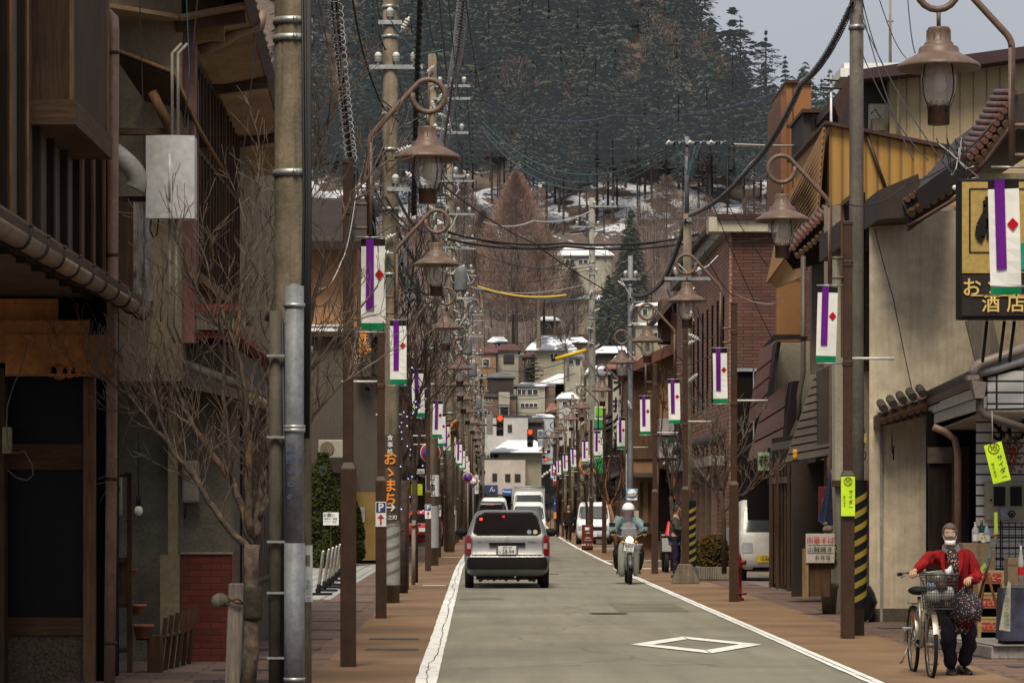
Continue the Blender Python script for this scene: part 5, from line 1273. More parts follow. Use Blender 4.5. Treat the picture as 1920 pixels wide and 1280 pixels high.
stroke([(1846,372),(1870,368),(1905,366)],[.01,.025,.02]); stroke([(1858,388),(1880,384),(1900,386)],[.012,.02,.01]); stroke([(1852,410),(1852,440),(1850,450)],[.02,.015,.01])
mb.build('brushed_character', BLACK, t)
Yl = Yg-.03
letter([('おゝたや', wx(1878,Yl), Yl, wz(541,Yl), .20, .012)], GOLD, t)
letter([('酒', wx(1858,Yl), Yl, wz(571,Yl), .19, .01), ('店', wx(1905,Yl), Yl, wz(571,Yl), .19, .01)], GOLD, t, 'lower_lettering')
mb = MB(); mb.fb(1820,553,1925,555,Yl,.008); mb.build('underline', GOLD, t)
mb = MB(); mb.fb(1914,455,1925,505,Yg-.03,.01); mb.build('green_patch', flat('jade_green',(.0,.22,.16),.5), t)
for px in (1860,1893,1912):
 mb = MB(); mb.tube([(wx(px,Yg),Yg+.3,wz(600,Yg)),(wx(px+14,Yg),Yg+1,wz(668,Yg))], .018, 6); mb.build('sign_strut', BLACK, t)
# ---- white board house with the cream panels, awnings
t = thing('board_house', 'narrow house with cream boards, dark window and slanting shingled awning behind the right lamp post', 'house', (6, 50, 0))
Yb = 50.0
mb = MB(); lot(mb, 1545, 8, Yb, 58, 0, wz(385,Yb)); mb.build('wall', M('dim_beige_wall',(.17,.145,.115),.85,.2,1,.15,streak=.3), t)
Yq = 46.0
mb = MB(); mb.fb(1566,480,1634,900,Yq,.4); mb.build('board_panel', CREAMP, t)
mb = MB(); mb.fb(1618,470,1632,680,Yq-.05,.06); w_=mb.build('window', flat('brownish_pane',(.06,.045,.03),.2), t)
mb = MB();
mb.fb(1616,466,1619,684,Yq-.09,.05); mb.fb(1631,466,1635,684,Yq-.09,.05); mb.fb(1616,570,1635,574,Yq-.09,.05); mb.build('window_frame', MWOOD, w_)
mb = MB(); mb.fb(1618,684,1645,695,Yq-.2,.25); mb.build('window_sill', DWOODH, t)
mb = MB(); mb.fb(1566,900,1640,912,Yq-.1,.5); mb.build('lower_trim', DWOODH, t)
mb = MB(); mb.fb(1558,912,1600,1150,Yq,.6); mb.build('ground_pier', M('worn_grey_pier',(.26,.235,.20),.85,.2,2,.1,streak=.5), t)
mb = MB(); mb.fb(1600,912,1640,1150,Yq+.6,.1); mb.build('side_recess', M('worn_grey_pier',(.26,.235,.20)), t)
# shingled mansard awning
Ya = 49.5
def awning(t, name, quad, Y, mat, n, thick=.08, depth=1.2):
 """quad: px corners top-left, top-right, bottom-right, bottom-left; courses are overlapping boards"""
 TL,TR,BR,BL = [Vector((wx(a,Y),Y,wz(b,Y))) for a,b in quad]
 TL.y += depth; TR.y += depth
 for k in range(n):
  a,b = k/n, (k+1.12)/n
  p = [TL.lerp(BL,a),TR.lerp(BR,a),TR.lerp(BR,b),TL.lerp(BL,b)]
  p[2].y -= .05; p[3].y -= .05
  mb = MB(); mb.poly(p); mb.build(name, mat, t, solid=.02)
awning(t, 'awning_board', [(1545,690),(1566,680),(1566,850),(1472,866)], Ya, DKM, 11)
mb = MB(); mb.prism([(wx(1545,Ya),wz(690,Ya)),(wx(1566,Ya),wz(680,Ya)),(wx(1566,Ya),wz(850,Ya)),(wx(1530,Ya),wz(866,Ya))],'y',Ya+.1,Ya+1.4); mb.build('awning_side', DKM, t)
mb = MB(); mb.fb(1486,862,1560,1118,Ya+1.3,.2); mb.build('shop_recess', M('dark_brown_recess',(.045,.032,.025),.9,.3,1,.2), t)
# lattice shopfront
t = thing('lattice_shopfront', 'tall dark timber lattice shopfront under the shingled awning', 'shopfront', (wx(1475,56),56,0))
for px0,px1,Yz in ((1443,1449,60.0),(1456,1460,58.6),(1477,1481,57.4),(1494,1500,56.4)):
 mb = MB(); mb.fb(px0,862,px1,952+int(1.6*F/Yz),Yz,.12); mb.build('post', DWOOD, t)
for (a,Y0),(b,Y1) in (((1447,60.0),(1497,56.4)),):
 for z0,z1 in ((wz(905,58),wz(893,58)),(2.75,2.9)):
  mb = MB(); mb.poly([(wx(a,Y0),Y0+.06,z0),(wx(b,Y1),Y1+.06,z0),(wx(b,Y1),Y1+.06,z1),(wx(a,Y0),Y0+.06,z1)]); mb.build('rail', M('grey_brown_rail',(.13,.105,.09),.7,.2,3,.1), t, solid=.05)
mb = MB(); mb.poly([(wx(1447,60.2),60.2,0),(wx(1499,56.6),56.6,0),(wx(1499,56.6),56.6,3),(wx(1447,60.2),60.2,3)]); mb.build('glass', DARKG, t, solid=.03)
mb = MB()
for k in range(9):
 f=k/8; x=wx(1447,60.1)+(wx(1499,56.5)-wx(1447,60.1))*f; y=60.1-3.6*f; mb.box(x-.02,x+.02,y-.05,y,.1,2.4)
mb.build('lattice', DWOOD, t)
mb = MB(); mb.box(wx(1500,56.3),wx(1530,56.3),56.3,56.4,0,3.); mb.build('door', INTER, t)
# dark-red mansard awnings
t = thing('mansard_building', 'building with steep dark red mansard roof panels and a beige wall between them', 'building', (6.8, 66, 0))
Ym = 64.
mb = MB(); mb.fb(1450,640,1530,940,Ym+1.3,3); mb.build('wall', M('olive_beige_wall',(.25,.225,.165),.85,.1,1,.1), t)
awning(t, 'mansard_panel', [(1432,655),(1460,634),(1442,760),(1402,795)], Ym+.6, DKBR, 4, depth=.9)
mb = MB(); mb.prism([(wx(1462,Ym),wz(636,Ym)),(wx(1470,Ym),wz(632,Ym)),(wx(1448,Ym),wz(762,Ym)),(wx(1440,Ym),wz(762,Ym))],'y',Ym+.5,Ym+1.5); mb.build('mansard_edge', M('very_dark_red_edge',(.02,.009,.008),.6), t)
awning(t, 'mansard_panel', [(1440,750),(1482,716),(1467,835),(1402,862)], Ym-.4, DKBR, 3, depth=.8)
mb = MB(); mb.prism([(wx(1482,Ym),wz(716,Ym)),(wx(1503,Ym),wz(714,Ym)),(wx(1488,Ym),wz(790,Ym)),(wx(1468,Ym),wz(836,Ym))],'y',Ym-.4,Ym+.5); mb.build('mansard_edge', M('very_dark_red_edge',(.02,.009,.008)), t)
mb = MB(); mb.poly([(wx(1425,Ym),Ym-.1,wz(655,Ym)),(wx(1450,Ym),Ym-.1,wz(628,Ym)),(wx(1505,Ym),Ym-.1,wz(628,Ym)),(wx(1505,Ym),Ym-.1,wz(636,Ym)),(wx(1455,Ym),Ym-.1,wz(638,Ym))]); mb.build('coping', M('very_dark_red_edge',(.02,.009,.008)), t, solid=.08)
mb = MB(); mb.fb(1402,860,1500,1065,Ym+1.2,.2); mb.build('dark_front', INTER, t)  # near-black panel closing the ground floor
hang('shop_sign','pale green sign with a brushed black character under the dark red awning',1421,848,1443,882,62.8,M('pale_green_glass_sign',(.28,.36,.24),.35,.15,4,0),'花',BLACK)
for k,(px,py0,py1,Yd) in enumerate(((1506,480,800,53.0),(1560,500,905,47.2))):
 t = thing('downpipe', ['dark brown downpipe left of the first right banner','mauve-brown downpipe with a kink beside the cream boards'][k], 'downpipe', (wx(px,Yd),Yd,wz(py1,Yd)))
 mb = MB(); pts=[(px,py0),(px,py1-60 if k else py1-100),(px-(4 if k else 8),py1-45 if k else py1-60),(px-(4 if k else 8),py1-12)]
 if k: pts += [(px+2,py1),(px+16,py1+2)]
 mb.tube([(wx(a,Yd),Yd,wz(b,Yd)) for a,b in pts], .045, 10); mb.build('pipe', M('brown_gutter_plastic',(.13,.085,.065)) if k else M('dark_mauve_pipe',(.09,.07,.06)), t)
 mb = MB(); mb.fb(px-8,py0+150,px+8,py0+156,Yd-.06,.1); mb.build('pipe_clamp', BLACK, t)
t = thing('warning_lamp', 'small round amber warning lamp below the shingled awning', 'lamp', (wx(1491,49.3),49.3,wz(862,49.3)))
mb = MB(); x=wx(1491,49.3); z=wz(862,49.3); mb.lathe([(.04,z),(.042,z+.07),(.034,z+.085),(.04,z+.10),(.045,z+.16),(.03,z+.175)],(x,49.3,0),14); mb.build('amber_lens', flat('amber_plastic',(.55,.26,.02),.3), t)
mb = MB(); mb.lathe([(.05,z-.03),(.05,z)],(x,49.3,0),14); mb.build('base', BLACK, t)
# ---- roofs and upper volumes behind
t = thing('corrugated_building', 'building with mustard corrugated upper wall and slatted orange screen', 'building', (8, 56, 0))
Yc = 56.
mb = MB(); mb.prism([(wx(1555,Yc),wz(400,Yc)),(wx(1555,Yc),wz(236,Yc)),(wx(1790,Yc),wz(285,Yc)),(wx(1790,Yc),wz(400,Yc))],'y',Yc,Yc+6); mb.build('corrugated_wall', YELC, t)
mb = MB(); mb.prism([(wx(1545,Yc),wz(234,Yc)),(wx(1545,Yc),wz(228,Yc)),(wx(1800,Yc),wz(278,Yc)),(wx(1800,Yc),wz(286,Yc))],'y',Yc-.15,Yc+6); mb.build('coping', DKBR, t)
mb = MB(); mb.tube([(wx(1622,Yc),Yc-.06,wz(248,Yc)),(wx(1662,Yc),Yc-.06,wz(360,Yc))], .035, 5); mb.build('brace', BROWN, t)
SLAT = M('orange_slat_wood', (.36,.19,.06), .6, .2, 2, .05)
A=[(1555,236),(1555,400),(1536,440),(1440,530),(1440,505),(1470,400)]
TL,TR,BR,BL = [Vector(v) for v in ((wx(1470,62),62,wz(395,62)),(wx(1548,Yc),Yc-.05,wz(240,Yc)),(wx(1535,Yc),Yc-.1,wz(400,Yc)),(wx(1440,62),62-.1,wz(532,62)))]
mb = MB(); mb.poly([TL,TR,BR,BL]); mb.build('screen_back', M('orange_slat_wood',(.36,.19,.06)), t, solid=.05)
for k in range(13):
 f=(k+.4)/13; a=TR.lerp(BR,f); b=TL.lerp(BL,f)
 mb = MB(); mb.tube([a+Vector((-.03,-.10,0)), b+Vector((-.03,-.10,0))], .016, 4); mb.build('screen_slat', M('dark_slat_gap',(.10,.045,.015)), t)
mb = MB(); mb.poly([BL,BL+Vector((.15,-.1,-.10)),(wx(1500,58),58,wz(520,58)),(wx(1540,Yc),Yc-.12,wz(455,Yc)),BR]); mb.build('screen_soffit', SLAT, t, solid=.05)
mb = MB(); mb.fb(1456,530,1506,640,64,.3); mb.build('brown_wall_below', M('ochre_end_panel',(.25,.12,.045),.7,.15,1,.05), t)
# tiled eaves below the screen, right of the lamp head
tile_edge(t, [(1485,470),(1500,450),(1540,410),(1565,388)], 54.5, .042, None, M('red_brown_glazed_tile',(.13,.06,.048)), 1., .2)
tile_edge(t, [(1492,484),(1530,452),(1572,408)], 54.3, .045, None, DWOOD, .5, .1)
mb = MB(); mb.poly([(wx(1470,55),55,wz(482,55)),(wx(1560,55),55,wz(385,55)),(wx(1640,55),55,wz(372,55)),(wx(1640,55),55.4,wz(470,55)),(wx(1490,55),55.4,wz(500,55))]); mb.build('eaves_soffit', M('dark_brown_fascia',(.04,.026,.022)), t, solid=.05)
mb = MB(); mb.fb(1522,480,1566,700,55.6,.3); mb.build('lower_wall', M('dim_beige_wall',(.17,.145,.115)), t)
t = thing('beige_building', 'tall beige metal-clad building with dark raking roof edge on the right skyline', 'building', (12, 72, 0))
Yv = 72.
mb = MB(); mb.prism([(wx(1668,Yv),0),(wx(1668,Yv),wz(150,Yv)),(wx(1930,Yv),wz(112,Yv)),(wx(1930,Yv),0)],'y',Yv,Yv+10); mb.build('wall', BEIM, t)
mb = MB(); mb.prism([(wx(1600,Yv),wz(158,Yv)),(wx(1600,Yv),wz(140,Yv)),(wx(1680,Yv),wz(128,Yv)),(wx(1930,Yv),wz(94,Yv)),(wx(1930,Yv),wz(116,Yv)),(wx(1680,Yv),wz(150,Yv))],'y',Yv-.8,Yv+10); mb.build('roof_edge', M('maroon_roof_edge',(.05,.025,.028),.6,.2,1,.05), t)
for k in range(9):
 px=1700+k*25; mb = MB(); mb.box(wx(px,Yv)-.01,wx(px,Yv)+.01,Yv-.02,Yv,wz(275,Yv),wz(135-(px-1680)*.13,Yv)-.2); mb.build('wall_seam', M('dark_tan_seam',(.22,.16,.09)), t)  # thin raised seam strips in a darker tan
mb = MB(); mb.fb(1590,150,1668,270,Yv+.5,2); mb.build('recess_wall', M('dark_grey_recess',(.05,.043,.04),.85,.2,1,.1), t)
mb = MB(); mb.fb(1630,195,1668,262,Yv+.3,.2); mb.build('cream_return', CREAMP, t)
mb = MB(); mb.tube([(wx(a,Yv),Yv-.2,wz(b,Yv)) for a,b in ((1688,138),(1685,136),(1682,142),(1682,272))], .04, 8); mb.build('downpipe', M('yellow_cream_pipe',(.42,.34,.2)), t)
mb = MB(); mb.fb(1636,222,1660,245,Yv-.1,.3); mb.tube([(wx(1632,Yv),Yv-.1,wz(215,Yv)),(wx(1640,Yv),Yv-.1,wz(206,Yv)),(wx(1650,Yv),Yv-.1,wz(222,Yv))], .02, 6); mb.build('roof_ventilator', GREYW, t)
mb = MB(); mb.poly([(wx(1562,66),66,wz(195,66)),(wx(1590,66),66,wz(142,66)),(wx(1600,66),66,wz(150,66)),(wx(1575,66),66,wz(230,66))]); mb.build('verge', DKBR, t, solid=.1)
t = thing('white_rooftop_box', 'white rooftop plant room beside the concrete pole against the sky', 'rooftop', (wx(1640,90),90,wz(140,90)))
mb = MB(); mb.fb(1583,118,1686,140,90,3); mb.build('upper_box', WHITE, t); mb = MB(); mb.fb(1576,128,1600,144,89.8,2); mb.build('side_box', WHITE, t)
t = thing('roof_mast', 'thin pale mast standing on the roofs against the sky', 'mast', (wx(1669,92),92,wz(120,92)))
mb = MB(); mb.tube([(wx(1669,92),92,wz(125,92)),(wx(1669,92),92,wz(-30,92))], [.05,.03], 6); mb.build('mast', CONC_L, t)
mb = MB(); mb.tube([(wx(1669,92)-.1,92,wz(40,92)),(wx(1669,92)+.1,92,wz(40,92))], .03, 6); mb.build('collar', CONC_L, t)
t = thing('orange_tower', 'orange tiled slab tower above the brick building', 'tower', (wx(1490,88),88,0))
mb = MB(); mb.fb(1474,155,1521,640,88,4); mb.build('main_slab', ORTW, t)
mb = MB(); mb.fb(1464,180,1475,640,87.5,4); mb.build('side_slab', M('darker_orange_tiles',(.20,.085,.035),.6,.15,.8,.05), t)
mb = MB(); mb.fb(1473,150,1522,156,87.9,4.2); mb.build('coping', BROWN, t)
for py in (235,300,370):
 mb = MB(); mb.fb(1474,py,1521,py+2,87.97,.05); mb.build('tile_joint', BROWN, t)
mb = MB(); mb.fb(1486,156,1488,640,87.97,.05); mb.build('vertical_joint', BROWN, t)
t = thing('dark_parapet_block', 'small dark block with pale wall beside the orange tower', 'building', (wx(1530,80),80,5))
mb = MB(); mb.fb(1506,208,1520,300,80,3); mb.build('dark_slab', M('dark_grey_recess',(.05,.043,.04)), t)
mb = MB(); mb.fb(1520,210,1550,300,80.2,3); mb.build('pale_wall', M('pinkish_grey_wall',(.30,.25,.22),.8,.1,1,.05), t)
mb = MB(); mb.fb(1504,204,1552,211,79.8,3.4); mb.build('coping', BROWN, t)
t = thing('antenna', 'slim television antenna mast with dark dishes beside the orange screen', 'antenna', (wx(1559,60),60,wz(400,60)))
mb = MB(); mb.tube([(wx(1559,60),60,wz(400,60)),(wx(1558,60),60,wz(140,60))], .03, 8); mb.build('mast', STEELB, t)
for k,(py,w_) in enumerate(((150,14),(165,20),(232,16))):
 mb = MB(); mb.tube([(wx(1558-w_,60),59.95,wz(py,60)),(wx(1558+w_,60),59.95,wz(py+3,60))], .018, 5); mb.build('antenna_arm', BLACK, t)
# ---- red brick building
t = thing('brick_building', 'red brick building with tall slot windows and a dark front wall', 'building', (8, 80, 0))
Yk = 76.; xk = wx(1372,Yk)
mb = MB(); mb.box(xk, 13, Yk, 96, 0, wz(437,Yk)); mb.build('front_wall', RBR1, t)
mb = MB(); mb.box(xk-.06, xk, Yk+.0, 96, 0, wz(440,Yk)); sw = mb.build('street_wall', RBR2, t)
mb = MB(); mb.box(xk-.25, 13, Yk-.25, 96.3, wz(437,Yk), wz(414,Yk)); mb.build('cornice', M('greenish_white_cornice',(.30,.31,.28),.7,.15,1,.05,streak=.3), t)
mb = MB(); mb.box(xk-.4, 13, Yk-.4, 96.5, wz(414,Yk), wz(404,Yk)); mb.build('roof_cap', DKBR, t)
mb = MB(); mb.box(xk-.6, xk+.9, Yk-.3, Yk+.6, wz(436,Yk), wz(409,Yk)); mb.build('white_box', CREAMP, t)
for k in range(9):
 y = 77.6 + k*1.75; mb = MB(); mb.box(xk-.09, xk-.05, y, y+.36, 4.4, 7.1); mb.build('slot_window', INTER, t)
 mb = MB(); mb.box(xk-.085, xk-.05, y, y+.5, 2.7, 3.3); mb.build('low_window', INTER, t)
for k in range(14):
 y = 77 + k*1.2; mb = MB(); mb.tube([(xk-.06,y,3.55),(xk-.30,y,3.45),(xk-.34,y,3.25)], .12, 7); mb.build('curved_canopy_rib', TB, t)
mb = MB(); mb.fb(1385,695,1460,1060,Yk-.5,.4); mb.build('dark_doorway', INTER, t)
mb = MB(); mb.fb(1376,690,1460,696,Yk-.6,.15); mb.build('grey_lintel', STEELB, t)
mb = MB(); mb.fb(1412,690,1414,870,Yk-.6,.05); mb.build('frame_post', STEELB, t)
mb = MB(); mb.box(xk-.05,xk+.0,78,92,0,2.5); mb.build('ground_glazing', DARKG, t)
for k in range(8):
 y = 77.5+k*2.; mb = MB(); mb.box(xk-.4,xk-.25,y,y+.15,0,2.7); mb.build('column', BROWN2, t)
mb = MB(); mb.box(xk-.5,xk-.1,77,93,2.7,2.95); mb.build('beam', CONC_L, t)
# ---- tan house with reddish verge, shop signs
t = thing('tan_house', 'tan rendered house with reddish sloping verge and dark side, right of the bus stop', 'house', (7, 100, 0))
Yt = 97.
mb = MB(); mb.prism([(wx(1188,Yt),0),(wx(1188,Yt),wz(690,Yt)),(wx(1290,Yt),wz(640,Yt)),(wx(1310,Yt),wz(640,Yt)),(wx(1310,Yt),0)],'y',Yt,Yt+9); mb.build('wall', TANW, t)
mb = MB(); mb.fb(1186,700,1236,860,Yt-.08,.08); mb.build('dark_boards', wood('rust_brown_boards',(.11,.06,.035)), t)
mb = MB(); mb.prism([(wx(1180,Yt),wz(700,Yt)),(wx(1180,Yt),wz(680,Yt)),(wx(1290,Yt),wz(632,Yt)),(wx(1290,Yt),wz(652,Yt))],'y',Yt-.6,Yt+9); mb.build('verge', M('dull_red_verge',(.16,.07,.05),.7,.3,2,.1), t)
mb = MB(); mb.fb(1236,784,1300,815,Yt-1.1,1.); mb.build('white_fascia', M('white_fascia_board',(.42,.40,.39),.7,.1,1,.05), t)
mb = MB(); mb.lathe([(0,-.02),(.20,-.02),(.20,0)], (wx(1273,Yt),Yt-1.12,wz(803,Yt)), 24, ax='y'); mb.build('red_emblem', flat('red_flame_emblem',(.45,.07,.03),.5), t)
mb = MB(); mb.lathe([(.05,-.03),(.09,-.03)], (wx(1273,Yt),Yt-1.12,wz(804,Yt)), 16, ax='y', caps=False); mb.build('emblem_ring', WHITE, t)
mb = MB(); mb.fb(1236,818,1300,858,Yt-1.0,.9); mb.build('sign_band', M('grey_white_band',(.36,.36,.34),.7,.1,1,.05), t)
letter([('中野洋品', wx(1268,Yt-1.05), Yt-1.05, wz(829,Yt-1.05), .30, .02)], flat('dark_green_letters',(.02,.09,.05),.5), t)
mb = MB(); mb.fb(1236,861,1312,878,Yt-1.2,.5); mb.build('brown_sign', M('dark_brown_sign',(.05,.025,.018)), t)
letter([('← お宿', wx(1262,Yt-1.25), Yt-1.25, wz(869,Yt-1.25), .22, .015)], WHITE, t, 'white_lettering')
mb = MB(); mb.fb(1258,884,1276,935,Yt-1.0,.1); mb.build('orange_poster', M('orange_red_poster',(.55,.11,.03),.6,.6,9,0), t)
mb = MB(); mb.fb(1236,878,1310,1035,Yt-.6,.3); mb.build('shopfront', DARKG, t)
mb = MB(); mb.fb(1186,886,1232,894,Yt-1.2,1.2); mb.build('lean_to', TROOF, t)
mb = MB(); mb.fb(1190,894,1232,1000,Yt-.4,.3); mb.build('ochre_front', M('ochre_shopfront',(.22,.15,.08),.8,.3,2,.1), t)
for px in (1200,1215):
 mb = MB(); mb.fb(px,905,px+5,1000,Yt-.45,.05); mb.build('slat', DWOOD, t)
mb = MB(); mb.fb(1300,640,1308,860,Yt-3,1); mb.build('cream_strip', CREAMP, t)
mb = MB(); mb.fb(1240,560,1308,640,Yt+2,2); mb.build('brown_gable', M('brown_gable_wall',(.12,.075,.05),.8,.2,1,.1), t)
mb = MB(); mb.prism([(wx(1232,Yt),wz(590,Yt)),(wx(1290,Yt),wz(520,Yt)),(wx(1320,Yt),wz(520,Yt)),(wx(1320,Yt),wz(532,Yt)),(wx(1292,Yt),wz(532,Yt)),(wx(1234,Yt),wz(602,Yt))],'y',Yt+1,Yt+9); mb.build('high_roof', TROOF, t)
mb = MB(); mb.fb(1258,585,1268,700,Yt+1.9,.1); mb.fb(1275,545,1283,640,Yt+1.9,.1); mb.build('tan_pier', TANW, t)
# tall white vertical signboard with brushed characters
hang('vertical_signboard','tall white vertical signboard with brushed black characters beside the blue-grey pole',1149,712,1176,840,104,M('off_white_signboard',(.50,.49,.45),.7,.08,2,.02),'不技久呂',BLACK,vert=True,sz=.52)
t = hang('green_shop_sign','green and white convenience shop sign behind the concrete pole',1115,762,1131,886,116,WHITE,None)
mb = MB(); mb.fb(1116,763,1130,780,115.95,.04); mb.build('lime_square', flat('lime_green',(.15,.5,.02),.4), t)
mb = MB(); mb.fb(1115,786,1131,818,115.95,.04); mb.build('green_field', flat('sign_green',(.01,.28,.08),.4), t)
mb = MB(); mb.fb(1115,858,1131,886,115.95,.04); mb.build('green_field', flat('sign_green',(.01,.28,.08)), t)
for i,(a,b,xf,h1,h2,w1,w2,lb) in enumerate([
  (107,114,6.0,2.9,5.4,1,3,'brown shop house behind the white signboard on the right'),
  (138,150,5.9,2.9,6.0,0,1,'dark timber shop house beyond the parked van on the right'),
  (151,172,5.9,2.9,5.6,3,2,'cream upper-floored shop house beyond the walking man'),
  (174,200,5.8,3.0,6.2,0,0,'long dark shop house far down the right side'),
  (203,240,5.8,2.9,5.6,1,1,'brown plaster shop far down the right side'),
  (244,300,5.8,3.0,6.2,3,0,'red-brown shop near the far right end of the street'),
  (305,366,5.8,2.9,5.6,1,2,'farthest right-hand shop at the end of the street')]):
 shop(lb, 1, a, b, xf, h1, h2, TH[w1], TH[w2])
# far lit signs and globe lamps
t = hang('parking_sign_tower','narrow red white and blue parking sign far down on the right',1037,885,1043,908,175,WHITE,'P',SIGNB,vert=True,sz=.24)
mb = MB(); mb.fb(1037,885,1043,890,174.95,.04); mb.build('red_field', RED, t); mb = MB(); mb.fb(1037,901,1043,908,174.95,.04); mb.build('red_field', RED, t)
t = hang('parking_sign_tower','narrow blue and orange parking sign low down on the far right',1038,934,1043,972,160,SIGNB,'P駐',WHITE,vert=True,sz=.12)
mb = MB(); mb.fb(1038,960,1043,972,159.95,.04); mb.build('orange_field', ORANGE, t)
for k,(px,py) in enumerate(((1040,879),(1032,882),(1026,886),(1021,889),(1017,893))):
 Y=230+k*18; t=thing('globe_lamp','round white globe lamp, %s from the front in the far right row' % ORD[k],'street lamp',(wx(px,Y)+.0,Y,0),'white globe lamps far down the street')
 mb=MB(); mb.ball((wx(px,Y),Y,wz(py,Y)),.15,10); mb.build('globe',WHITEP,t); mb=MB(); mb.tube([(wx(px,Y),Y,0),(wx(px,Y),Y,wz(py,Y)-.14)],.03,5); mb.build('post',BLACK,t)
for k,(px,py) in enumerate(((893,896),(897,902),(889,893))):
 Y=240+k*18; t=thing('globe_lamp','round white globe lamp, %s of three in the far left row' % ORD[k],'street lamp',(wx(px,Y),Y,0),'white globe lamps far down the street')
 mb=MB(); mb.ball((wx(px,Y),Y,wz(py,Y)),.15,10); mb.build('globe',WHITEP,t); mb=MB(); mb.tube([(wx(px,Y),Y,0),(wx(px,Y),Y,wz(py,Y)-.14)],.03,5); mb.build('post',BLACK,t)
t = hang('hanging_street_sign','small pale hanging sign with two dark characters beside the farther traffic light',1008,805,1019,838,168,M('pale_blue_white_sign',(.45,.48,.52),.6,.08,2,.02),'安川',M('blue_grey_ink',(.10,.14,.2)),vert=True,sz=.30)
# ================================================================== VEHICLES
WINDS = flat('windscreen_glass', (.045,.05,.047), .12, spec=.45)
TYRE = M('tyre_rubber', (.014,.013,.013), .85, .3, 9, .2); RIM = flat('dull_wheel_rim', (.28,.28,.29), .4, .6)
CARG = flat('tinted_car_glass', (.012,.010,.010), .3, spec=.0)
LENSR = flat('red_tail_lens', (.15,.006,.010), .2); LENSW = flat('clear_headlamp', (.45,.46,.48), .12, .3)
BUMP = flat('black_bumper_plastic', (.014,.013,.014), .7, spec=.08)
PLATEW = flat('white_number_plate', (.68,.68,.64), .45); PLATEY = flat('yellow_number_plate', (.62,.42,.02), .45)
def paint(name, col, metal=.0, rough=.3):
 m = flat(name, col, rough+.08, metal, coat=.2); return m
class Car:
 """levels: (z, y_rear, y_front, half_width, rear_corner, front_corner); local origin at ground centre of the tail"""
 def __init__(s, lv): s.lv = lv
 def at(s, z):
  lv = s.lv
  if z <= lv[0][0]: return lv[0]
  for a, b in zip(lv, lv[1:]):
   if z <= b[0]:
    f = (z-a[0])/(b[0]-a[0]); return tuple(a[i]+(b[i]-a[i])*f for i in range(6))
  return lv[-1]
 def ring(s, z, n=6):
  _, yr, yf, hw, rr_, rf = s.at(z); P = []
  for cx, cy, r, a0 in ((hw-rr_, yr+rr_, rr_, -90), (hw-rf, yf-rf, rf, 0), (-hw+rf, yf-rf, rf, 90), (-hw+rr_, yr+rr_, rr_, 180)):
   for k in range(n+1):
    a = R(a0 + 90*k/n); P.append((cx+r*math.cos(a), cy+r*math.sin(a), z))
  return P
 def body(s, mb):
  mb.smooth = True; rings = [s.ring(l[0]) for l in s.lv]; n = len(rings[0]); b = len(mb.v)
  for r in rings: mb.v += r
  for i in range(len(rings)-1):
   for k in range(n):
    k2 = (k+1) % n; mb.face([b+i*n+k, b+i*n+k2, b+(i+1)*n+k2, b+(i+1)*n+k])
  mb.face([b+k for k in reversed(range(n))]); mb.face([b+(len(rings)-1)*n+k for k in range(n)])
  mb.smooth = False
 def pt(s, face, u, z, off):
  _, yr, yf, hw, rr_, rf = s.at(z)
  if face == 'rear':
   e = max(0, abs(u)-(hw-rr_)); return (u, yr + rr_ - math.sqrt(max(0, rr_**2-min(e,rr_)**2)) - off, z)
  if face == 'front':
   e = max(0, abs(u)-(hw-rf)); return (u, yf - rf + math.sqrt(max(0, rf**2-min(e,rf)**2)) + off, z)
  sg = 1 if face == 'right' else -1
  return (sg*(hw+off), u, z)
 def panel(s, mb, face, z0, z1, u0, u1, off=.006, nz=6, nu=10, cr=0.):
  """u0,u1: numbers or functions of z; cr: rounded corners"""
  rows = []
  for i in range(nz+1):
   f = i/nz; z = z0+(z1-z0)*f
   a = u0(z) if callable(u0) else u0; c = u1(z) if callable(u1) else u1
   if cr:
    d = min(f, 1-f)*abs(z1-z0)
    k = cr - math.sqrt(max(0, cr*cr-(cr-min(d,cr))**2)); a += k; c -= k
   rows.append([s.pt(face, a+(c-a)*j/nu, z, off) for j in range(nu+1)])
  mb.smooth = True; mb.grid(rows); mb.smooth = False
def xf(mb, T):
 M4 = Matrix.Translation(T[0]) @ Matrix.Rotation(T[1], 4, 'Z')
 mb.v = [tuple(M4 @ Vector(v)) for v in mb.v]
def wheel(t, x, y, r, w, T, n=24):
 mb = MB(); mb.lathe([(r*.62,-w/2),(r*.93,-w/2),(r,-w*.36),(r,w*.36),(r*.93,w/2),(r*.62,w/2)], (x,y,r), n, ax='x', caps=False); xf(mb,T)
 ty = mb.build('wheel', TYRE, t)
 mb = MB(); mb.lathe([(0,-w*.42),(r*.2,-w*.44),(r*.55,-w*.30),(r*.64,-w*.45),(r*.64,w*.45),(r*.55,w*.30),(r*.2,w*.44),(0,w*.42)], (x,y,r), n, ax='x', caps=False); xf(mb,T); mb.build('rim', RIM, ty)
def tletter(strings, mat, t, T, name='lettering'):
 M4 = Matrix.Translation(T[0]) @ Matrix.Rotation(T[1], 4, 'Z'); return letter(strings, mat, t, name, M4)
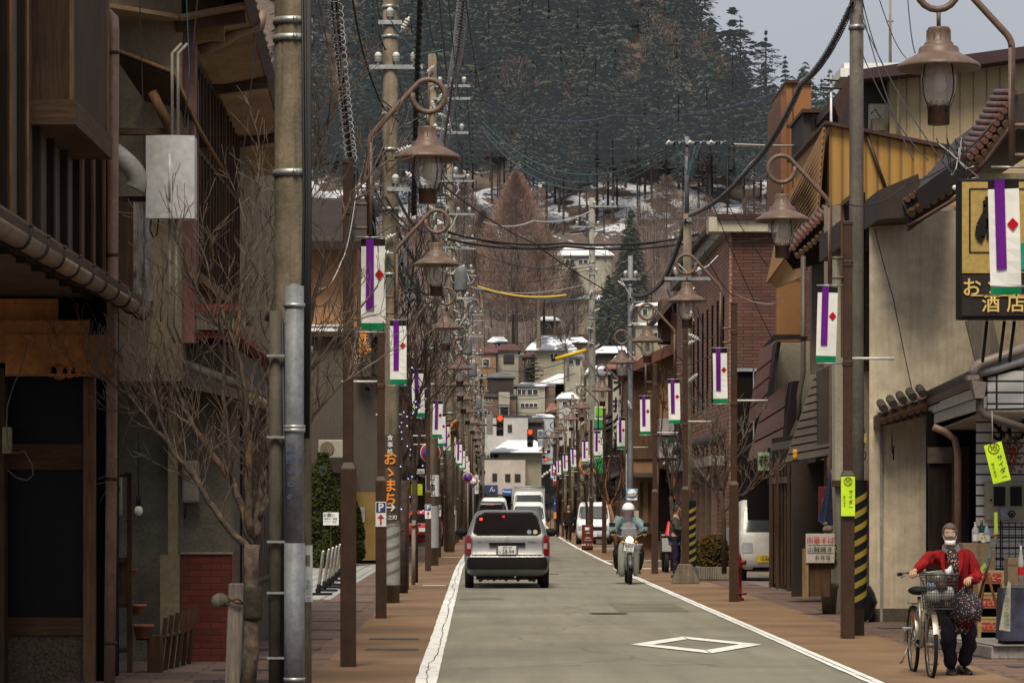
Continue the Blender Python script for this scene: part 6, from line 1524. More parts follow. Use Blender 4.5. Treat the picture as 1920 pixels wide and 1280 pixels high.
# ---- silver wagon, seen from behind
X0, Y0 = wx(951, 59.4), 59.4
T = (Vector((X0, Y0, 0)), 0.)
t = thing('estate_car', 'silver estate car driving away in the left lane, number plate 58-94', 'car', (X0, Y0, 0))
C = Car([(.24,.22,4.0,.70,.14,.2),(.31,.07,4.1,.79,.17,.3),(.40,.02,4.18,.83,.17,.35),(.62,.01,4.2,.855,.15,.35),(.645,.05,4.2,.855,.13,.35),(.92,.07,4.14,.85,.12,.3),(1.02,.09,3.95,.83,.12,.3),(1.07,.12,3.35,.805,.12,.25),(1.30,.22,2.85,.725,.13,.2),(1.47,.31,2.45,.655,.14,.2),(1.53,.36,2.25,.60,.16,.2),(1.555,.44,2.1,.52,.18,.2),(1.565,.60,1.9,.42,.2,.2)])
SILV = paint('silver_car_paint', (.16,.163,.165), .3, .34)
mb = MB(); C.body(mb); xf(mb,T); mb.build('body', SILV, t)
mb = MB(); C.panel(mb,'rear',1.075,1.495,lambda z:-.675+(z-1.075)*.22,lambda z:.675-(z-1.075)*.22,.008,10,14,.09); xf(mb,T); rw = mb.build('rear_window', CARG, t)
mb = MB(); C.panel(mb,'rear',1.05,1.52,lambda z:-.70+(z-1.05)*.22,lambda z:.70-(z-1.05)*.22,.004,10,14,.1); xf(mb,T); mb.build('window_seal', BLACK, t)
mb = MB(); C.panel(mb,'rear',.38,.625,-.80,.80,.02,4,16,.03); xf(mb,T); mb.build('rear_bumper', BUMP, t)
mb = MB(); C.panel(mb,'rear',.66,.675,-.69,.69,.006,1,14); C.panel(mb,'rear',.66,1.04,-.705,-.695,.007,6,1); C.panel(mb,'rear',.66,1.04,.695,.705,.007,6,1); xf(mb,T); mb.build('tailgate_seam', BLACK, t)
for sg in (-1,1):
 mb = MB(); a,b = (.715,.845) if sg>0 else (-.845,-.715)
 C.panel(mb,'rear',.66,1.06,a,b,.012,8,5,.02); xf(mb,T); tl = mb.build('tail_light', LENSR, t)
 mb = MB(); a,b = (.725,.80) if sg>0 else (-.80,-.725); C.panel(mb,'rear',.79,.90,a,b,.018,2,3); xf(mb,T); mb.build('reversing_lens', flat('pink_clear_lens',(.36,.25,.24),.2), tl)
 mb = MB(); x=sg*.92; mb.ball((x,2.2,1.10),.105,12,(1.3,.6,.85)); mb.tube([(sg*.80,2.25,1.04),(x,2.2,1.06)],.025,6); xf(mb,T); mb.build('side_mirror', BLACK, t)
 for y in (.72,3.3): wheel(t, sg*.755, y, .295, .175, T)
mb = MB(); mb.box(-.36,.36,.0,.06,.875,.915); xf(mb,T); mb.build('tailgate_handle', BUMP, t, bevel=.01)
mb = MB(); C.panel(mb,'rear',.665,.865,-.22,.22,.006,2,2); xf(mb,T); mb.build('plate_recess', flat('grey_silver',(.20,.195,.2),.35,.5), t)  # flat silver-grey panel behind the number plate
mb = MB(); mb.box(-.18,.18,.018,.03,.675,.845); xf(mb,T); pl = mb.build('number_plate', PLATEW, t, bevel=.006)
PINK_ = flat('plate_ink',(.015,.03,.02),.6)
tletter([('58-94',.02,.014,.73,.125,.008,0,.82),('松本 400',0,.014,.815,.05,.003),('に',-.15,.014,.73,.045,.002)], PINK_, pl, T)
mb = MB(); # oval maker's emblem
mb.lathe([(.036,-.004),(.044,-.004)],(0,.055,.975),20,ax='y',caps=False); mb.lathe([(.020,-.006),(.026,-.006)],(0,.055,.978),16,ax='y',caps=False); xf(mb,T); mb.build('emblem', STEELB, t)
tletter([('Probox',.50,.055,.925,.055,.004),('DX',-.56,.055,.92,.05,.004)], flat('badge_grey',(.10,.10,.10),.3,.5), t, T)
mb = MB(); mb.ball((.30,.05,.85),.014,8); xf(mb,T); mb.build('key_lock', STEELB, t)
mb = MB(); mb.obox((-.52,.245,1.38),(.05,.012,.05)); xf(mb,T); mb.build('brake_lamp_glow', flat('glowing_red',(.5,.01,.0),.3,emit=(1,.05,.02),es=3), rw)
mb = MB(); mb.obox((-.07,.27,1.43),(.05,.012,.04)); xf(mb,T); mb.build('high_brake_lamp', flat('dim_red',(.3,.01,.01),.3,emit=(.6,.03,.02),es=1.), rw)
for x,c_ in ((.44,(.25,.3,.5)),(.56,(.5,.48,.3))):
 mb = MB(); mb.lathe([(0,0),(.045,0)],(x,.115,1.125),14,ax='y',caps=False); xf(mb,T); mb.build('window_sticker', flat('sticker%d'%int(x*100),c_,.4), rw)
mb = MB(); mb.box(-.62,.62,.3,.5,.17,.27);
for k in range(9): mb.ball((-.5+k*.12,.25,.19+.02*math.sin(k*3)),.04,8)
mb.box(-.57,-.50,.2,.4,.13,.2); mb.box(.50,.57,.2,.4,.13,.2); xf(mb,T); mb.build('underbody', M('rusty_underbody',(.045,.025,.02),.9,.5,12,.2), t)
mb = MB(); mb.tube([(.16,.10,.23),(.16,.4,.24)],.022,8); xf(mb,T); mb.build('exhaust_pipe', STEELB, t)
def front_car(name, label, x, Y, rz, lv, col, wins, lamps, plate=None, grille=None, ptxt=None, wheels=(.6,3.0,.68,.28), mirrors=1.1, yellow=False, cat='car', bumper=(.25,.45), wiper=True, side_glass=True, group=None, metal=0.):
 """vehicle placed with its FRONT at (x,Y) facing us (rz turns it about that point)"""
 C = Car(lv); ln = max(l[2] for l in lv)
 a = PI + rz; T = (Vector((x, Y, 0)) - Matrix.Rotation(a,3,'Z') @ Vector((0, ln, 0)), a)
 t = thing(name, label, cat, (x, Y, 0), group)
 def P(nm, mt, f, parent=None, **k):
  mb = MB(); f(mb); xf(mb,T); return mb.build(nm, mt, parent or t, **k)
 P('body', col, lambda mb: C.body(mb))
 z0,z1,h0,h1 = wins; P('windscreen', WINDS, lambda mb: C.panel(mb,'front',z0,z1,lambda z:-(h0+(h1-h0)*(z-z0)/(z1-z0)),lambda z:h0+(h1-h0)*(z-z0)/(z1-z0),.01,8,12,.06))
 for sg in (-1,1):
  u0,u1,q0,q1 = lamps
  P('headlight', LENSW, lambda mb: C.panel(mb,'front',q0,q1,min(sg*u0,sg*u1),max(sg*u0,sg*u1),.012,4,6,.03))
  P('side_mirror', BLACK, lambda mb: (mb.ball((sg*(lv[3][3]+.10),ln-.75 if ln>3.3 else ln-.45,mirrors),.09,10,(.9,.5,1.2)), mb.tube([(sg*lv[3][3]*.95,ln-.8,mirrors-.05),(sg*(lv[3][3]+.08),ln-.7,mirrors-.03)],.02,6)))
  if side_glass: P('side_window', CARG, lambda mb: C.panel(mb,'right' if sg>0 else 'left',z0+.05,z1-.02,.5 if ln>3 else 1.8,ln-1.0,.006,3,6,.05))
  for y in wheels[:2]: wheel(t, sg*wheels[2], y, wheels[3], .15, T, 20)
 if grille: P('grille', BUMP, lambda mb: C.panel(mb,'front',grille[0],grille[1],-grille[2],grille[2],.012,3,10,.02))
 P('front_bumper', BUMP if cat!='x' else col, lambda mb: C.panel(mb,'front',bumper[0],bumper[0]+.09,-.45,.45,.012,2,10,.02))
 pz,px_ = (plate or (.42,0)); pp = P('number_plate', PLATEY if yellow else PLATEW, lambda mb: mb.box(px_-.165,px_+.165,ln+.02,ln+.035,pz-.08,pz+.08), bevel=.005)
 if ptxt:
  A = T[0]; M4 = Matrix.Translation(A) @ Matrix.Rotation(T[1],4,'Z') @ Matrix.Translation((px_, ln+.042, pz-.015)) @ Matrix.Rotation(PI,4,'Z')
  letter([(ptxt,0,0,0,.11,.006,0,.85),('松本 480',0,0,.065,.035,.002)], BLACK, pp, 'lettering', M4)
 if wiper: P('wiper', BLACK, lambda mb: (mb.tube([C.pt('front',-.45,z0+.03,.025),C.pt('front',.0,z0+.05,.025)],.01,4)))
 return t
WPAINT = paint('white_car_paint', (.60,.61,.62), 0, .3)
CREAMC = paint('cream_white_van_paint', (.52,.50,.45), 0, .35)
kei_van = [(.22,.15,3.2,.64,.08,.12),(.32,.04,3.33,.70,.1,.15),(.5,.02,3.38,.73,.1,.15),(.85,.02,3.36,.735,.1,.15),(1.02,.03,3.25,.73,.1,.16),(1.10,.04,3.05,.72,.1,.16),(1.70,.10,2.6,.65,.1,.16),(1.82,.16,2.45,.60,.1,.16),(1.87,.3,2.2,.5,.1,.16)]
kei_truck=[(.26,1.9,3.2,.60,.05,.10),(.36,1.9,3.30,.69,.05,.12),(.55,1.9,3.33,.72,.05,.12),(.95,1.9,3.30,.73,.05,.12),(1.05,1.9,3.26,.725,.05,.12),(1.62,1.9,2.98,.67,.05,.12),(1.74,1.92,2.88,.63,.05,.12),(1.78,2.0,2.75,.55,.05,.12)]
wagon = [(.22,.25,4.2,.70,.2,.2),(.32,.08,4.4,.80,.25,.35),(.55,.02,4.48,.845,.25,.35),(.82,.02,4.42,.85,.25,.35),(.95,.05,4.1,.84,.25,.35),(1.05,.08,3.6,.82,.25,.3),(1.55,.35,2.7,.70,.2,.25),(1.72,.45,2.4,.62,.2,.2),(1.76,.6,2.2,.5,.2,.2)]
hatch = [(.22,.25,3.6,.66,.2,.3),(.32,.08,3.75,.76,.25,.4),(.55,.02,3.8,.80,.25,.45),(.78,.04,3.7,.80,.25,.45),(.95,.08,3.2,.78,.25,.4),(1.05,.12,2.85,.74,.25,.3),(1.40,.5,2.1,.6,.2,.2),(1.48,.6,1.9,.5,.2,.2),(1.50,.8,1.7,.4,.2,.2)]
# oncoming white kei van and the truck behind it
front_car('van','white van facing us in the oncoming lane, just right of the silver car',wx(992,128),128,0,kei_van,WPAINT,(1.12,1.68,.66,.60),(.48,.68,.62,.82),grille=(.62,.72,.3),ptxt='31-07',cat='van')
t = front_car('truck','tall white truck with a roof rack behind the oncoming white van',wx(992,170),170,0,[(.5,3.0,5.6,.8,.1,.15),(.7,2.9,5.75,.9,.1,.2),(1.2,2.9,5.78,.93,.1,.2),(1.5,2.9,5.7,.93,.1,.2),(2.35,2.95,5.45,.85,.1,.2),(2.5,3.0,5.3,.78,.1,.2),(2.56,3.2,5.1,.7,.1,.2)],WPAINT,(1.6,2.35,.82,.76),(.62,.86,.85,1.05),wheels=(1.0,4.9,.8,.38),mirrors=1.8,grille=(.9,1.1,.4),cat='truck')
mb = MB(); mb.box(wx(992,170)-.95,wx(992,170)+.95,172.4,175.4,1.0,2.75); mb.build('cargo_body', M('truck_box_grey',(.36,.37,.38),.5,.15,1,.02), t)
for z in (2.72,2.82):
 mb = MB(); mb.tube([(wx(963,170),170.6,z),(wx(1021,170),170.6,z)],.03,6); mb.build('roof_rack_bar', STEELB, t)
# vehicles ahead of the wagon, seen from behind
def rear_car(name,label,x,Y,lv,col,z0,z1,h0,h1,cat='car',brake=True):
 C=Car(lv); T=(Vector((x,Y,0)),0.); t=thing(name,label,cat,(x,Y,0))
 mb=MB(); C.body(mb); xf(mb,T); mb.build('body',col,t)
 mb=MB(); C.panel(mb,'rear',z0,z1,lambda z:-(h0+(h1-h0)*(z-z0)/(z1-z0)),lambda z:h0+(h1-h0)*(z-z0)/(z1-z0),.01,6,10,.05); xf(mb,T); mb.build('rear_window',CARG,t)
 for sg in (-1,1):
  mb=MB(); a,b=sorted((sg*.68,sg*.82)); C.panel(mb,'rear',.6,1.0,a,b,.012,4,4); xf(mb,T); mb.build('tail_light',LENSR,t)
  for y in (.8,3.2): wheel(t,sg*.72,y,.3,.17,T,16)
 if brake: mb=MB(); mb.box(-.12,.12,lv[-3][1]-.05,lv[-3][1]+.02,z1-.10,z1-.03); xf(mb,T); mb.build('high_brake_lamp',flat('glowing_red',(.5,.01,.0),.3),t)
 mb=MB(); C.panel(mb,'rear',.35,.5,-.6,.6,.012,2,10); xf(mb,T); mb.build('rear_bumper',BUMP,t)
 mb=MB(); mb.box(-.165,.165,-.03,-.01,.62,.78); xf(mb,T); mb.build('number_plate',PLATEW,t)
mini = [(.22,.25,4.2,.70,.2,.2),(.32,.08,4.4,.80,.2,.3),(.55,.02,4.5,.845,.2,.3),(.95,.04,4.4,.85,.2,.3),(1.10,.06,4.0,.83,.2,.3),(1.60,.2,2.9,.74,.2,.25),(1.84,.3,2.7,.68,.2,.2),(1.92,.4,2.6,.6,.2,.2),(1.95,.6,2.4,.5,.2,.2)]
rear_car('car','dark car with a lit high brake lamp, just ahead of the silver estate',wx(921,150),150,mini,paint('charcoal_paint',(.03,.028,.028)),1.15,1.78,.76,.68)
rear_car('van','white van showing over the roof of the dark car in the queue',wx(926,168),168,[(a,b,c,d*1.0,e,f) for a,b,c,d,e,f in [(z*1.13,b,c,d,e,f) for z,b,c,d,e,f in mini]],WPAINT,1.4,1.95,.72,.66,'van',False)
# parked vehicles on the right
front_car('van','white parked van facing us behind the cafe board on the right',wx(1112,131),131,R(-4),kei_van,WPAINT,(1.12,1.68,.66,.60),(.48,.68,.62,.82),grille=(.62,.78,.4),ptxt='72-15',cat='van')
front_car('car','orange compact car nosing out left between the posts on the right',wx(1238,112),112,R(-22),hatch,paint('orange_car_paint',(.42,.10,.025)),(1.0,1.38,.66,.52),(.42,.72,.60,.78),grille=(.35,.5,.4))
t = front_car('kei_truck','cream-white mini truck with yellow plate 10-86 parked behind the lamp post',wx(1450,65),65,0,kei_truck,CREAMC,(1.08,1.58,.65,.60),(.44,.69,.63,.85),plate=(.50,.19),ptxt='10-86',yellow=True,wheels=(1.0,2.75,.62,.27),mirrors=1.25,cat='truck',bumper=(.22,.4),side_glass=False)
mb = MB(); x=wx(1450,65); mb.box(x-.78,x-.70,66.4,68.3,.75,1.15); mb.box(x+.70,x+.78,66.4,68.3,.75,1.15); mb.box(x-.78,x+.78,66.4,68.3,.66,.75); mb.build('load_bed', CREAMC, t)
rear_car('car','small red car parked behind the trees on the left side',wx(793,124),124,hatch,paint('red_car_paint',(.35,.02,.03)),.98,1.36,.64,.5,brake=False)
# ---- traffic lights
SIGH = flat('signal_housing',(.035,.032,.03),.5); REDL = flat('lit_red_lens',(.8,.03,.0),.3,emit=(1,.045,.008),es=2.6); DARKL = flat('unlit_lens',(.02,.018,.015),.25)
def signal(label, px, py0, py1, Y, arm_to, plate=None):
 t = thing('traffic_light', label, 'traffic light', (wx(px,Y),Y,wz(py1,Y))); w_=.17; x=wx(px,Y); z0,z1=wz(py1,Y),wz(py0,Y)
 mb=MB(); mb.box(x-w_,x+w_,Y,Y+.16,z0,z1); mb.build('housing',SIGH,t,bevel=.05)
 for k in range(3):
  z=z1-(z1-z0)*(k+.5)/3
  mb=MB(); mb.lathe([(0,-.01),(.10,-.015),(.125,.0)],(x,Y-.005,z),20,ax='y',caps=False); ln=mb.build('lens',REDL if k==0 else DARKL,t)
  mb=MB(); mb.tube([(x+.15*math.cos(a),Y-.02,z+.15*math.sin(a)) for a in [R(q) for q in range(0,181,20)]],.018,4); mb.grid([[(x+.14*math.cos(R(q)),y,z+.14*math.sin(R(q))) for q in range(0,181,20)] for y in (Y,Y-.14)]); mb.build('visor',SIGH,ln)
 zm=(z0+z1)/2
 mb=MB(); mb.tube([(x,Y+.2,zm),(wx(arm_to,Y),Y+.2,zm+.05)],.05,8); mb.build('mast_arm',SIGH,t)
 mb=MB(); mb.tube([(wx(arm_to,Y),Y+.2,0),(wx(arm_to,Y),Y+.2,zm+.4)],.09,10); mb.build('mast',BROWN,t)
 if plate: mb=MB(); mb.fb(*plate,Y+.1,.06); mb.build('back_plate',M('grey_back_plate',(.22,.21,.19),.6,.2,3,.05),t)
signal('nearer traffic light showing red on an arm from the left',937.5,777,817,141,884,(912,777,924,815))
signal('farther traffic light showing red, lower and to the right of the other',994,804,838,166,1046)
t=thing('traffic_light','tiny far red signal above the globe lamps','traffic light',(wx(1024,260),260,wz(866,260)))
mb=MB(); mb.fb(1020,857,1028,865,260,.2); mb.build('housing',SIGH,t); mb=MB(); mb.lathe([(0,-.03),(.12,-.03)],(wx(1024,260),260,wz(861,260)),12,ax='y',caps=False); mb.build('lens',REDL,t); mb=MB(); mb.tube([(wx(1024,260),260.3,wz(861,260)),(wx(1045,260),260.3,wz(861,260))],.05,5); mb.build('mast_arm',SIGH,t)
# ================================================================== PEOPLE
def skin(name, V, E, mat, parent, root=0, sub=1, smooth=True):
 """V: list of ((x,y,z), r or (rx,ry)); E: edges"""
 me = bpy.data.meshes.new(name); o3 = origin_of(parent)
 me.from_pydata([tuple(Vector(p)-o3) for p, r in V], E, []); me.update()
 o = bpy.data.objects.new(name, me); COL.objects.link(o); o.parent = parent
 md = o.modifiers.new('skin', 'SKIN'); md.use_smooth_shade = True
 sv = me.skin_vertices
 if not sv:
  bm = bmesh.new(); bm.from_mesh(me); bm.verts.layers.skin.verify(); bm.to_mesh(me); bm.free(); sv = me.skin_vertices
 for i, (p, r) in enumerate(V):
  rr_ = r if isinstance(r, tuple) else (r, r)
  sv[0].data[i].radius = rr_; sv[0].data[i].use_root = (i == root)
 if sub:
  m2 = o.modifiers.new('sub', 'SUBSURF'); m2.levels = sub; m2.render_levels = sub
 me.materials.append(mat)
 if name in ('coat','jacket','trousers','rain_jacket'):
  if 'folds' not in bpy.data.textures:
   tx = bpy.data.textures.new('folds','CLOUDS'); tx.noise_scale = .075; tx.noise_depth = 2
  m2.levels = m2.render_levels = 3
  d_ = o.modifiers.new('folds','DISPLACE'); d_.texture = bpy.data.textures['folds']; d_.strength = .045; d_.mid_level = .5
 return o
def clothm(name, col, var=.25, scale=9., bmp=.4):
 return M(name, col, .9, var, scale, bmp, fine=60, spec=.15)
SKINM = M('skin', (.50,.29,.19), .55, .1, 12, .05)
def chain(V, E, start, pts):
 i = start
 for p, r in pts:
  V.append((p, r)); E.append((i, len(V)-1)); i = len(V)-1
 return i
def hand(V, E, wrist, p, d, side, grip, s=1.):
 """five fingers from the palm; p palm centre, d forward dir, side = dir across the knuckles, grip = curl dir"""
 d, side, grip = Vector(d).normalized(), Vector(side).normalized(), Vector(grip).normalized(); p = Vector(p)
 V.append((tuple(p), (.020*s,.032*s))); E.append((wrist, len(V)-1)); pi = len(V)-1
 for k in range(4):
  o = (k-1.5)*.019*s; l = (.030,.035,.033,.026)[k]*s
  a = p + side*o + d*.035*s; b = a + d*l*.8 + grip*l*.5; c = b + grip*l*.9 + d*l*.05; e = c + grip*l*.4 - d*l*.6
  chain(V, E, pi, [(tuple(a), .0105*s), (tuple(b), .0095*s), (tuple(c), .0088*s), (tuple(e), .008*s)])
 a = p - side*.035*s + d*.0; b = a + grip*.025*s + d*.015*s - side*.008*s; c = b + grip*.02*s + d*.015*s + side*.012*s
 chain(V, E, pi, [(tuple(a), .012*s), (tuple(b), .010*s), (tuple(c), .0085*s)])
def face(t, hp, fd, s=1., mask=False, glasses=False, skinm=SKINM):
 """hp: head centre; fd: facing direction"""
 fd = Vector(fd).normalized(); rt = fd.cross(Vector((0,0,1))).normalized(); hp = Vector(hp)
 def P(a, b, c): return hp + rt*a*s + fd*b*s + Vector((0,0,c*s))
 for sg in (-1,1):
  mb = MB(); mb.ball(P(sg*.030,.082,.012),.0115*s,8); mb.build('eye', flat('eye_dark',(.03,.02,.015),.3), t)
  mb = MB(); mb.ball(P(sg*.078,-.005,.0),.018*s,8,(.5,1,1.5)); mb.build('ear', skinm, t)
  mb = MB(); mb.tube([P(sg*.015,.092,.036),P(sg*.045,.084,.034)],.0035*s,4); mb.build('eyebrow', flat('eyebrow',(.05,.04,.035),.8), t)
 mb = MB(); mb.tube([P(0,.088,.02),P(0,.104,-.008),P(0,.090,-.018)],[.007*s,.013*s,.009*s],8); mb.build('nose', skinm, t)
 if mask:
  mb = MB(); rows=[]
  for i in range(6):
   z=-.055-.05*i/5*1.0; rows.append([tuple(P(.06*math.sin(u), .050+.052*math.cos(u)-.010*abs(i-2.5)/2.5, z)) for u in [R(-80+160*j/8) for j in range(9)]])
  mb.smooth=True; mb.grid(rows); mb.build('face_mask', flat('white_face_mask',(.72,.72,.70),.8), t, solid=.004)
  for sg in (-1,1):
   mb=MB(); mb.tube([P(sg*.058,.06,-.06),P(sg*.078,.0,-.0)],.0018*s,4); mb.build('mask_loop', WHITE, t)
 else:
  mb = MB(); mb.tube([P(-.022,.088,-.045),P(0,.095,-.046),P(.022,.088,-.045)],.005*s,5); mb.build('mouth', flat('lips',(.25,.09,.07),.6), t)
 if glasses:
  for sg in (-1,1):
   mb=MB(); c_=P(sg*.031,.100,.008); mb.tube([c_+rt*.024*s*math.cos(a)+Vector((0,0,.017*s*math.sin(a))) for a in [2*PI*k/14 for k in range(15)]],.002*s,4); gl=mb.build('glasses_rim', STEELB, t)
   mb=MB(); mb.tube([P(sg*.055,.098,.012),P(sg*.078,.0,.01)],.002*s,4); mb.build('glasses_arm', STEELB, t)
   mb=MB(); mb.poly([c_+rt*.022*s*math.cos(a)+Vector((0,0,.016*s*math.sin(a))) for a in [2*PI*k/12 for k in range(12)]]); mb.build('glasses_lens', glassy('spectacle_lens',(.7,.75,.8),.3), gl)
def hair(t, hp, fd, mat, s=1., length=.0, puff=1.0):
 fd = Vector(fd).normalized(); rt = fd.cross(Vector((0,0,1))).normalized(); hp = Vector(hp)
 mb = MB(); mb.smooth = True; rows=[]; rr=random.Random(3)
 for i in range(9):
  th = R(8 + i*(92/8.))
  row=[]
  for j in range(25):
   a = 2*PI*j/24; fr = math.cos(a)    # fr=1 front
   tt = th * (1.0 if fr < .1 else (.55 if fr > .55 else .74))
   dz = -length*max(0,(i-5)/3.)*(1 if fr < .55 else 0)
   q = 1 + .04*math.sin(j*2.3+i*1.7)
   row.append(tuple(hp + Vector((0,0,.012*s)) + (fd*math.cos(a)*.098*s + rt*math.sin(a)*.089*s)*math.sin(tt)*puff*q + Vector((0,0,.115*s*math.cos(tt)*puff + dz))))
  rows.append(row)
 mb.grid(rows); mb.poly(rows[0][:-1]); return mb.build('hair', mat, t)
def shoe(t, p, d, mat, s=1., name='shoe'):
 d = Vector(d).normalized(); r = Vector((-d.y, d.x, 0)); p = Vector(p); mb = MB(); mb.smooth = True; rows=[]
 for f, w_, h in ((-.09,.02,.05),(-.085,.035,.075),(-.03,.042,.085),(.04,.045,.06),(.10,.045,.045),(.145,.032,.035),(.16,.012,.02)):
  row=[]
  for k in range(9):
   a = PI*k/8; row.append(tuple(p + d*f*s + r*w_*s*math.cos(a) + Vector((0,0,h*s*math.sin(a)**.7 + .005))))
  rows.append(row)
 mb.grid(rows); mb.poly([r_[0] for r_ in rows]+[r_[-1] for r_ in reversed(rows)]); return mb.build(name, mat, t)
def human(t, J, bodym, hands=True, s=1., grip=None):
 """J: joints -> continuous body surface"""
 V = [(J['pelvis'], (.13*s,.10*s))]; E = []
 c = chain(V, E, 0, [(J['waist'], (.125*s,.095*s)), (J['chest'], (.15*s,.10*s)), (J['neck0'], (.075*s,.06*s)), (J['neck1'], (.052*s,.052*s))])
 hp = Vector(J['head']); nk = Vector(J['neck1'])
 chain(V, E, c, [(tuple(hp + Vector((0,0,-.075))*s), (.055*s,.060*s)), (tuple(hp + Vector((0,0,-.02))*s), (.077*s,.088*s)), (tuple(hp + Vector((0,0,.05))*s), (.078*s,.09*s)), (tuple(hp + Vector((0,0,.10))*s), (.045*s,.055*s))])
 for sd in ('L','R'):
  w_ = chain(V, E, 2, [(J['sh'+sd], .055*s), (J['el'+sd], .042*s), (J['wr'+sd], .028*s)])
  g = (grip or {}).get(sd, ((0,-1,0),(1,0,0),(0,0,-1)))
  pc = Vector(J['wr'+sd]) + Vector(g[0]).normalized()*.05*s
  if hands: hand(V, E, w_, pc, g[0], g[1], g[2], s)
  chain(V, E, 0, [(J['hip'+sd], .085*s), (J['kn'+sd], .058*s), (J['an'+sd], .038*s)])
 return skin('body', V, E, bodym, t)
# ---- woman in the red coat pushing a bicycle (about 1.5 m, leaning forward)
wxo, wyo = wx(1795, 28.6), 28.6
t = thing('person', 'elderly woman in a red coat, floral blouse and white chin mask pushing a bicycle', 'person', (wxo, wyo, 0))
def q(px, py, dy=0.): return (wx(px, 28.6), 28.6 + dy, wz(py, 28.6))
J = dict(pelvis=q(1797,1142,.06), waist=q(1793,1105,.02), chest=q(1786,1058,-.06), neck0=q(1778,1032,-.10), neck1=q(1777,1020,-.12), head=q(1776,1001,-.16),
  shL=q(1746,1040,-.08), elL=q(1722,1058,-.22), wrL=q(1703,1070,-.36), shR=q(1816,1042,-.06), elR=q(1830,1085,-.14), wrR=q(1806,1083,-.33),
  hipL=q(1783,1150,.05), knL=q(1777,1205,-.02), anL=q(1786,1254,.05), toeL=q(1785,1261,-.07), hipR=q(1812,1150,.08), knR=q(1818,1200,-.02), anR=q(1808,1250,.10), toeR=q(1812,1257,.0))
grip = {'L': ((-.2,-1,-.1),(1,0,0),(0,.1,-1)), 'R': ((-.3,-1,-.2),(1,-.2,0),(0,.1,-1))}
human(t, J, SKINM, True, .88, grip)
REDC = clothm('red_wool_coat', (.24,.010,.013), .4, 5., .5)
V = [(J['pelvis'], (.165,.13))]; E = []
c = chain(V, E, 0, [(J['waist'], (.16,.13)), (J['chest'], (.165,.125)), (J['neck0'], (.085,.075))])
for sd in 'LR': chain(V, E, 2, [(J['sh'+sd], (.070,.068)), (J['el'+sd], .054), (tuple(Vector(J['wr'+sd])*.86+Vector(J['el'+sd])*.14), .05)])
hm = chain(V, E, 0, [(q(1812,1150,.07), (.20,.15)), (q(1814,1172,.08), (.195,.14))])
skin('coat', V, E, REDC, t)
# open front: floral blouse panel, lapels
m, nt, bs = nodes('floral_cloth'); p = coords(nt, True)
vo = N(nt,'ShaderNodeTexVoronoi'); vo.inputs['Scale'].default_value = 42; L(nt,p,vo.inputs['Vector'])
cc = mixc(nt, math_n(nt,'LESS_THAN',vo.outputs['Distance'],.30), (.014,.011,.012), mixc(nt, ramp(nt, N(nt,'ShaderNodeSeparateColor').outputs[0],0,1), (.5,.2,.14),(.5,.2,.14)))
vs = N(nt,'ShaderNodeSeparateColor'); L(nt,vo.outputs['Color'],vs.inputs[0])
pal = mixc(nt, vs.outputs[0], (.45,.06,.05), (.55,.42,.30)); pal = mixc(nt, math_n(nt,'GREATER_THAN',vs.outputs[1],.6), pal, (.10,.13,.05))
L(nt, mixc(nt, math_n(nt,'LESS_THAN',vo.outputs['Distance'],.36), (.014,.011,.012), pal), bs.inputs['Base Color']); bs.inputs['Roughness'].default_value=.8; FLORAL=m
mb = MB(); mb.smooth=True; rows=[]
for py,a,b,dy in ((1028,1769,1785,-.235),(1045,1769,1790,-.245),(1065,1771,1792,-.235),(1085,1774,1792,-.19)):
 rows.append([q(a+(b-a)*k/4,py,dy-.02*math.sin(PI*k/4)) for k in range(5)])
mb.grid(rows); mb.build('floral_blouse', FLORAL, t)
mb = MB(); mb.smooth=True; rows=[]   # hem of the blouse below the coat
for py,r in ((1166,.15),(1182,.16),(1188,.158)):
 rows.append([tuple(Vector(q(1802,py,.07))+Vector((r*math.cos(a)*1.05,-r*.85*math.sin(a),.006*math.sin(a*9)))) for a in [2*PI*k/24 for k in range(25)]])
mb.grid(rows); mb.build('blouse_hem', FLORAL, t, solid=.004)
COLL = clothm('mauve_grey_collar', (.14,.11,.13))
for sg in (-1,1):
 mb = MB(); x0=1777; mb.poly([q(x0+sg*3,1024,-.20),q(x0+sg*14,1020,-.14),q(x0+sg*17,1030,-.19),q(x0+sg*5,1040,-.25)]); mb.build('collar', COLL, t, solid=.012)
 mb = MB(); mb.poly([q(x0+sg*12,1032,-.215),q(x0+sg*22,1034,-.20),q(x0+sg*19,1062,-.24),q(x0+sg*13,1078,-.245)]); mb.build('lapel', REDC, t, solid=.012)
HAIRG = M('dark_grey_brown_hair', (.10,.075,.06), .7, .7, 60, .6)
hp = Vector(J['head']); hair(t, hp, (-.12,-1,-.1), HAIRG, .86, .02, 1.0); face(t, hp, (-.12,-1,-.12), .88, True, True)
NAVY = clothm('dark_navy_trousers', (.018,.014,.022))
V=[(J['pelvis'],(.13,.10))]; E=[]
for sd in 'LR': chain(V,E,0,[(J['hip'+sd],.095),(J['kn'+sd],.078),(tuple(Vector(J['an'+sd])+Vector((0,0,.0))),.07)])
skin('trousers', V, E, NAVY, t)
LEATH = flat('dark_brown_shoe',(.025,.016,.013),.35)
shoe(t, (J['anL'][0],J['anL'][1]+.02,0), (-.15,-1,0), LEATH, 1.15); shoe(t, (J['anR'][0]+.01,J['anR'][1]+.02,0), (.25,-1,0), LEATH, 1.15)
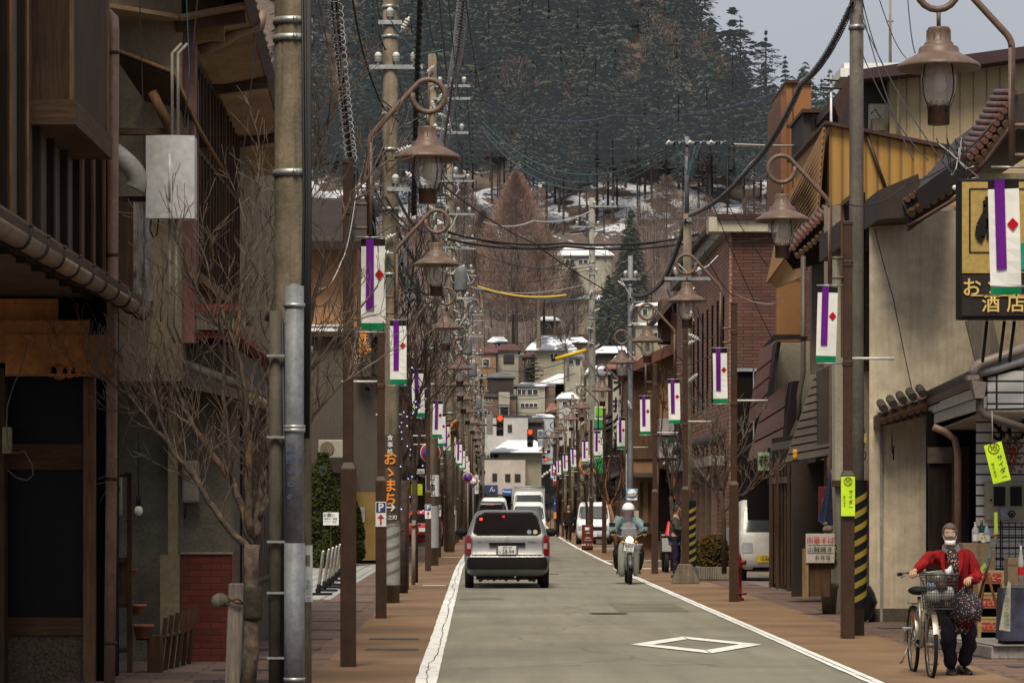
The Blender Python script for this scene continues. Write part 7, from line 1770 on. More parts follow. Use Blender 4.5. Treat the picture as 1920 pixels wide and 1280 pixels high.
# her cloth bag
t = thing('handbag', 'dark spotted drawstring bag hanging from the woman\'s left hand', 'bag', q(1804,1150,-.25))
m, nt, bs = nodes('spotted_cloth'); p = coords(nt, True); vo = N(nt,'ShaderNodeTexVoronoi'); vo.inputs['Scale'].default_value = 55; L(nt,p,vo.inputs['Vector'])
vs = N(nt,'ShaderNodeSeparateColor'); L(nt,vo.outputs['Color'],vs.inputs[0])
L(nt, mixc(nt, math_n(nt,'LESS_THAN',vo.outputs['Distance'],.26), (.012,.010,.014), mixc(nt, math_n(nt,'GREATER_THAN',vs.outputs[0],.7), (.5,.48,.48), (.35,.02,.04))), bs.inputs['Base Color']); bs.inputs['Roughness'].default_value=.8
mb = MB(); mb.smooth=True; rows=[]; cb = Vector(q(1802,1132,-.30))
for z,r in ((-.155,.02),(-.15,.10),(-.10,.155),(-.02,.16),(.06,.125),(.12,.07),(.16,.035),(.2,.03)):
 rows.append([tuple(cb+Vector((r*math.cos(a)*(1+.08*math.sin(a*5+z*9)),r*.6*math.sin(a),z+.01*math.sin(3*a)))) for a in [2*PI*k/20 for k in range(21)]])
mb.grid(rows); mb.build('pouch', m, t)
mb = MB(); mb.tube([cb+Vector((0,0,.2)),Vector(J['wrR'])+Vector((.03,.0,-.0)),cb+Vector((.05,0,.17))],.008,5); mb.build('cord', BLACK, t)
# ---- bicycle (front wheel towards us)
bx, by = wx(1746, 28.2), 28.2
t = thing('bicycle', 'silver city bicycle with a dark front basket, wheeled by the woman in red', 'bicycle', (bx, by, 0))
CHR = M('bicycle_chrome', (.30,.27,.22), .38, .2, 10, 0, metal=.6);
def bw(y, nm, x=0., tilt=0.):
 r=.31; c_=Vector((bx+x,by+y,r))
 mb=MB(); mb.tube([c_+Vector((0,r*math.cos(a),r*math.sin(a))) for a in [2*PI*k/40 for k in range(41)]],.019,8,False); ty=mb.build('tyre',TYRE,t)
 mb=MB(); mb.tube([c_+Vector((0,(r-.025)*math.cos(a),(r-.025)*math.sin(a))) for a in [2*PI*k/40 for k in range(41)]],.010,6,False); mb.build('rim',CHR,ty)
 mb=MB()
 for k in range(16):
  a=2*PI*k/16; mb.tube([c_+Vector(((-.025 if k%2 else .025),.02*math.cos(a+.5),.02*math.sin(a+.5))),c_+Vector((0,(r-.03)*math.cos(a),(r-.03)*math.sin(a)))],.0018,3)
 mb.build('spokes',CHR,ty)
 mb=MB(); mb.lathe([(.0,-.05),(.022,-.05),(.022,.05),(0,.05)],c_,10,ax='x'); mb.build('hub',CHR,ty)
 mb=MB(); rows=[]
 for k in range(15):
  a=R(20+k*10) if y<.5 else R(-5+k*13); rows.append([c_+Vector((dx,(r+.03)*math.cos(a)*1,(r+.03)*math.sin(a)-abs(dx)*.25)) for dx in (-.026,0,.026)])
 mb.smooth=True; mb.grid(rows); mb.build('mudguard',CHR,t)
bw(0,'f'); bw(1.08,'r',-.01)
def bt(nm,pts,r,m_=CHR,n=8):
 mb=MB(); mb.tube([Vector((bx+a,by+b,c)) for a,b,c in pts],r,n); return mb.build(nm,m_,t)
bt('fork_blade',[(-.045,0,.31),(-.04,.06,.6),(-.02,.12,.70)],.012); bt('fork_blade',[(.045,0,.31),(.04,.06,.6),(.02,.12,.70)],.012)
bt('head_tube',[(0,.11,.68),(0,.17,.86)],.022); bt('stem',[(0,.17,.86),(0,.19,.98)],.014)
bt('main_frame',[(0,.14,.78),(0,.30,.50),(0,.50,.30),(0,.62,.27)],.024); bt('seat_tube',[(0,.62,.27),(-.005,.74,.74)],.018); bt('seat_stay',[(-.04,1.08,.31),(-.02,.72,.62)],.009); bt('seat_stay',[(.04,1.08,.31),(.02,.72,.62)],.009)
bt('chain_stay',[(.04,1.08,.31),(.03,.62,.27)],.010); bt('chain_stay',[(-.04,1.08,.31),(-.03,.62,.27)],.010)
bt('handlebar',[(-.25,.36,.965),(-.22,.22,.985),(-.12,.17,1.0),(0,.19,.985),(.12,.17,1.0),(.22,.22,.985),(.25,.36,.965)],.012)
bt('handlebar_grip',[(-.255,.38,.965),(-.245,.27,.97)],.018,BLACK); bt('handlebar_grip',[(.255,.38,.965),(.245,.27,.97)],.018,BLACK)
bt('brake_lever',[(-.22,.20,.96),(-.245,.28,.935)],.006); bt('brake_lever',[(.22,.20,.96),(.245,.28,.935)],.006)
mb=MB(); mb.ball((bx-.01,by+.78,.80),.10,12,(1,1.3,.45)); mb.build('saddle',BLACK,t)
mb=MB(); mb.lathe([(0,-.03),(.03,-.02),(.036,.0),(.03,.05),(0,.06)],(bx-.01,by-.03,.62),14,ax='y'); mb.build('headlamp',CHR,t)
bt('crank',[(.06,.62,.27),(.06,.60,.11)],.009); bt('crank',[(-.06,.62,.27),(-.06,.66,.43)],.009)
for sx,z,y in ((.11,.10,.60),(-.13,.44,.66)):
 mb=MB(); mb.box(bx+sx-.05,bx+sx+.05,by+y-.035,by+y+.035,z-.012,z+.012); mb.build('pedal',STEELB,t,bevel=.006)
bt('stand_leg',[(-.05,1.05,.3),(-.14,.95,.1),(-.15,1.0,.09)],.009); bt('brake_cable',[(-.2,.2,.98),(-.1,.02,.95),(0,.1,.75)],.004,BLACK,5); bt('brake_cable',[(.2,.2,.98),(.14,.0,.97),(.01,.1,.78)],.004,BLACK,5)
mb=MB(); mb.box(bx-.05,bx+.03,by+.9,by+1.2,.66,.675); mb.build('rear_carrier',CHR,t)
mb=MB(); mb.box(bx-.03,bx+.03,by+1.38,by+1.39,.5,.56); mb.build('rear_reflector',RED,t)
# woven basket
BASK = M('dark_wicker_mesh',(.03,.03,.03),.5,.4,20,.3)
cx0, cy0 = bx+.06, by-.10
def bp(u, v, f):   # u,v in -1..1 around the rim, f height 0..1
 w_ = .145+.035*f; d_ = .10+.025*f
 return Vector((cx0+u*w_+.03*v*.6, cy0+v*d_-.03*u*.6, .655+.32*f))
mb=MB()
per=[(-1+2*k/14,-1) for k in range(14)]+[(1,-1+2*k/10) for k in range(10)]+[(1-2*k/14,1) for k in range(14)]+[(-1,1-2*k/10) for k in range(10)]
for u,v in per: mb.tube([bp(u,v,0),bp(u,v,1)],.0034,3,False)
for i in range(12): mb.tube([bp(u,v,i/11) for u,v in per]+[bp(*per[0],i/11)],.0032,3,False)
mb.tube([bp(u,v,1) for u,v in per]+[bp(*per[0],1)],.009,5,False); mb.tube([bp(u,v,0) for u,v in per]+[bp(*per[0],0)],.006,5,False)
for k in range(9): mb.tube([bp(-1,-1+k/4,0),bp(1,-1+k/4,0)],.0034,3,False)
mb.build('basket',BASK,t)
t = thing('shopping', 'pale plastic bags and wrapped shopping inside the bicycle basket', 'shopping bags', (cx0,cy0,.66))
for k,(a,b,c_,s_,col) in enumerate(((-.05,0,.78,.085,(.45,.45,.45)),(.07,.0,.80,.08,(.5,.5,.52)),(0,.03,.93,.09,(.10,.085,.07)),(-.08,-.02,.86,.05,(.16,.22,.32)),(.02,-.04,.86,.055,(.08,.03,.03)))):
 mb=MB(); mb.ball((cx0+a,cy0+b,c_),s_,10,(1,.75,.8)); mb.v=[(x+.008*math.sin(z*90),y,z+.008*math.sin(x*120)) for x,y,z in mb.v]; mb.build('wrapped_item',flat('wrap%d'%k,col,.35),t)
mb=MB(); mb.tube([(cx0+.09,cy0,.95),(cx0+.07,cy0-.02,1.02),(cx0+.10,cy0-.02,1.05),(cx0+.12,cy0,.97)],[.02,.024,.018,.02],7); mb.build('white_cloth',WHITE,t)
# ---- generic walkers
def walker(label, px, Y, h, fd, jk, tr, hairc, skinm=SKINM, pose='walk', coatlen=.02):
 s=h/1.70; x=wx(px,Y); f=Vector(fd).normalized(); r=Vector((f.y,-f.x,0))*-1
 t=thing('person',label,'person',(x,Y,0))
 def q2(a,b,z): return tuple(Vector((x,Y,0))+r*a*s+f*b*s+Vector((0,0,z*s)))
 J=dict(pelvis=q2(0,0,.93),waist=q2(0,0,1.08),chest=q2(0,.01,1.28),neck0=q2(0,0,1.44),neck1=q2(0,.01,1.50),head=q2(0,.03,1.60))
 st=.16 if pose=='walk' else .0
 for sd,sg in (('L',-1),('R',1)):
  k=sg*st
  J['sh'+sd]=q2(sg*.19,0,1.39)
  if pose=='arms': J['el'+sd]=q2(sg*.22,.10,1.14); J['wr'+sd]=q2(sg*.06,.28,1.18)
  else: J['el'+sd]=q2(sg*.235,-k*.3-.02,1.12); J['wr'+sd]=q2(sg*.235,-k*.7+.06,.88)
  J['hip'+sd]=q2(sg*.09,0,.88); J['kn'+sd]=q2(sg*.095,k*.7+.03,.49); J['an'+sd]=q2(sg*.09,k,.09); J['toe'+sd]=q2(sg*.10,k+.13,.04)
 g={'L':(tuple(f*.2+Vector((0,0,-1))),tuple(f),tuple(r)),'R':(tuple(f*.2+Vector((0,0,-1))),tuple(f),tuple(-r))}
 if pose=='arms': g={'L':(tuple(f+r*.6),(0,0,1),tuple(r)),'R':(tuple(f-r*.6),(0,0,1),tuple(-r))}
 human(t,J,skinm,True,s,g)
 V=[(J['pelvis'],(.17*s,.13*s))]; E=[]; chain(V,E,0,[(J['waist'],(.16*s,.125*s)),(J['chest'],(.168*s,.12*s)),(J['neck0'],(.08*s,.07*s))])
 for sd in 'LR': chain(V,E,2,[(J['sh'+sd],.072*s),(J['el'+sd],.058*s),(J['wr'+sd],.042*s)])
 chain(V,E,0,[(q2(0,0,.93-.12-coatlen),(.165*s,.13*s)),(q2(0,0,.93-.17-coatlen),(.16*s,.125*s))]); skin('jacket',V,E,jk,t)
 V=[(J['pelvis'],(.145*s,.115*s))]; E=[]
 for sd in 'LR': chain(V,E,0,[(J['hip'+sd],.098*s),(J['kn'+sd],.068*s),(J['an'+sd],.055*s)])
 skin('trousers',V,E,tr,t)
 hair(t,J['head'],f,hairc,s,.03 if pose=='arms' else 0,1.04); face(t,J['head'],f,s)
 for sd in 'LR': shoe(t,(J['an'+sd][0],J['an'+sd][1],0),f,LEATH,s)
 return t,J
walker('man in a dark brown jacket walking towards us along the right pavement edge', 1066, 143, 1.70, (-.05,-1,0), clothm('dark_brown_jacket',(.03,.018,.018)), clothm('charcoal_trousers',(.018,.014,.015)), M('grey_hair',(.30,.27,.25),.6,.3,40,.3))
tw,Jw = walker('woman in a grey jacket and navy jeans standing behind the brown pole reading a paper', 1267, 68.4, 1.66, (1,-.35,0), clothm('grey_jacket',(.075,.065,.06)), clothm('navy_jeans',(.022,.022,.05)), M('black_hair',(.02,.014,.012),.5,.4,40,.3), pose='arms')
t = thing('paper_sheet','folded pale paper held by the woman behind the pole','paper',Jw['wrR'])
mb=MB(); c_=Vector(Jw['wrR'])+Vector((.10,-.03,-.10)); mb.obox(c_,(.03,.20,.38),Matrix.Rotation(R(8),3,'Y')); mb.build('sheet',flat('lavender_white_paper',(.5,.48,.56),.8),t)
# ---- delivery scooter and rider
sx_, sy_ = wx(1181, 62.6), 62.6
t = thing('motor_scooter', 'pale green-grey step-through delivery motorcycle with its headlamp lit, coming towards us', 'motorcycle', (sx_, sy_, 0))
def sp(a,b,c): return (sx_+a, sy_+b, c)
SHLD = paint('pale_green_grey_shield', (.34,.36,.29), 0, .35)
for y in (0,1.2):
 mb=MB(); mb.lathe([(.20,-.038),(.275,-.042),(.295,0),(.275,.042),(.20,.038)],sp(0,y,.295),28,ax='x',caps=False); ty=mb.build('wheel',TYRE,t)
 mb=MB(); mb.lathe([(.0,-.03),(.05,-.04),(.06,-.012),(.20,-.012),(.205,-.035),(.205,.035),(.20,.012),(.06,.012),(.05,.04),(0,.03)],sp(0,y,.295),24,ax='x',caps=False); mb.build('rim',CHR,ty)
for sg in (-1,1):
 mb=MB(); mb.tube([sp(sg*.07,0,.295),sp(sg*.075,.08,.5),sp(sg*.06,.20,.80)],.024,8); mb.build('front_fork',flat('fork_grey',(.16,.16,.15),.4,.3),t)
 mb=MB(); rows=[]   # leg shields
 for z,w0,w1,y in ((.16,.10,.19,.42),(.25,.09,.215,.36),(.5,.085,.225,.30),(.72,.08,.225,.27),(.84,.06,.20,.27),(.88,.05,.17,.28)):
  rows.append([sp(sg*(w0+(w1-w0)*k/4),y+.10*(k/4)**2,z) for k in range(5)])
 mb.smooth=True; mb.grid(rows); mb.build('leg_shield',SHLD,t,solid=.012)
 mb=MB(); mb.tube([sp(sg*.05,.25,.96),sp(sg*.18,.24,1.0),sp(sg*.30,.38,1.05),sp(sg*.34,.44,1.04)],.013,7); mb.build('handlebar',CHR,t)
 mb=MB(); mb.tube([sp(sg*.26,.34,1.04),sp(sg*.34,.28,1.20)],.007,5); mb.obox(sp(sg*.36,.27,1.25),(.13,.03,.085)); mb.build('mirror',BLACK,t,bevel=.012)
 mb=MB(); mb.ball(sp(sg*.14,.16,.885),.035,8,(1.2,1,.8)); mb.build('indicator',flat('amber_plastic',(.55,.26,.02)),t)
mb=MB(); rows=[]
for k in range(9):
 a=R(10+k*17); rows.append([sp(dx,.335*math.cos(a)*-1,.295+.335*math.sin(a)-abs(dx)*.3) for dx in (-.055,0,.055)])
mb.smooth=True; mb.grid(rows); mb.build('front_mudguard',flat('dark_mudguard',(.05,.05,.05),.4),t,solid=.004)
mb=MB(); mb.prism([(-.12,.82),(.12,.82),(.16,.95),(.10,1.02),(-.10,1.02),(-.16,.95)],'y',sy_+.14,sy_+.34); mb.v=[(x+sx_,y,z) for x,y,z in mb.v]; mb.build('headlamp_cowl',M('brown_cowl',(.13,.085,.055),.4,.1,5,0),t,bevel=.03)
mb=MB(); mb.lathe([(0,-.03),(.06,-.025),(.075,0)],sp(0,.14,.925),20,ax='y',caps=False); mb.build('headlight',flat('lit_headlamp',(.9,.8,.6),.2,emit=(1,.78,.42),es=9),t)
mb=MB(); mb.ball(sp(0,.85,.66),.14,12,(1,2.3,.6)); mb.build('body',SHLD,t); mb=MB(); mb.box(sx_-.13,sx_+.13,sy_+.68,sy_+1.15,.72,.78); mb.build('seat',BLACK,t,bevel=.02)
mb=MB(); mb.box(sx_-.12,sx_+.12,sy_+.5,sy_+.9,.22,.45); mb.tube([sp(-.2,.6,.25),sp(.2,.6,.25)],.012,6); mb.build('engine',M('grimy_engine',(.06,.055,.05),.6,.4,15,.3),t)
mb=MB(); mb.obox(sp(0,.02,.62),(.12,.05,.08)); mb.build('horn_box',M('grey_horn',(.16,.17,.18),.4,.1,5,0),t,bevel=.01)
# small clear screen
mb=MB(); rows=[]
for k in range(6):
 z=1.0+.30*k/5; w_=.17*math.sqrt(max(.05,1-((k)/5.4)**2)); rows.append([sp(w_*u,.16+.10*k/5+.03*u*u,z) for u in (-1,-.5,0,.5,1)])
mb.smooth=True; mb.grid(rows); mb.build('windscreen',glassy('scratched_screen',(.35,.33,.36),.35,.1),t)
tb = thing('front_rack','wire rack with a printed white notice tied to the front of the motorcycle','rack',sp(0,-.0,.7))
mb=MB()
for k in range(12): mb.tube([sp(-.12+k*.028,-.02,.70-.010*k*0),sp(-.10+k*.033,-.05,.86)],.006,4)
for z in (.70,.78,.86): mb.tube([sp(-.13,-.03,z),sp(.24,-.03,z-.03)],.006,4)
mb.build('rack_wires',STEELB,tb)
mb=MB(); mb.obox(sp(-.02,-.075,.79),(.21,.006,.19),Matrix.Rotation(R(8),3,'Y')); mb.build('notice',WHITE,tb)
letter([('高山郵便',sx_-.02,sy_-.085,.84,.05,.004,R(8)),('集配中',sx_-.02,sy_-.085,.79,.06,.004,R(8)),('BC 03',sx_-.02,sy_-.085,.73,.05,.004,R(8))],BLACK,tb)
t = thing('person', 'rider in a teal rain jacket and white helmet on the delivery motorcycle', 'person', sp(0,.85,0))
J=dict(pelvis=sp(0,.88,.84),waist=sp(0,.84,1.0),chest=sp(0,.74,1.24),neck0=sp(0,.68,1.40),neck1=sp(0,.66,1.45),head=sp(0,.62,1.545))
for sd,sg in (('L',-1),('R',1)):
 J['sh'+sd]=sp(sg*.20,.70,1.34); J['el'+sd]=sp(sg*.33,.60,1.14); J['wr'+sd]=sp(sg*.335,.46,1.065)
 J['hip'+sd]=sp(sg*.11,.84,.80); J['kn'+sd]=sp(sg*.27,.50,.66); J['an'+sd]=sp(sg*.22,.62,.28); J['toe'+sd]=sp(sg*.25,.46,.24)
human(t,J,SKINM,True,1.,{'L':((0,-1,0),(1,0,0),(0,0,-1)),'R':((0,-1,0),(1,0,0),(0,0,-1))})
TEAL=clothm('teal_rain_jacket',(.20,.29,.295),.4,4.,.6)
V=[(J['pelvis'],(.16,.13))]; E=[]; chain(V,E,0,[(J['waist'],(.22,.16)),(J['chest'],(.22,.16)),(J['neck0'],(.12,.10))])
for sd in 'LR': chain(V,E,2,[(J['sh'+sd],.108),(J['el'+sd],.10),(tuple(Vector(J['wr'+sd])+Vector((0,.03,0))),.07)])
skin('rain_jacket',V,E,TEAL,t)
mb=MB(); mb.box(sx_-.17,sx_+.17,sy_+.56,sy_+.60,1.17,1.19); mb.build('reflective_strip',flat('grey_reflective',(.45,.47,.5),.3),t)
V=[(J['pelvis'],(.14,.12))]; E=[]
for sd in 'LR': chain(V,E,0,[(J['hip'+sd],.10),(J['kn'+sd],.085),(J['an'+sd],.065)])
skin('trousers',V,E,clothm('black_waterproof',(.015,.013,.015)),t)
for sd in 'LR': shoe(t,(J['an'+sd][0],J['an'+sd][1],.20),(0,-1,0),LEATH,1.,'boot')
face(t,J['head'],(0,-1,0),.95)
for sd in 'LR': mb=MB(); mb.ball(Vector(J['wr'+sd])+Vector((0,-.03,0)),.062,10,(.9,1.5,1)); mb.build('glove',clothm('dark_glove',(.03,.03,.03)),t)
hm=Vector(J['head'])
mb=MB(); mb.lathe([(.0,.155),(.05,.148),(.10,.115),(.13,.06),(.137,.01),(.132,-.03)],hm+Vector((0,.01,.02)),24,caps=False); hl=mb.build('helmet',flat('white_helmet',(.74,.74,.76),.25,coat=.5),t)
mb=MB(); mb.lathe([(.139,-.0),(.140,.018)],hm+Vector((0,.01,.0)),24,caps=False); mb.build('black_band',BLACK,hl)
mb=MB(); rows=[]
for k in range(6):
 z=hm.z+.005-.30*k/5; rows.append([(hm.x+(.11-.008*k)*math.sin(a),hm.y-(.14+.0*k)*math.cos(a)-.02,z) for a in [R(-60+20*j) for j in range(7)]])
mb.smooth=True; mb.grid(rows); mb.build('visor',glassy('smoky_violet_visor',(.20,.14,.18),.62,.15),hl)
# ================================================================== UTILITY POLES
def pole(label, x, Y, h, r0, r1, mat=CONC, arms=(), trafo=(), clutter=0, seed=1, bands=(), name='utility_pole', gear=True):
 t = thing(name, label, 'utility pole', (x, Y, 0), None)
 rr2 = random.Random(seed)
 mb = MB(); mb.tube([(x,Y,-.1),(x,Y,h*.33),(x,Y,h*.66),(x,Y,h)], [r0,r0-(r0-r1)*.33,r0-(r0-r1)*.66,r1], 16); mb.build('pole', mat, t)
 for z in bands:
  mb = MB(); rz = r0-(r0-r1)*z/h; mb.lathe([(rz+.004,z),(rz+.016,z),(rz+.016,z+.055),(rz+.004,z+.055)], (x,Y,0), 18); mb.ball((x+rz*.2,Y-rz-.02,z+.027),.025,8); mb.build('steel_band', STEELB, t)
 for (z, a, b, n) in arms:     # crossarm from x+a to x+b with n insulators
  mb = MB(); mb.box(x+a, x+b, Y-.16, Y-.09, z-.035, z+.035); ar = mb.build('crossarm', STEELB, t)
  for k in range(n):
   xx = x+a+(b-a)*(k+.5)/n
   mb = MB(); mb.lathe([(.02,0),(.02,.06),(.065,.07),(.05,.10),(.07,.11),(.055,.14),(.07,.15),(.05,.20),(.03,.22),(0,.225)], (xx,Y-.125,z+.03), 10); mb.build('insulator', WHITEP, ar)
 for (z, dx) in trafo:
  mb = MB(); mb.lathe([(.0,0),(.24,.02),(.25,.08),(.25,.75),(.22,.85),(0,.88)], (x+dx,Y-.1,z), 18); tr = mb.build('transformer', M('transformer_grey',(.16,.165,.17),.6,.25,3,.05,streak=.3), t)
  for k in (-1,0,1): mb = MB(); mb.lathe([(.02,0),(.045,.03),(.03,.06),(.045,.09),(.02,.16)],(x+dx+k*.12,Y-.1,z+.85),8); mb.build('bushing', WHITEP, tr)
 if gear:
  for k in range(clutter):   # drooping jumper leads, spools and clamps
   z = h*rr2.uniform(.45,.97); a = rr2.uniform(-.5,.7); b = rr2.uniform(-.5,.9)
   P0 = Vector((x+a,Y-.15,z)); P1 = Vector((x+b,Y-.2,z-rr2.uniform(.1,1.0)))
   mb = MB(); mb.tube([P0, P0.lerp(P1,.25)+Vector((0,-.03,-.18)), P0.lerp(P1,.6)+Vector((rr2.uniform(-.15,.15),-.05,-.3)), P1], .014, 4, False); mb.build('jumper_lead', rr2.choice([CABLE,CABLE,CABLE,CABLEB,CABLEW]), t)
  for k in range(clutter//2):
   z = h*rr2.uniform(.5,.97); a = rr2.uniform(-.22,.34)
   mb = MB(); c_=Vector((x+a,Y-.22,z)); d=Vector((rr2.uniform(-1,1),0,rr2.uniform(-1,1))).normalized()
   for j in range(4): mb.tube([c_+d*(.05*j),c_+d*(.05*j+.03)], .045, 8)
   mb.tube([c_-d*.05,c_+d*.25], .018, 6); mb.build('insulator', WHITEP, t)
 return t
# near concrete pole with its steel sleeve pipe and cable duct
t = pole('thick weathered concrete pole with steel bands, nearest on the left', wx(549,26), 26.0, 9.5, .165, .155, bands=(5.65,5.80,4.48,2.95), gear=False)
t = thing('steel_pole','pale blue-grey galvanised steel pole standing in front of the near concrete pole','pole',(wx(552,25.6),25.6,0))
x=wx(552,25.6); mb=MB(); mb.tube([(x,25.6,-.1),(x,25.6,1.3)],.088,18); mb.tube([(x,25.6,1.28),(x,25.6,3.5)],.082,18); mb.tube([(x,25.6,3.48),(x,25.6,3.52)],[.082,.03],18); mb.build('pipe',GALV,t)
for z in (3.32,2.25,2.28,.12):
 mb=MB(); mb.lathe([(.086,z),(.094,z),(.094,z+.03),(.086,z+.03)],(x,25.6,0),18); mb.build('clamp_band',STEELB,t)
letter([(c,x-.02,25.505,2.12-i*.105,.085,.003,R(-90)) for i,c in enumerate('町通609')],flat('stencil_blue',(.05,.07,.16),.7),t)
letter([(c,x+.02,25.50,1.72-i*.09,.075,.003,R(-90)) for i,c in enumerate('ケーブル')],flat('stencil_black',(.03,.03,.04),.7),t,'black_stencil')
t = thing('cable_duct','dark conduit and black cables strapped beside the near concrete pole','conduit',(wx(516,25.8),25.8,0))
x=wx(517,25.8)
mb=MB(); mb.tube([(x,25.8,-.1),(x,25.8,1.62),(x,25.8,3.3)],[.062,.062,.055],14); mb.build('conduit_pipe',M('dull_olive_conduit',(.085,.075,.06),.7,.25,4,.1,streak=.4),t)
for dx,r in ((.07,.012),(.09,.009),(.11,.016)):
 mb=MB(); mb.tube([(x+dx,25.76,0),(x+dx+.01,25.77,1.5),(x+dx-.01,25.77,3.2)],r,6); mb.build('cable',CABLE,t)
for z in (.3,.86,1.3,2.2,2.9): mb=MB(); mb.box(x-.07,x+.13,25.70,25.73,z,z+.02); mb.build('strap',STEELB,t)
x=wx(572,26)
mb=MB();
t = thing('cable_bundle','black cable bundle running up the front of the near concrete pole','cables',(x,25.78,3.3))
for k in range(5):
 mb=MB(); mb.tube([(x-.03+k*.018,25.80-.004*k,2.2),(x+.0+k*.016+.01*math.sin(k),25.82,4.2),(x-.035+k*.02,25.80,9.2)],.013,5); mb.build('cable',CABLE,t)
t = thing('pole_notice','narrow white notice strip taped to the near concrete pole','notice',(wx(579,25.78),25.78,wz(1128,25.78)))
mb=MB(); mb.fb(570,1022,586,1128,25.80,.008); mb.build('strip',M('pale_notice_sticker',(.45,.46,.47),.5,.15,9,0),t,bevel=.003)
letter(vtext('お知らせ', wx(579,25.79),25.795,wz(1090,25.79),.045,.05,.002), GALV, t)
mb=MB(); mb.fb(573,1040,581,1060,25.795,.004); mb.build('grey_mark',CONC,t)
t = pole('tall round concrete pole, second on the left, with orange-lettered brown wrap', wx(732,50.3), 50.3, 11.5, .155, .125, arms=((9.0,-.35,.55,3),(9.75,-.2,.2,1),(6.95,-.05,.5,2),(10.6,-.2,.25,2)), clutter=26, seed=4, bands=(5.5,6.6,7.6,8.2,10.,10.3,9.5))
t2_ = thing('pole_advert','brown wrap sign with orange brush lettering and an arrow on the second concrete pole','sign',(wx(732,50),50,wz(980,50)))
x=wx(732,50.3)
def wrap(t,nm,z0,z1,mat,r=.162): mb=MB(); mb.lathe([(r,z0),(r,z1)],(x,50.3,0),24,caps=False); return mb.build(nm,mat,t)
wrap(t2_,'brown_sheet',wz(982,50.3),wz(815,50.3),RWALL)
letter(vtext('食事処',x,50.12,wz(821,50.12),.10,.115,.006),WHITE,t2_,'white_lettering'); letter(vtext('おゝまち',x,50.12,wz(861,50.12),.235,.225,.018),ORANGE,t2_); letter([('→',x+.01,50.12,wz(951,50.12),.20,.014),('一之町',x,50.12,wz(970,50.12),.08,.004)],WHITE,t2_,'arrow_lettering')
t3_ = thing('pole_guard','grey and white diagonal striped guard sleeve at the foot of the second concrete pole','pole guard',(wx(732,50),50,.3))
wrap(t3_,'sleeve',wz(1096,50.3),wz(985,50.3),M('pale_grey_sleeve',(.33,.34,.34),.6,.1,3,.02),.165)
for k in range(5):
 z=wz(1085,50.3)+k*.2; mb=MB(); rows=[]
 for j in range(13): a=R(200+j*11.5); rows.append([(x+.168*math.cos(a),50.3+.168*math.sin(a),z+.012*j+dz) for dz in (0,.06)])
 mb.grid(rows); mb.build('stripe',M('dull_olive_stripe',(.17,.16,.13),.7,.1,4,0),t3_)
for z in (wz(985,50.3),wz(1096,50.3)): mb=MB(); mb.lathe([(.17,z),(.17,z+.03)],(x,50.3,0),24,caps=False); mb.build('band',STEELB,t3_)
# further poles on the left
PL=[(-1.22,83,14.2,(810,)),(-.95,108,14.0,None),(-1.05,131,14.2,None),(-.85,152,14,None),(-.6,178,14,None),(-.4,205,14,None),(-.2,235,14,None),(.2,270,14,None),(.7,310,13.5,None)]
for i,(x_,Y,h,_) in enumerate(PL):
 arms=((h-.9,.05,1.05,3),(h-1.25,.05,1.05,0),(h-2.2,-.1,1.0,3),(h-3.4,-.1,.9,2)) if i%2==0 else ((h-.6,-.6,.9,3),(h-1.8,-.3,.9,3),(h-3,-.3,.7,2))
 pole('concrete pole bristling with insulators, %s from the front on the left' % ORD[i+2], x_, Y, h, .17, .12, arms=arms, trafo=((h-4.6,.38),) if i in (1,3,4,6) else (), clutter=[34,30,28,26,22,18,14,10,8][i], seed=10+i, bands=(h-2.7,h-4,5,6))
for j,(i,px,py0,py1,s) in enumerate(((0,810,890,930,'お食事処'),(2,842,895,952,'信天翁旅館'))):
 x_,Y=PL[i][0],PL[i][1]; t=thing('pole_advert',['white pole wrap with dark writing below the large no-parking roundel','brown pole wrap with orange vertical characters on the left'][j],'sign',(x_,Y-.2,wz(py1,Y)))
 mb=MB(); mb.lathe([(.19,wz(py1,Y)),(.19,wz(py0,Y))],(x_,Y,0),18,caps=False); mb.build('sheet',WHITE if j==0 else RWALL,t)
 letter(vtext(s,x_,Y-.20,wz(py0+5,Y),.19,(py1-py0)/F*Y/len(s)*.95,.01),BLACK if j==0 else ORANGE,t)
 mb=MB(); mb.lathe([(.185,.5),(.185,wz(py1+(18 if j==0 else 4),Y))],(x_,Y,0),18,caps=False); mb.build('pale_sleeve',M('pale_grey_sleeve',(.33,.34,.34)),t)
# right-hand poles
pole('brown-grey steel pole rising past the top edge behind the first right lamp post', wx(1606,37.5), 37.5, 9.2, .098, .085, M('grey_brown_pole',(.14,.125,.105),.75,.25,2,.15,streak=.5), arms=((8.1,-.12,.12,1),), clutter=0, seed=31, bands=(7.6,))
pole('slim steel pole with many blue-green cables at its head, beside the third right lamp post', wx(1289,64.0), 64.0, 7.9, .105,.09, CONC, arms=((6.5,-.5,.5,2),), clutter=10, seed=32, bands=(5.6,6.2,7.7))
x=wx(1288,64.0)
t=thing('pole_extension','galvanised extension mast carrying a crossarm of cable clamps','mast',(x,64,7.8))
mb=MB(); mb.tube([(x,64,7.85),(x,64,9.55)],.05,10); mb.build('mast',GALV,t)
mb=MB(); mb.box(x-.45,x+.85,63.9,63.96,9.38,9.44); mb.build('crossarm',STEELB,t)
for k in range(9):
 xx=x-.45+k*.15; mb=MB(); mb.tube([(xx,63.85,9.36),(xx+.06,63.85,9.44),(xx+.10,63.85,9.38)],.028,6); mb.build('cable_clamp',[WHITEP,CABLE,CABLEB][k%3],t)
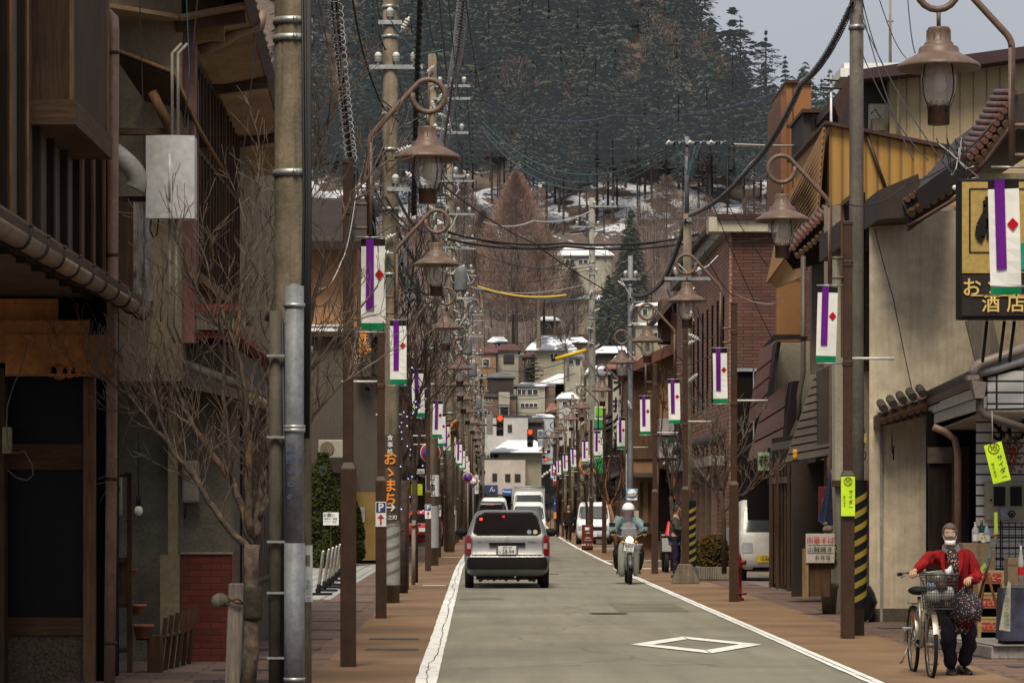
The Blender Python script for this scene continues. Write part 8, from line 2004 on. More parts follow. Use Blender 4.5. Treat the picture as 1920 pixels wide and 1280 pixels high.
for k in range(7):
 rr3=random.Random(k); mb=MB(); mb.tube([(x+rr3.uniform(-.4,.3),63.85,9.35),(x+rr3.uniform(-.2,.2),63.8,9.1),(x+rr3.uniform(-.05,.1),63.8,8.7)],.012,4,False); mb.build('jumper_lead',[CABLEB,CABLE][k%2],t)
pole('tall blue-grey steel pole behind the motorcycle rider', wx(1182,89), 89, 9.1, .085,.075, GALV, arms=((8.4,-.3,.3,2),), clutter=8, seed=33, bands=(6,7,8.2))
pole('tall pale concrete pole standing behind the traffic mirror on the right', wx(1110,133), 133, 15.4, .19,.13, CONC_L, arms=((15.0,-.1,1.1,3),(14.1,-.9,.5,3),(12,-.4,.4,2)), clutter=14, seed=34, bands=(9,10,12.5))
for i,(px,Y) in enumerate(((1092,165),(1074,195),(1060,225),(1046,262))):
 pole('thin concrete pole, %s beyond the mirror on the right' % ORD[i], wx(px,Y), Y, [9.4,9,8.6,11][i], .15,.11, CONC, arms=((8.2,-.5,.5,3),), clutter=8, seed=50+i)
t=thing('concrete_pole_base','flared concrete foot at the base of the third right lamp post','pole base',(4.42,63.2,0))
mb=MB(); mb.prism([(4.42-.30,0),(4.42+.30,0),(4.42+.13,.42),(4.42-.13,.42)],'y',63.0,63.4); mb.build('foot',CONC,t,bevel=.02)
YELM=flat('guard_yellow',(.30,.225,.025),.6)
def guard(label,x,Y,r,z0,z1):
 t=thing('pole_guard',label,'pole guard',(x,Y,z0)); mb=MB(); mb.lathe([(r,z0),(r,z1)],(x,Y,0),20,caps=False); mb.build('black_sleeve',BLACK,t)
 z=z0
 while z<z1-.2:
  mb=MB(); rows=[]
  for j in range(14): a=R(185+j*13); rows.append([(x+(r+.003)*math.cos(a),Y+(r+.003)*math.sin(a),min(z1,z+.014*j+dz)) for dz in (0,.075)])
  mb.grid(rows); mb.build('yellow_stripe',YELM,t); z+=.175
guard('yellow and black striped guard on the grey-brown steel pole',wx(1606,37.5),37.4,.115,.35,1.95)
guard('yellow and black striped guard beside the woman reading a paper',wx(1293,64),63.9,.13,.35,1.75)
# ================================================================== WIRES
def wire(label, pts, r=.012, mat=CABLE, sag=.3, n=16, group=None, name='overhead_wire', coil=0, twist=0):
 P=[Vector(p) for p in pts]; out=[]
 for a,b in zip(P,P[1:]):
  for k in range(n): f=k/n; out.append(a.lerp(b,f)-Vector((0,0,sag*4*f*(1-f))))
 out.append(P[-1]); mb=MB(); mb.tube(out,r,5,False)
 o=mb.build(name,mat); tag(o,label,'overhead wire',group)
 if coil:
  L_=sum((b-a).length for a,b in zip(out,out[1:])); turns=int(L_/coil[1]); N_=turns*8; seg=[0]
  for a,b in zip(out,out[1:]): seg.append(seg[-1]+(b-a).length)
  pts2=[]; j=0
  for k in range(N_+1):
   d=L_*k/N_
   while j<len(seg)-2 and seg[j+1]<d: j+=1
   f=(d-seg[j])/max(1e-6,seg[j+1]-seg[j]); c_=out[j].lerp(out[j+1],f); tg=(out[j+1]-out[j]).normalized(); u=tg.orthogonal().normalized(); v_=tg.cross(u)
   a=2*PI*k/8; pts2.append(c_+(u*math.cos(a)+v_*math.sin(a))*coil[0])
  mb=MB(); mb.tube(pts2,coil[2],4,False); t=mb.build('spiral_wrap',coil[3],o)
 return o
def pp(px,py,Y): return (wx(px,Y),Y,wz(py,Y))
SPB=flat('dull_spiral_wire',(.10,.10,.11),.5); SPW=flat('bright_spiral_wire',(.42,.42,.44),.4)
wire('dark guy wire in a pale spiral guard running up from the nearest left lamp post',[pp(659,300,30.2),pp(637,80,29),pp(629,-40,28.4)],.016,sag=.05,coil=(.06,.09,.0035,SPW))
wire('second spiral-wrapped wire just left of the pale one',[pp(655,298,30.3),pp(627,60,29),pp(620,-40,28.4)],.012,sag=.05,coil=(.045,.09,.004,SPB))
wire('thin black wire from the near lamp arm to the top edge',[pp(742,208,30.1),pp(718,200,30.1),pp(680,95,29),pp(655,-40,28)],.011,sag=.04)
wire('thick spiral-guarded cable rising behind the near lamp head to the top edge',[pp(818,335,83),pp(850,140,70),pp(872,-40,60)],.03,sag=.3,coil=(.13,.26,.008,SPB))
wire('dark braided cable beside the second concrete pole',[pp(775,400,50),pp(779,200,48),pp(788,-40,46)],.04,sag=.05,coil=(.05,.13,.02,CABLE))
for k,(a,b,c_,d_) in enumerate(((820,-40,845,185),(838,-40,862,185),(868,-40,905,185),(700,-40,735,120),(590,-40,630,130),(790,-40,828,130))):
 wire('thin black wire dropping from the top edge to the insulators, %s of six' % ORD[k],[pp(a,b,55),pp(c_,d_,82.7)],.016,sag=.25,group='wires to the left insulators')
for i in range(len(PL)-1):
 a,b=PL[i],PL[i+1]
 for k,(dx,dz) in enumerate(((.2,-.6),(.55,-.62),(.95,-.62),(.1,-3.2),(.3,-3.4),(-.1,-5.2),(.05,-5.5))):
  wire('wire along the left pole line, span %s of eight from the front' % ORD[i],[(a[0]+dx,a[1]-.12,a[2]+dz),(b[0]+dx*.9,b[1]-.12,b[2]+dz)],.013 if k<5 else .03,sag=.35,n=8,group='wires along the left pole line, span %d' % (i+1))
for k,(dx,dz) in enumerate(((-.2,-2.5),(.1,-2.6),(.4,-2.5),(0,-4.4),(.1,-5.2),(.2,-5.8))):
 wire('wire between the second and third left poles',[(wx(732,50.3)+dx,50.2,11.5+dz),(PL[0][0]+dx,82.8,PL[0][2]+dz*1.1)],.014 if k<3 else .03,sag=.4,group='wires between the second and third left poles')
for k in range(3):
 wire('heavy dark cable sagging steeply beside the left lamps',[pp(735,430+k*12,50.2),pp(775+k*4,520,65),pp(808,600,82.5)],.03,sag=.5,n=8,group='heavy cables beside the left lamps')
# across the street
for k,(y0,s,y1) in enumerate(((228,1.5,263),(238,1.65,266),(246,1.8,268),(222,1.35,262))):
 wire('blue-green cable sagging across the street below the ridge of forest',[pp(905,y0,82.7),pp(1283,y1,64)],(.017,.013,.015,.012)[k],CABLEB if k!=3 else CABLE,s*.72,24,group='blue-green cables crossing the street',coil=(.016,.6,.006,CABLE))
wire('long thin blue wire swinging high across the forest',[pp(905,186,82.7),pp(1150,216,100),pp(1465,168,120)],.018,flat('navy_cable',(.02,.03,.09),.5),.4,20)
wire('pale horizontal rod wire from the cable mast to the orange tower',[pp(1375,271,66),pp(1514,273,87)],.028,flat('ivory_sleeve',(.45,.42,.32),.5),.02,6)
wire('thin wire from the cable mast towards the orange tower',[pp(1330,268,64),pp(1470,270,87)],.010,sag=.05,n=6)
for k,(a,b) in enumerate(((436,440),(448,452),(433,437))):
 wire('black cable crossing the street in front of the snowy school',[pp(840,a,81),pp(1060,456+k*6,85),pp(1310,b,88)],.035 if k<2 else .014,sag=.15,group='black cables crossing in front of the snowy school')
wire('diagonal black guy wire descending from the left lamp to the right',[pp(832,348,57),pp(1000,455,75),pp(1180,566,89)],.018,sag=.1)
wire('white wire running from the left insulators to the concrete pole',[pp(905,416,108),pp(1000,414,120),pp(1107,396,132.7)],.022,CABLEW,.2)
wire('yellow-sleeved cable low across the hillside',[pp(895,537,131),pp(1062,553,131)],.05,flat('yellow_sleeve',(.5,.33,.03),.5),.25,10)
wire('blue cable under the yellow-sleeved one',[pp(895,543,131),pp(1110,560,132),pp(1182,545,89)],.03,CABLEB,.2,10)
wire('thin black wire low across the snowy houses',[pp(880,470,131),pp(1110,500,132.8)],.018,sag=.4)
for k in range(5): wire('thin wire in the fan between the left poles and the pale concrete pole',[pp(880,505+k*16,152),pp(1108,478+k*26,132.8)],.016,[CABLE,CABLE,CABLEW,CABLE,CABLEB][k],.4,group='fan of wires to the pale concrete pole')
for k in range(6): wire('thin wire slanting low over the street end',[pp(905+k*4,640+k*24,205),pp(1090-k*4,610+k*30,165)],.02,sag=.5,n=8,group='wires slanting over the street end')
t=thing('cable_sleeve','bright yellow insulating sleeve on a wire beside the pale concrete pole','cable sleeve',pp(1070,665,133))
mb=MB(); mb.tube([pp(1041,673,133),pp(1099,656,133)],.085,8); mb.build('sleeve',flat('bright_yellow_sleeve',(.65,.43,.01),.45),t); mb=MB(); mb.tube([pp(1034,675,133),pp(1042,673,133)],.08,8); mb.build('black_end',BLACK,t)
# thick spiral bundle on the right
B=[pp(1594,14,37.3),pp(1500,160,44),pp(1405,315,53),pp(1292,405,63.8)]
wire('thick black spiral-bound cable swooping from the near right pole to the cable mast pole',B,.018,sag=.12,coil=(.034,.2,.006,CABLE))
wire('second cable of the thick swooping bundle',[(a+.04,b+.05,c+.06) for a,b,c in B],.02,sag=.16,coil=(.04,.14,.008,SPB))
wire('black spiral cable continuing down towards the blue-grey pole',[pp(1286,412,63.8),pp(1240,530,75),pp(1186,552,88.8)],.028,sag=.15,coil=(.05,.2,.010,CABLE))
wire('cable from the blue-grey pole towards the pale concrete pole',[pp(1182,560,88.8),pp(1112,592,132.7)],.03,CABLEB,.3)
for k,(a,b,c_,d_,Y1) in enumerate(((1612,28,1790,330,30),(1616,20,1712,300,32),(1618,5,1668,140,40),(1612,90,1740,300,31),(1640,-30,1700,110,50),(1700,-30,1716,100,30))):
 wire('thin wire fanning from the near right pole, %s of six' % ORD[k],[pp(a,b,37.4),pp(c_,d_,Y1)],.007,sag=.15,group='wires fanning from the near right pole')
wire('service wire running from the near right lamp post up to the swept tile roof',[pp(1586,382,36.6),pp(1700,345,37),pp(1860,235,34)],.008,sag=.12)
wire('thin wire hanging down the face of the grey-beige plastered wall',[pp(1640,430,41.9),pp(1675,560,41.8),pp(1712,740,41.8)],.007,sag=.02)
for k,(a,b,c_,d_) in enumerate(((1378,550,1470,565),(1320,470,1376,556),(1310,280,1440,500),(1300,290,1450,640),(1300,440,1440,445))):
 wire('thin drooping wire in front of the red brick building, %s of five' % ORD[k],[pp(a,b,60),pp(c_,d_,62)],.009,CABLEW if k==0 else CABLE,.12,8,group='thin wires before the brick building')
for k,(px0,py0,px1,py1,Y) in enumerate(((370,0,330,330,29),(350,0,352,250,30),(262,0,270,520,29.5),(480,70,435,420,28.5))):
 wire('thin cord hanging down the left house fronts, %s from the left' % ['first','second','third','fourth'][(1,2,0,3)[k]],[pp(px0,py0,Y),pp((px0+px1)/2+4,(py0+py1)/2,Y),pp(px1,py1,Y)],.006,CABLEB if k==1 else CABLE,.02,6,group='cords down the left house fronts')
for k in range(4):
 wire('loose wire tied to the first left lamp post',[pp(668,330+k*30,30),pp(640,470+k*20,29.5),pp(585+k*3,500+k*36,27)],.006,CABLEW if k==1 else CABLE,.12,8,group='loose wires at the first left lamp post')
# tangle at the near right lamp foot
t=thing('wire_tangle','tangle of loose pale and black wires hanging under the near right lamp','wires',pp(1790,300,33))
rr3=random.Random(9)
for k in range(12):
 a=Vector(pp(1780+rr3.uniform(-25,25),265+rr3.uniform(-8,14),33)); b=Vector(pp(1800+rr3.uniform(-20,55),310+rr3.uniform(0,40),33)); mb=MB()
 mb.tube([a,a.lerp(b,.4)+Vector((rr3.uniform(-.1,.1),0,rr3.uniform(-.12,.05))),a.lerp(b,.8)+Vector((rr3.uniform(-.1,.1),0,-.08)),b],.007,4,False); mb.build('loose_wire',[CABLE,CABLEW,CABLE,CABLE][k%4],t)
mb=MB(); mb.ball(Vector(pp(1790,352,33)),.03,8); mb.build('wire_cap',WHITEP,t)
# ================================================================== STREET TREES
m, nt, bs = nodes('crape_myrtle_bark'); p = coords(nt, True); n1=noise(nt,p,14,5,.6); n2=noise(nt,p,3.5,5,.6)
c=mixc(nt,ramp(nt,n1,.35,.65),(.055,.040,.032),(.15,.115,.085)); c=mixc(nt,ramp(nt,n2,.60,.66),c,(.22,.115,.055))
L(nt,c,bs.inputs['Base Color']); bs.inputs['Roughness'].default_value=.8; bs.inputs['Specular IOR Level'].default_value=.3; bump(nt,bs,n1,.4,.01); BARK=m
TWIG=M('pale_twig',(.155,.115,.085),.6,.5,8,.1,fine=30); BARKD=M('dark_twig_bark',(.055,.036,.027),.9,.5,6,.2)
def ptree(label, Yb, trunk_pts, limbs, seed, bark, twigm, twn=9, twl=.55, twr=.006, depth=2, wrap=None, group=None, minr=.0028, kids3=3, jit=.5):
 rr2=random.Random(seed); x0=trunk_pts[0]
 t=thing('bare_tree',label,'tree',(wx(x0[0],Yb),Yb,0),group)
 mb=MB(); mb.tube([pp(a,b,Yb) for a,b,r in trunk_pts],[r for a,b,r in trunk_pts],12); mb.build('trunk',bark,t)
 lb=MB(); tw=MB()
 for pts,r0,dy in limbs:
  P=[]; n=len(pts)
  for i,(a,b) in enumerate(pts): P.append(Vector(pp(a,b,Yb))+Vector((0,dy*i/(n-1),0)))
  fine=[]
  for i in range(n-1):
   for k in range(4):
    q_=P[i].lerp(P[i+1],k/4)+Vector((rr2.uniform(-1,1),rr2.uniform(-1,1),rr2.uniform(-1,1)))*.012; fine.append(q_)
  fine.append(P[-1]); L_=len(fine); lb.tube(fine,[r0*(1-.75*i/(L_-1)) for i in range(L_)],8)
  for k in range(twn):
   i=rr2.randint(max(1,int(L_*.22)),L_-1); d=(fine[i]-fine[i-1]).normalized(); side=Vector((rr2.uniform(-1,1),rr2.uniform(-1,1),rr2.uniform(-.5,1))).normalized()
   bare_tree(tw,fine[i].copy(),(d*.6+side*.8+Vector((0,0,.35))).normalized(),twl*rr2.uniform(.5,1.2),max(.004,twr*rr2.uniform(.8,1.5)),depth,rr2,.7,.25,kids3,3,minr,.6,4,.25)
  bare_tree(tw,fine[-1].copy(),(fine[-1]-fine[-2]).normalized(),twl,r0*.28,depth,rr2,.6,.3,kids3,3,minr,.6,4,.22)
 lb.build('limbs',bark,t); tw.build('twigs',twigm,t)
 if wrap:
  a,b,px,r=wrap; mb=MB(); mb.lathe([(r*.95,wz(b,Yb)),(r,wz(b,Yb)+.04),(r,wz(a,Yb)-.04),(r*.9,wz(a,Yb))],(wx(px,Yb),Yb,0),14); mb.build('burlap_wrap',M('dark_burlap',(.05,.042,.03),.95,.4,12,.4),t)
 return t
ptree('near bare myrtle tree with peeling bark spreading across the left houses',26.6,
 [(463,1300,.075),(470,1230,.072),(472,1150,.066),(470,1070,.062),(472,1020,.072)],
 [([(470,1035),(425,985),(385,925),(355,880),(325,840),(300,765),(285,700)],.035,-.3),
  ([(472,1020),(455,960),(440,915),(400,860),(360,800),(330,740),(310,680),(295,600)],.04,.3),
  ([(470,1000),(465,920),(470,850),(468,780),(455,690),(430,610),(400,520)],.042,-.4),
  ([(475,1010),(490,960),(505,900),(520,830),(545,770),(575,700),(620,640),(660,590)],.04,.2),
  ([(475,990),(487,920),(505,850),(500,770),(510,680),(500,560),(490,440)],.036,.4),
  ([(490,970),(520,900),(560,850),(590,780),(640,720),(690,690)],.024,-.2),
  ([(505,880),(520,800),(560,690),(590,560),(630,430),(660,360),(690,330)],.028,.1),
  ([(430,905),(430,820),(420,740),(425,640),(380,560),(350,480)],.026,-.3),
  ([(330,850),(280,790),(240,740),(200,710),(160,700)],.018,.1),
  ([(500,600),(530,500),(560,400),(590,300),(620,210),(640,130)],.020,.2),
  ([(470,850),(440,700),(450,560),(470,430),(482,320)],.026,.2),
  ([(515,830),(540,680),(555,520),(572,390),(585,300)],.024,-.2),
  ([(360,800),(320,770),(290,755),(250,765),(232,800)],.016,.3)],
 5,BARK,TWIG,15,.36,.006,2,wrap=(1100,1162,474,.085),minr=.0034)
LT=[('ivy-dark bare tree with tiny blue fairy lights behind the second concrete pole',56,[(757,1119,.08),(757,1000,.07),(758,900,.06)],[([(758,900),(745,800),(738,700),(730,600),(735,540)],.035,0),([(758,900),(765,800),(770,700),(762,610),(770,520)],.035,.3),([(757,860),(775,790),(792,720),(800,650)],.025,0),([(757,870),(735,800),(715,740),(700,690)],.022,-.2)],61),
 ('bare tree with dark twigs left of the fourth left lamp post',64,[(778,1098,.07),(778,980,.06),(778,900,.055)],[([(778,900),(770,800),(775,700),(780,620)],.03,0),([(778,890),(790,800),(800,720),(790,650)],.03,.2),([(778,900),(760,830),(752,760)],.02,0)],62),
 ('bare tree between the fourth lamp and the roundel on the left',92,[(806,1048,.08),(806,950,.06)],[([(806,950),(800,850),(795,760),(800,690)],.04,0),([(806,950),(815,860),(828,780)],.03,0)],63)]
for lb,Y,tp,lm,sd in LT:
 t=ptree(lb,Y,tp,lm,sd,BARKD,BARKD,12,.7,.012,2,minr=.008)
 if sd<63:
  mb=MB(); rr3=random.Random(sd);
  for k in range(26): mb.ball(Vector(pp(rr3.uniform(728,800),rr3.uniform(680,960),Y-.3)),.014,5)
  mb.build('fairy_lights',flat('fairy_light_blue',(.5,.6,.9),.3,emit=(.35,.5,1),es=1.2),t)
for k,(px,pb,pt,Y) in enumerate(((744,1120,985,54.5),(775,1094,975,62),(1277,1076,985,73))):
 t=thing('tree_stake',['pale round timber stake beside the second concrete pole','pale timber stake beside the third left lamp post','greenish timber stake at the fourth right lamp post'][k],'post',(wx(px,Y),Y,0))
 mb=MB(); mb.tube([(wx(px,Y),Y,0),(wx(px+1,Y),Y,wz(pt,Y))],.042,10); mb.build('timber',wood('old_grey_post',(.26,.22,.18)),t)
 mb=MB(); mb.tube([(wx(px-4,Y),Y-.05,wz(pt+12,Y)),(wx(px+14,Y),Y-.05,wz(pt+8,Y))],.02,6); mb.build('tie',DWOOD,t)
ptree('bare tree in front of the tan house shop signs on the right',76,[(1262,1070,.07),(1262,980,.06),(1258,930,.05)],[([(1258,930),(1250,870),(1240,810),(1245,740),(1238,690)],.03,0),([(1260,940),(1272,880),(1283,820),(1290,770)],.03,.2),([(1260,930),(1262,860),(1265,800),(1258,740)],.03,0),([(1262,960),(1285,930),(1300,900)],.02,0)],64,BARKD,BARKD,12,.42,.009,2,minr=.006)
ptree('leafless tree with clustered twigs before the red brick building',58,[(1358,1075,.05),(1357,980,.045),(1352,920,.04)],[([(1352,920),(1345,880),(1338,840),(1335,800)],.025,0),([(1355,930),(1368,880),(1385,840),(1400,815)],.025,.2),([(1354,930),(1362,870),(1358,810)],.025,0),([(1356,960),(1385,930),(1420,905),(1450,890)],.018,0),([(1355,950),(1335,915),(1322,895)],.018,0)],65,BARKD,TWIG,12,.36,.008,2,minr=.005)
ptree('bushy bare tree with an orange-brown trunk behind the motorcycle rider',98,[(1158,1040,.09),(1152,985,.08),(1142,945,.07)],[([(1142,945),(1135,910),(1140,870),(1150,845)],.04,0),([(1145,950),(1160,915),(1168,880),(1160,850)],.04,0),([(1142,950),(1125,925),(1118,890)],.03,0),([(1145,950),(1172,930),(1180,905)],.03,0)],66,M('orange_bark',(.25,.12,.06),.8,.3,4,.1),BARKD,20,.38,.010,2,minr=.008)  # trunk and limbs share one orange-brown bark colour
ptree('thin bare sapling beside the cafe board',120,[(1103,1022,.05),(1103,960,.04)],[([(1103,960),(1098,930),(1100,900)],.02,0),([(1103,965),(1112,930),(1118,905)],.02,0)],67,BARKD,BARKD,8,.35,.012,2,minr=.01)
# hedge in a concrete planter
def bush(label,name,x0,x1,y0,y1,z0,z1,n,mats,seed,leaf=.04):
 rr2=random.Random(seed); t=thing(name,label,'hedge' if 'hedge' in name else 'plant',((x0+x1)/2,(y0+y1)/2,z0)); mb=MB()
 for i in range(n):
  th=rr2.random()*2*PI; ph=rr2.uniform(-.4,1)*PI/2; q_=rr2.uniform(.85,1.02)
  sp_=lambda v,e: math.copysign(abs(v)**e,v)
  c0=Vector(((x0+x1)/2+(x1-x0)/2*sp_(math.cos(th)*math.cos(ph),.6)*q_,(y0+y1)/2+(y1-y0)/2*sp_(math.sin(th)*math.cos(ph),.6)*q_,z0+(z1-z0)*.35+(z1-z0)*.65*sp_(math.sin(ph),.7)*q_))
  u=Vector((rr2.uniform(-1,1),rr2.uniform(-1,1),rr2.uniform(-1,1))).normalized(); v_=u.orthogonal().normalized(); s_=leaf*rr2.uniform(.6,1.4); mb.poly([c0-u*s_,c0+v_*s_*.6,c0+u*s_,c0-v_*s_*.6])
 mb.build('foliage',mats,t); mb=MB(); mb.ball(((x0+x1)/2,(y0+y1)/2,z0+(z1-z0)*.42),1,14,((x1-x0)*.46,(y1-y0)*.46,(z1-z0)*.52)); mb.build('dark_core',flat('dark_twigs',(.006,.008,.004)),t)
HEDG=treemat('bronze_green_hedge',(.05,.045,.012),(.13,.085,.025),sc=2.)
Yh2=66.5
bush('bronze-green clipped hedge in the concrete planter by the mini truck','clipped_hedge',wx(1312,Yh2),wx(1366,Yh2),66,67.4,.28,.98,2600,HEDG,71)
bush('green clipped shrub left of the bronze hedge','clipped_shrub',wx(1292,68),wx(1316,68),67.5,68.6,.15,.85,1200,TOPI,72)
t=thing('planter','ribbed grey concrete planter trough under the hedge','planter',(wx(1338,66),66,0));
mb=MB(); mb.box(wx(1308,65.8),wx(1368,65.8),65.8,67.6,0,.30); mb.build('trough',CONC,t,bevel=.02)
for k in range(14): mb=MB(); x=wx(1308,65.8)+.035+k*.05; mb.box(x,x+.02,65.785,65.80,.04,.27); mb.build('rib',CONC_L,t)
bush('small pot plant with pale leaves beside the noodle sign','pot_plant',wx(1546,45),wx(1568,45),44.8,45.4,wz(1062,45),wz(1010,45),260,treemat('pale_green_leaves',(.10,.13,.04),(.30,.33,.16),sc=4),73,.05)
t=thing('flower_pot','grey stone pot standing under the small plant by the noodle sign','flower pot',(wx(1556,45),45,0)); mb=MB(); mb.lathe([(.10,0),(.13,.38),(.15,.40),(.15,.46),(.12,.46)],(wx(1556,45),45.1,0),16); mb.build('pot',CONC,t); mb=MB(); mb.tube([(wx(1557,45),45.1,.4),(wx(1557,45),45.1,.75)],.02,6); mb.build('stem',MWOOD,t)
# ================================================================== SMALL THINGS ON THE RIGHT
t=thing('traffic_mirror','round orange-rimmed convex traffic mirror on the right pavement','traffic mirror',pp(1103,872,124))
M3=Matrix.Translation(pp(1103,872,124))@Matrix.Rotation(R(-18),4,'Z')
def mm(f): mb=MB(); f(mb); mb.v=[tuple(M3@Vector(v)) for v in mb.v]; return mb
mm(lambda mb: mb.lathe([(.30,-.05),(.40,-.07),(.42,.0),(.42,.22),(.40,.24),(.36,.10)],(0,0,0),30,ax='y',caps=False)).build('orange_rim',flat('mirror_orange',(.62,.22,.10),.45),t)
mm(lambda mb: mb.lathe([(0,-.10),(.15,-.09),(.26,-.06),(.33,-.02)],(0,0,0),30,ax='y',caps=False)).build('mirror_face',flat('mirror_glass',(.5,.5,.45),.08,.9),t)
mb=MB(); mb.tube([(wx(1100,124),124.15,0),(wx(1100,124),124.15,wz(872,124))],.04,8); mb.build('mirror_post',BROWN,t)
t=thing('cafe_board','dark red A-board with a white coffee cup and lettering','signboard',(wx(1101,112),112,0))
mb=MB(); mb.fb(1091,983,1112,1028,111.6,.04); mb.build('front_board',M('maroon_board',(.13,.02,.012),.5,.15,3,.02),t,bevel=.01); mb=MB(); mb.prism([(111.64,wz(984,111.6)),(112.2,0.02),(112.24,0.02),(111.66,wz(983,111.6))],'x',wx(1091,112),wx(1112,112)); mb.build('rear_board',BROWN,t)
letter([('cafe',wx(1102,111.5),111.55,wz(998,111.5),.10,.006),('OPEN',wx(1102,111.5),111.55,wz(1008,111.5),.07,.006),('coffee & lunch',wx(1102,111.5),111.55,wz(1012,111.5),.05,.003),('本町 さくら',wx(1102,111.5),111.55,wz(1021,111.5),.09,.006)],WHITE,t)
mb=MB(); x,z=wx(1101,111.55),wz(991,111.55); mb.prism([(x-.09,z+.06),(x+.07,z+.06),(x+.05,z-.04),(x-.07,z-.04)],'y',111.57,111.59); mb.tube([(x+.07,111.58,z+.04),(x+.11,111.58,z+.02),(x+.06,111.58,z-.02)],.009,5); mb.box(x-.11,x+.09,111.57,111.59,z-.06,z-.05); mb.build('cup_mark',WHITE,t)
t=thing('bus_stop_sign','light blue bus stop sign plate with black characters behind the rider','bus stop',(wx(1177,80),80,0))
Yb2=80; mb=MB(); mb.fb(1174,916,1196,938,Yb2,.03); mb.build('plate',flat('bus_stop_blue',(.10,.28,.50),.4),t,bevel=.02); mb=MB(); mb.lathe([(0,-.008),(.13,-.008),(.13,-.004)],(wx(1185,Yb2),Yb2,wz(926,Yb2)),24,ax='y'); mb.box(wx(1176,Yb2),wx(1194,Yb2),Yb2-.006,Yb2-.002,wz(937,Yb2),wz(926,Yb2)); mb.build('white_arch',WHITE,t)
letter([('のりば',wx(1185,Yb2),Yb2-.012,wz(920.5,Yb2),.05,.002),('高山本町通',wx(1185,Yb2),Yb2-.012,wz(926,Yb2),.062,.004)],BLACK,t); mb=MB(); mb.box(wx(1176,Yb2),wx(1194,Yb2),Yb2-.012,Yb2-.008,wz(932,Yb2),wz(930,Yb2)); mb.build('blue_bar',SIGNB,t)
mb=MB(); mb.tube([(wx(1175,Yb2),Yb2+.06,0),(wx(1175,Yb2),Yb2+.06,wz(850,Yb2))],.022,8); mb.build('stop_post',GALV,t)
hang('wall_poster','small framed notice on the ochre front beside the bus stop',1189,957,1198,970,95,M('cream_poster',(.38,.35,.26)),None,cat='poster')
hang('shop_banner','red-orange pennant with blue and white print beside the brown pole',1298,893,1309,923,84,M('red_blue_poster',(.45,.07,.03),.6,.6,9,0),None,cat='poster')
t=thing('road_cone','red traffic cone half hidden behind the woman with the paper','traffic cone',(wx(1254,72),72,.9))
mb=MB(); mb.lathe([(.12,.93),(.10,.95),(.03,1.27),(0,1.28)],(wx(1254,72),72,0),18); mb.build('cone',RED,t); mb=MB(); mb.box(wx(1254,72)-.17,wx(1254,72)+.17,71.85,72.15,.88,.93); mb.build('base',BLACK,t)
t=thing('parked_motorcycle','dark parked scooter beside the timber stake','motorcycle',(wx(1250,74),74,0))
x=wx(1250,74)
for y in (0,1.1):
 mb=MB(); mb.lathe([(.15,-.04),(.22,-.045),(.24,0),(.22,.045),(.15,.04)],(x,74+y,.24),20,ax='x'); mb.build('wheel',TYRE,t)
mb=MB(); mb.prism([(74.0,.5),(74.2,.95),(74.3,1.0),(74.35,.45),(74.6,.3),(75.1,.35),(75.3,.75),(74.6,.8),(74.5,.45)],'x',x-.14,x+.14); mb.build('body',flat('dark_scooter_body',(.03,.03,.03),.3),t,bevel=.03)
mb=MB(); mb.tube([(x-.28,74.25,1.0),(x,74.2,.98),(x+.28,74.25,1.0)],.02,6); mb.build('handlebar',BLACK,t)
HYR=M('aged_red_paint',(.22,.012,.012),.45,.3,9,.05)
t=thing('fire_hydrant','red pillar fire hydrant partly hidden by the second right lamp post','hydrant',(wx(1384,51.6),51.6,0)); x=wx(1384,51.6)
mb=MB(); mb.lathe([(.10,0),(.10,.04),(.062,.06),(.062,.55),(.075,.56),(.075,.62),(.062,.64),(.062,.72),(.04,.80),(0,.82)],(x,51.6,0),18); mb.build('barrel',HYR,t)
mb=MB(); mb.tube([(x,51.6,.66),(x+.13,51.55,.66)],.038,10); mb.tube([(x-.02,51.55,.12),(x+.14,51.5,.12)],.018,8); mb.build('nozzle',HYR,t)
# noodle sign
Yn=44.6
t=thing('noodle_sign','white board sign with red and black brush lettering on a timber post','signboard',(wx(1528,Yn),Yn,0))
mb=MB(); mb.fb(1511,1000,1565,1055,Yn,.05); mb.build('board',M('off_white_board',(.46,.42,.39),.7,.08,4,.02),t,bevel=.006)
mb=MB(); mb.fb(1510,1024,1556,1118,Yn+.08,.1); mb.v=[v for v in mb.v]; mb.build('panel_behind',DWOOD,t)
mb=MB(); mb.fb(1505,1028,1516,1122,Yn+.02,.08); mb.build('timber_post',wood('yellow_old_timber',(.22,.15,.07)),t)
letter([('中華そば',wx(1538,Yn),Yn-.02,wz(1013,Yn),.105,.006)],flat('brush_red',(.38,.02,.02),.6),t,'red_lettering'); letter([('山賊焼き',wx(1537,Yn),Yn-.02,wz(1030,Yn),.095,.006),('お弁当',wx(1542,Yn),Yn-.02,wz(1045,Yn),.08,.004)],BLACK,t)
for py in (1021,1036): mb=MB(); mb.fb(1514,py,1563,py+.6,Yn-.005,.004); mb.build('rule',CONC,t)
t=thing('folded_parasol','folded blue cloth parasol leaning in the shop recess','parasol',pp(1550,985,45.6)); mb=MB()
a0=Vector(pp(1559,880,45.6));
mb.poly([a0,Vector(pp(1534,975,45.5)),Vector(pp(1545,985,45.4)),Vector(pp(1560,985,45.6))]); mb.poly([a0,Vector(pp(1545,985,45.4)),Vector(pp(1552,990,45.35)),Vector(pp(1562,984,45.6))]); mb.build('cloth',clothm('faded_blue_cloth',(.035,.045,.10)),t,solid=.01); mb=MB(); mb.tube([a0,Vector(pp(1556,1010,45.6))],.012,6); mb.build('stick',MWOOD,t)
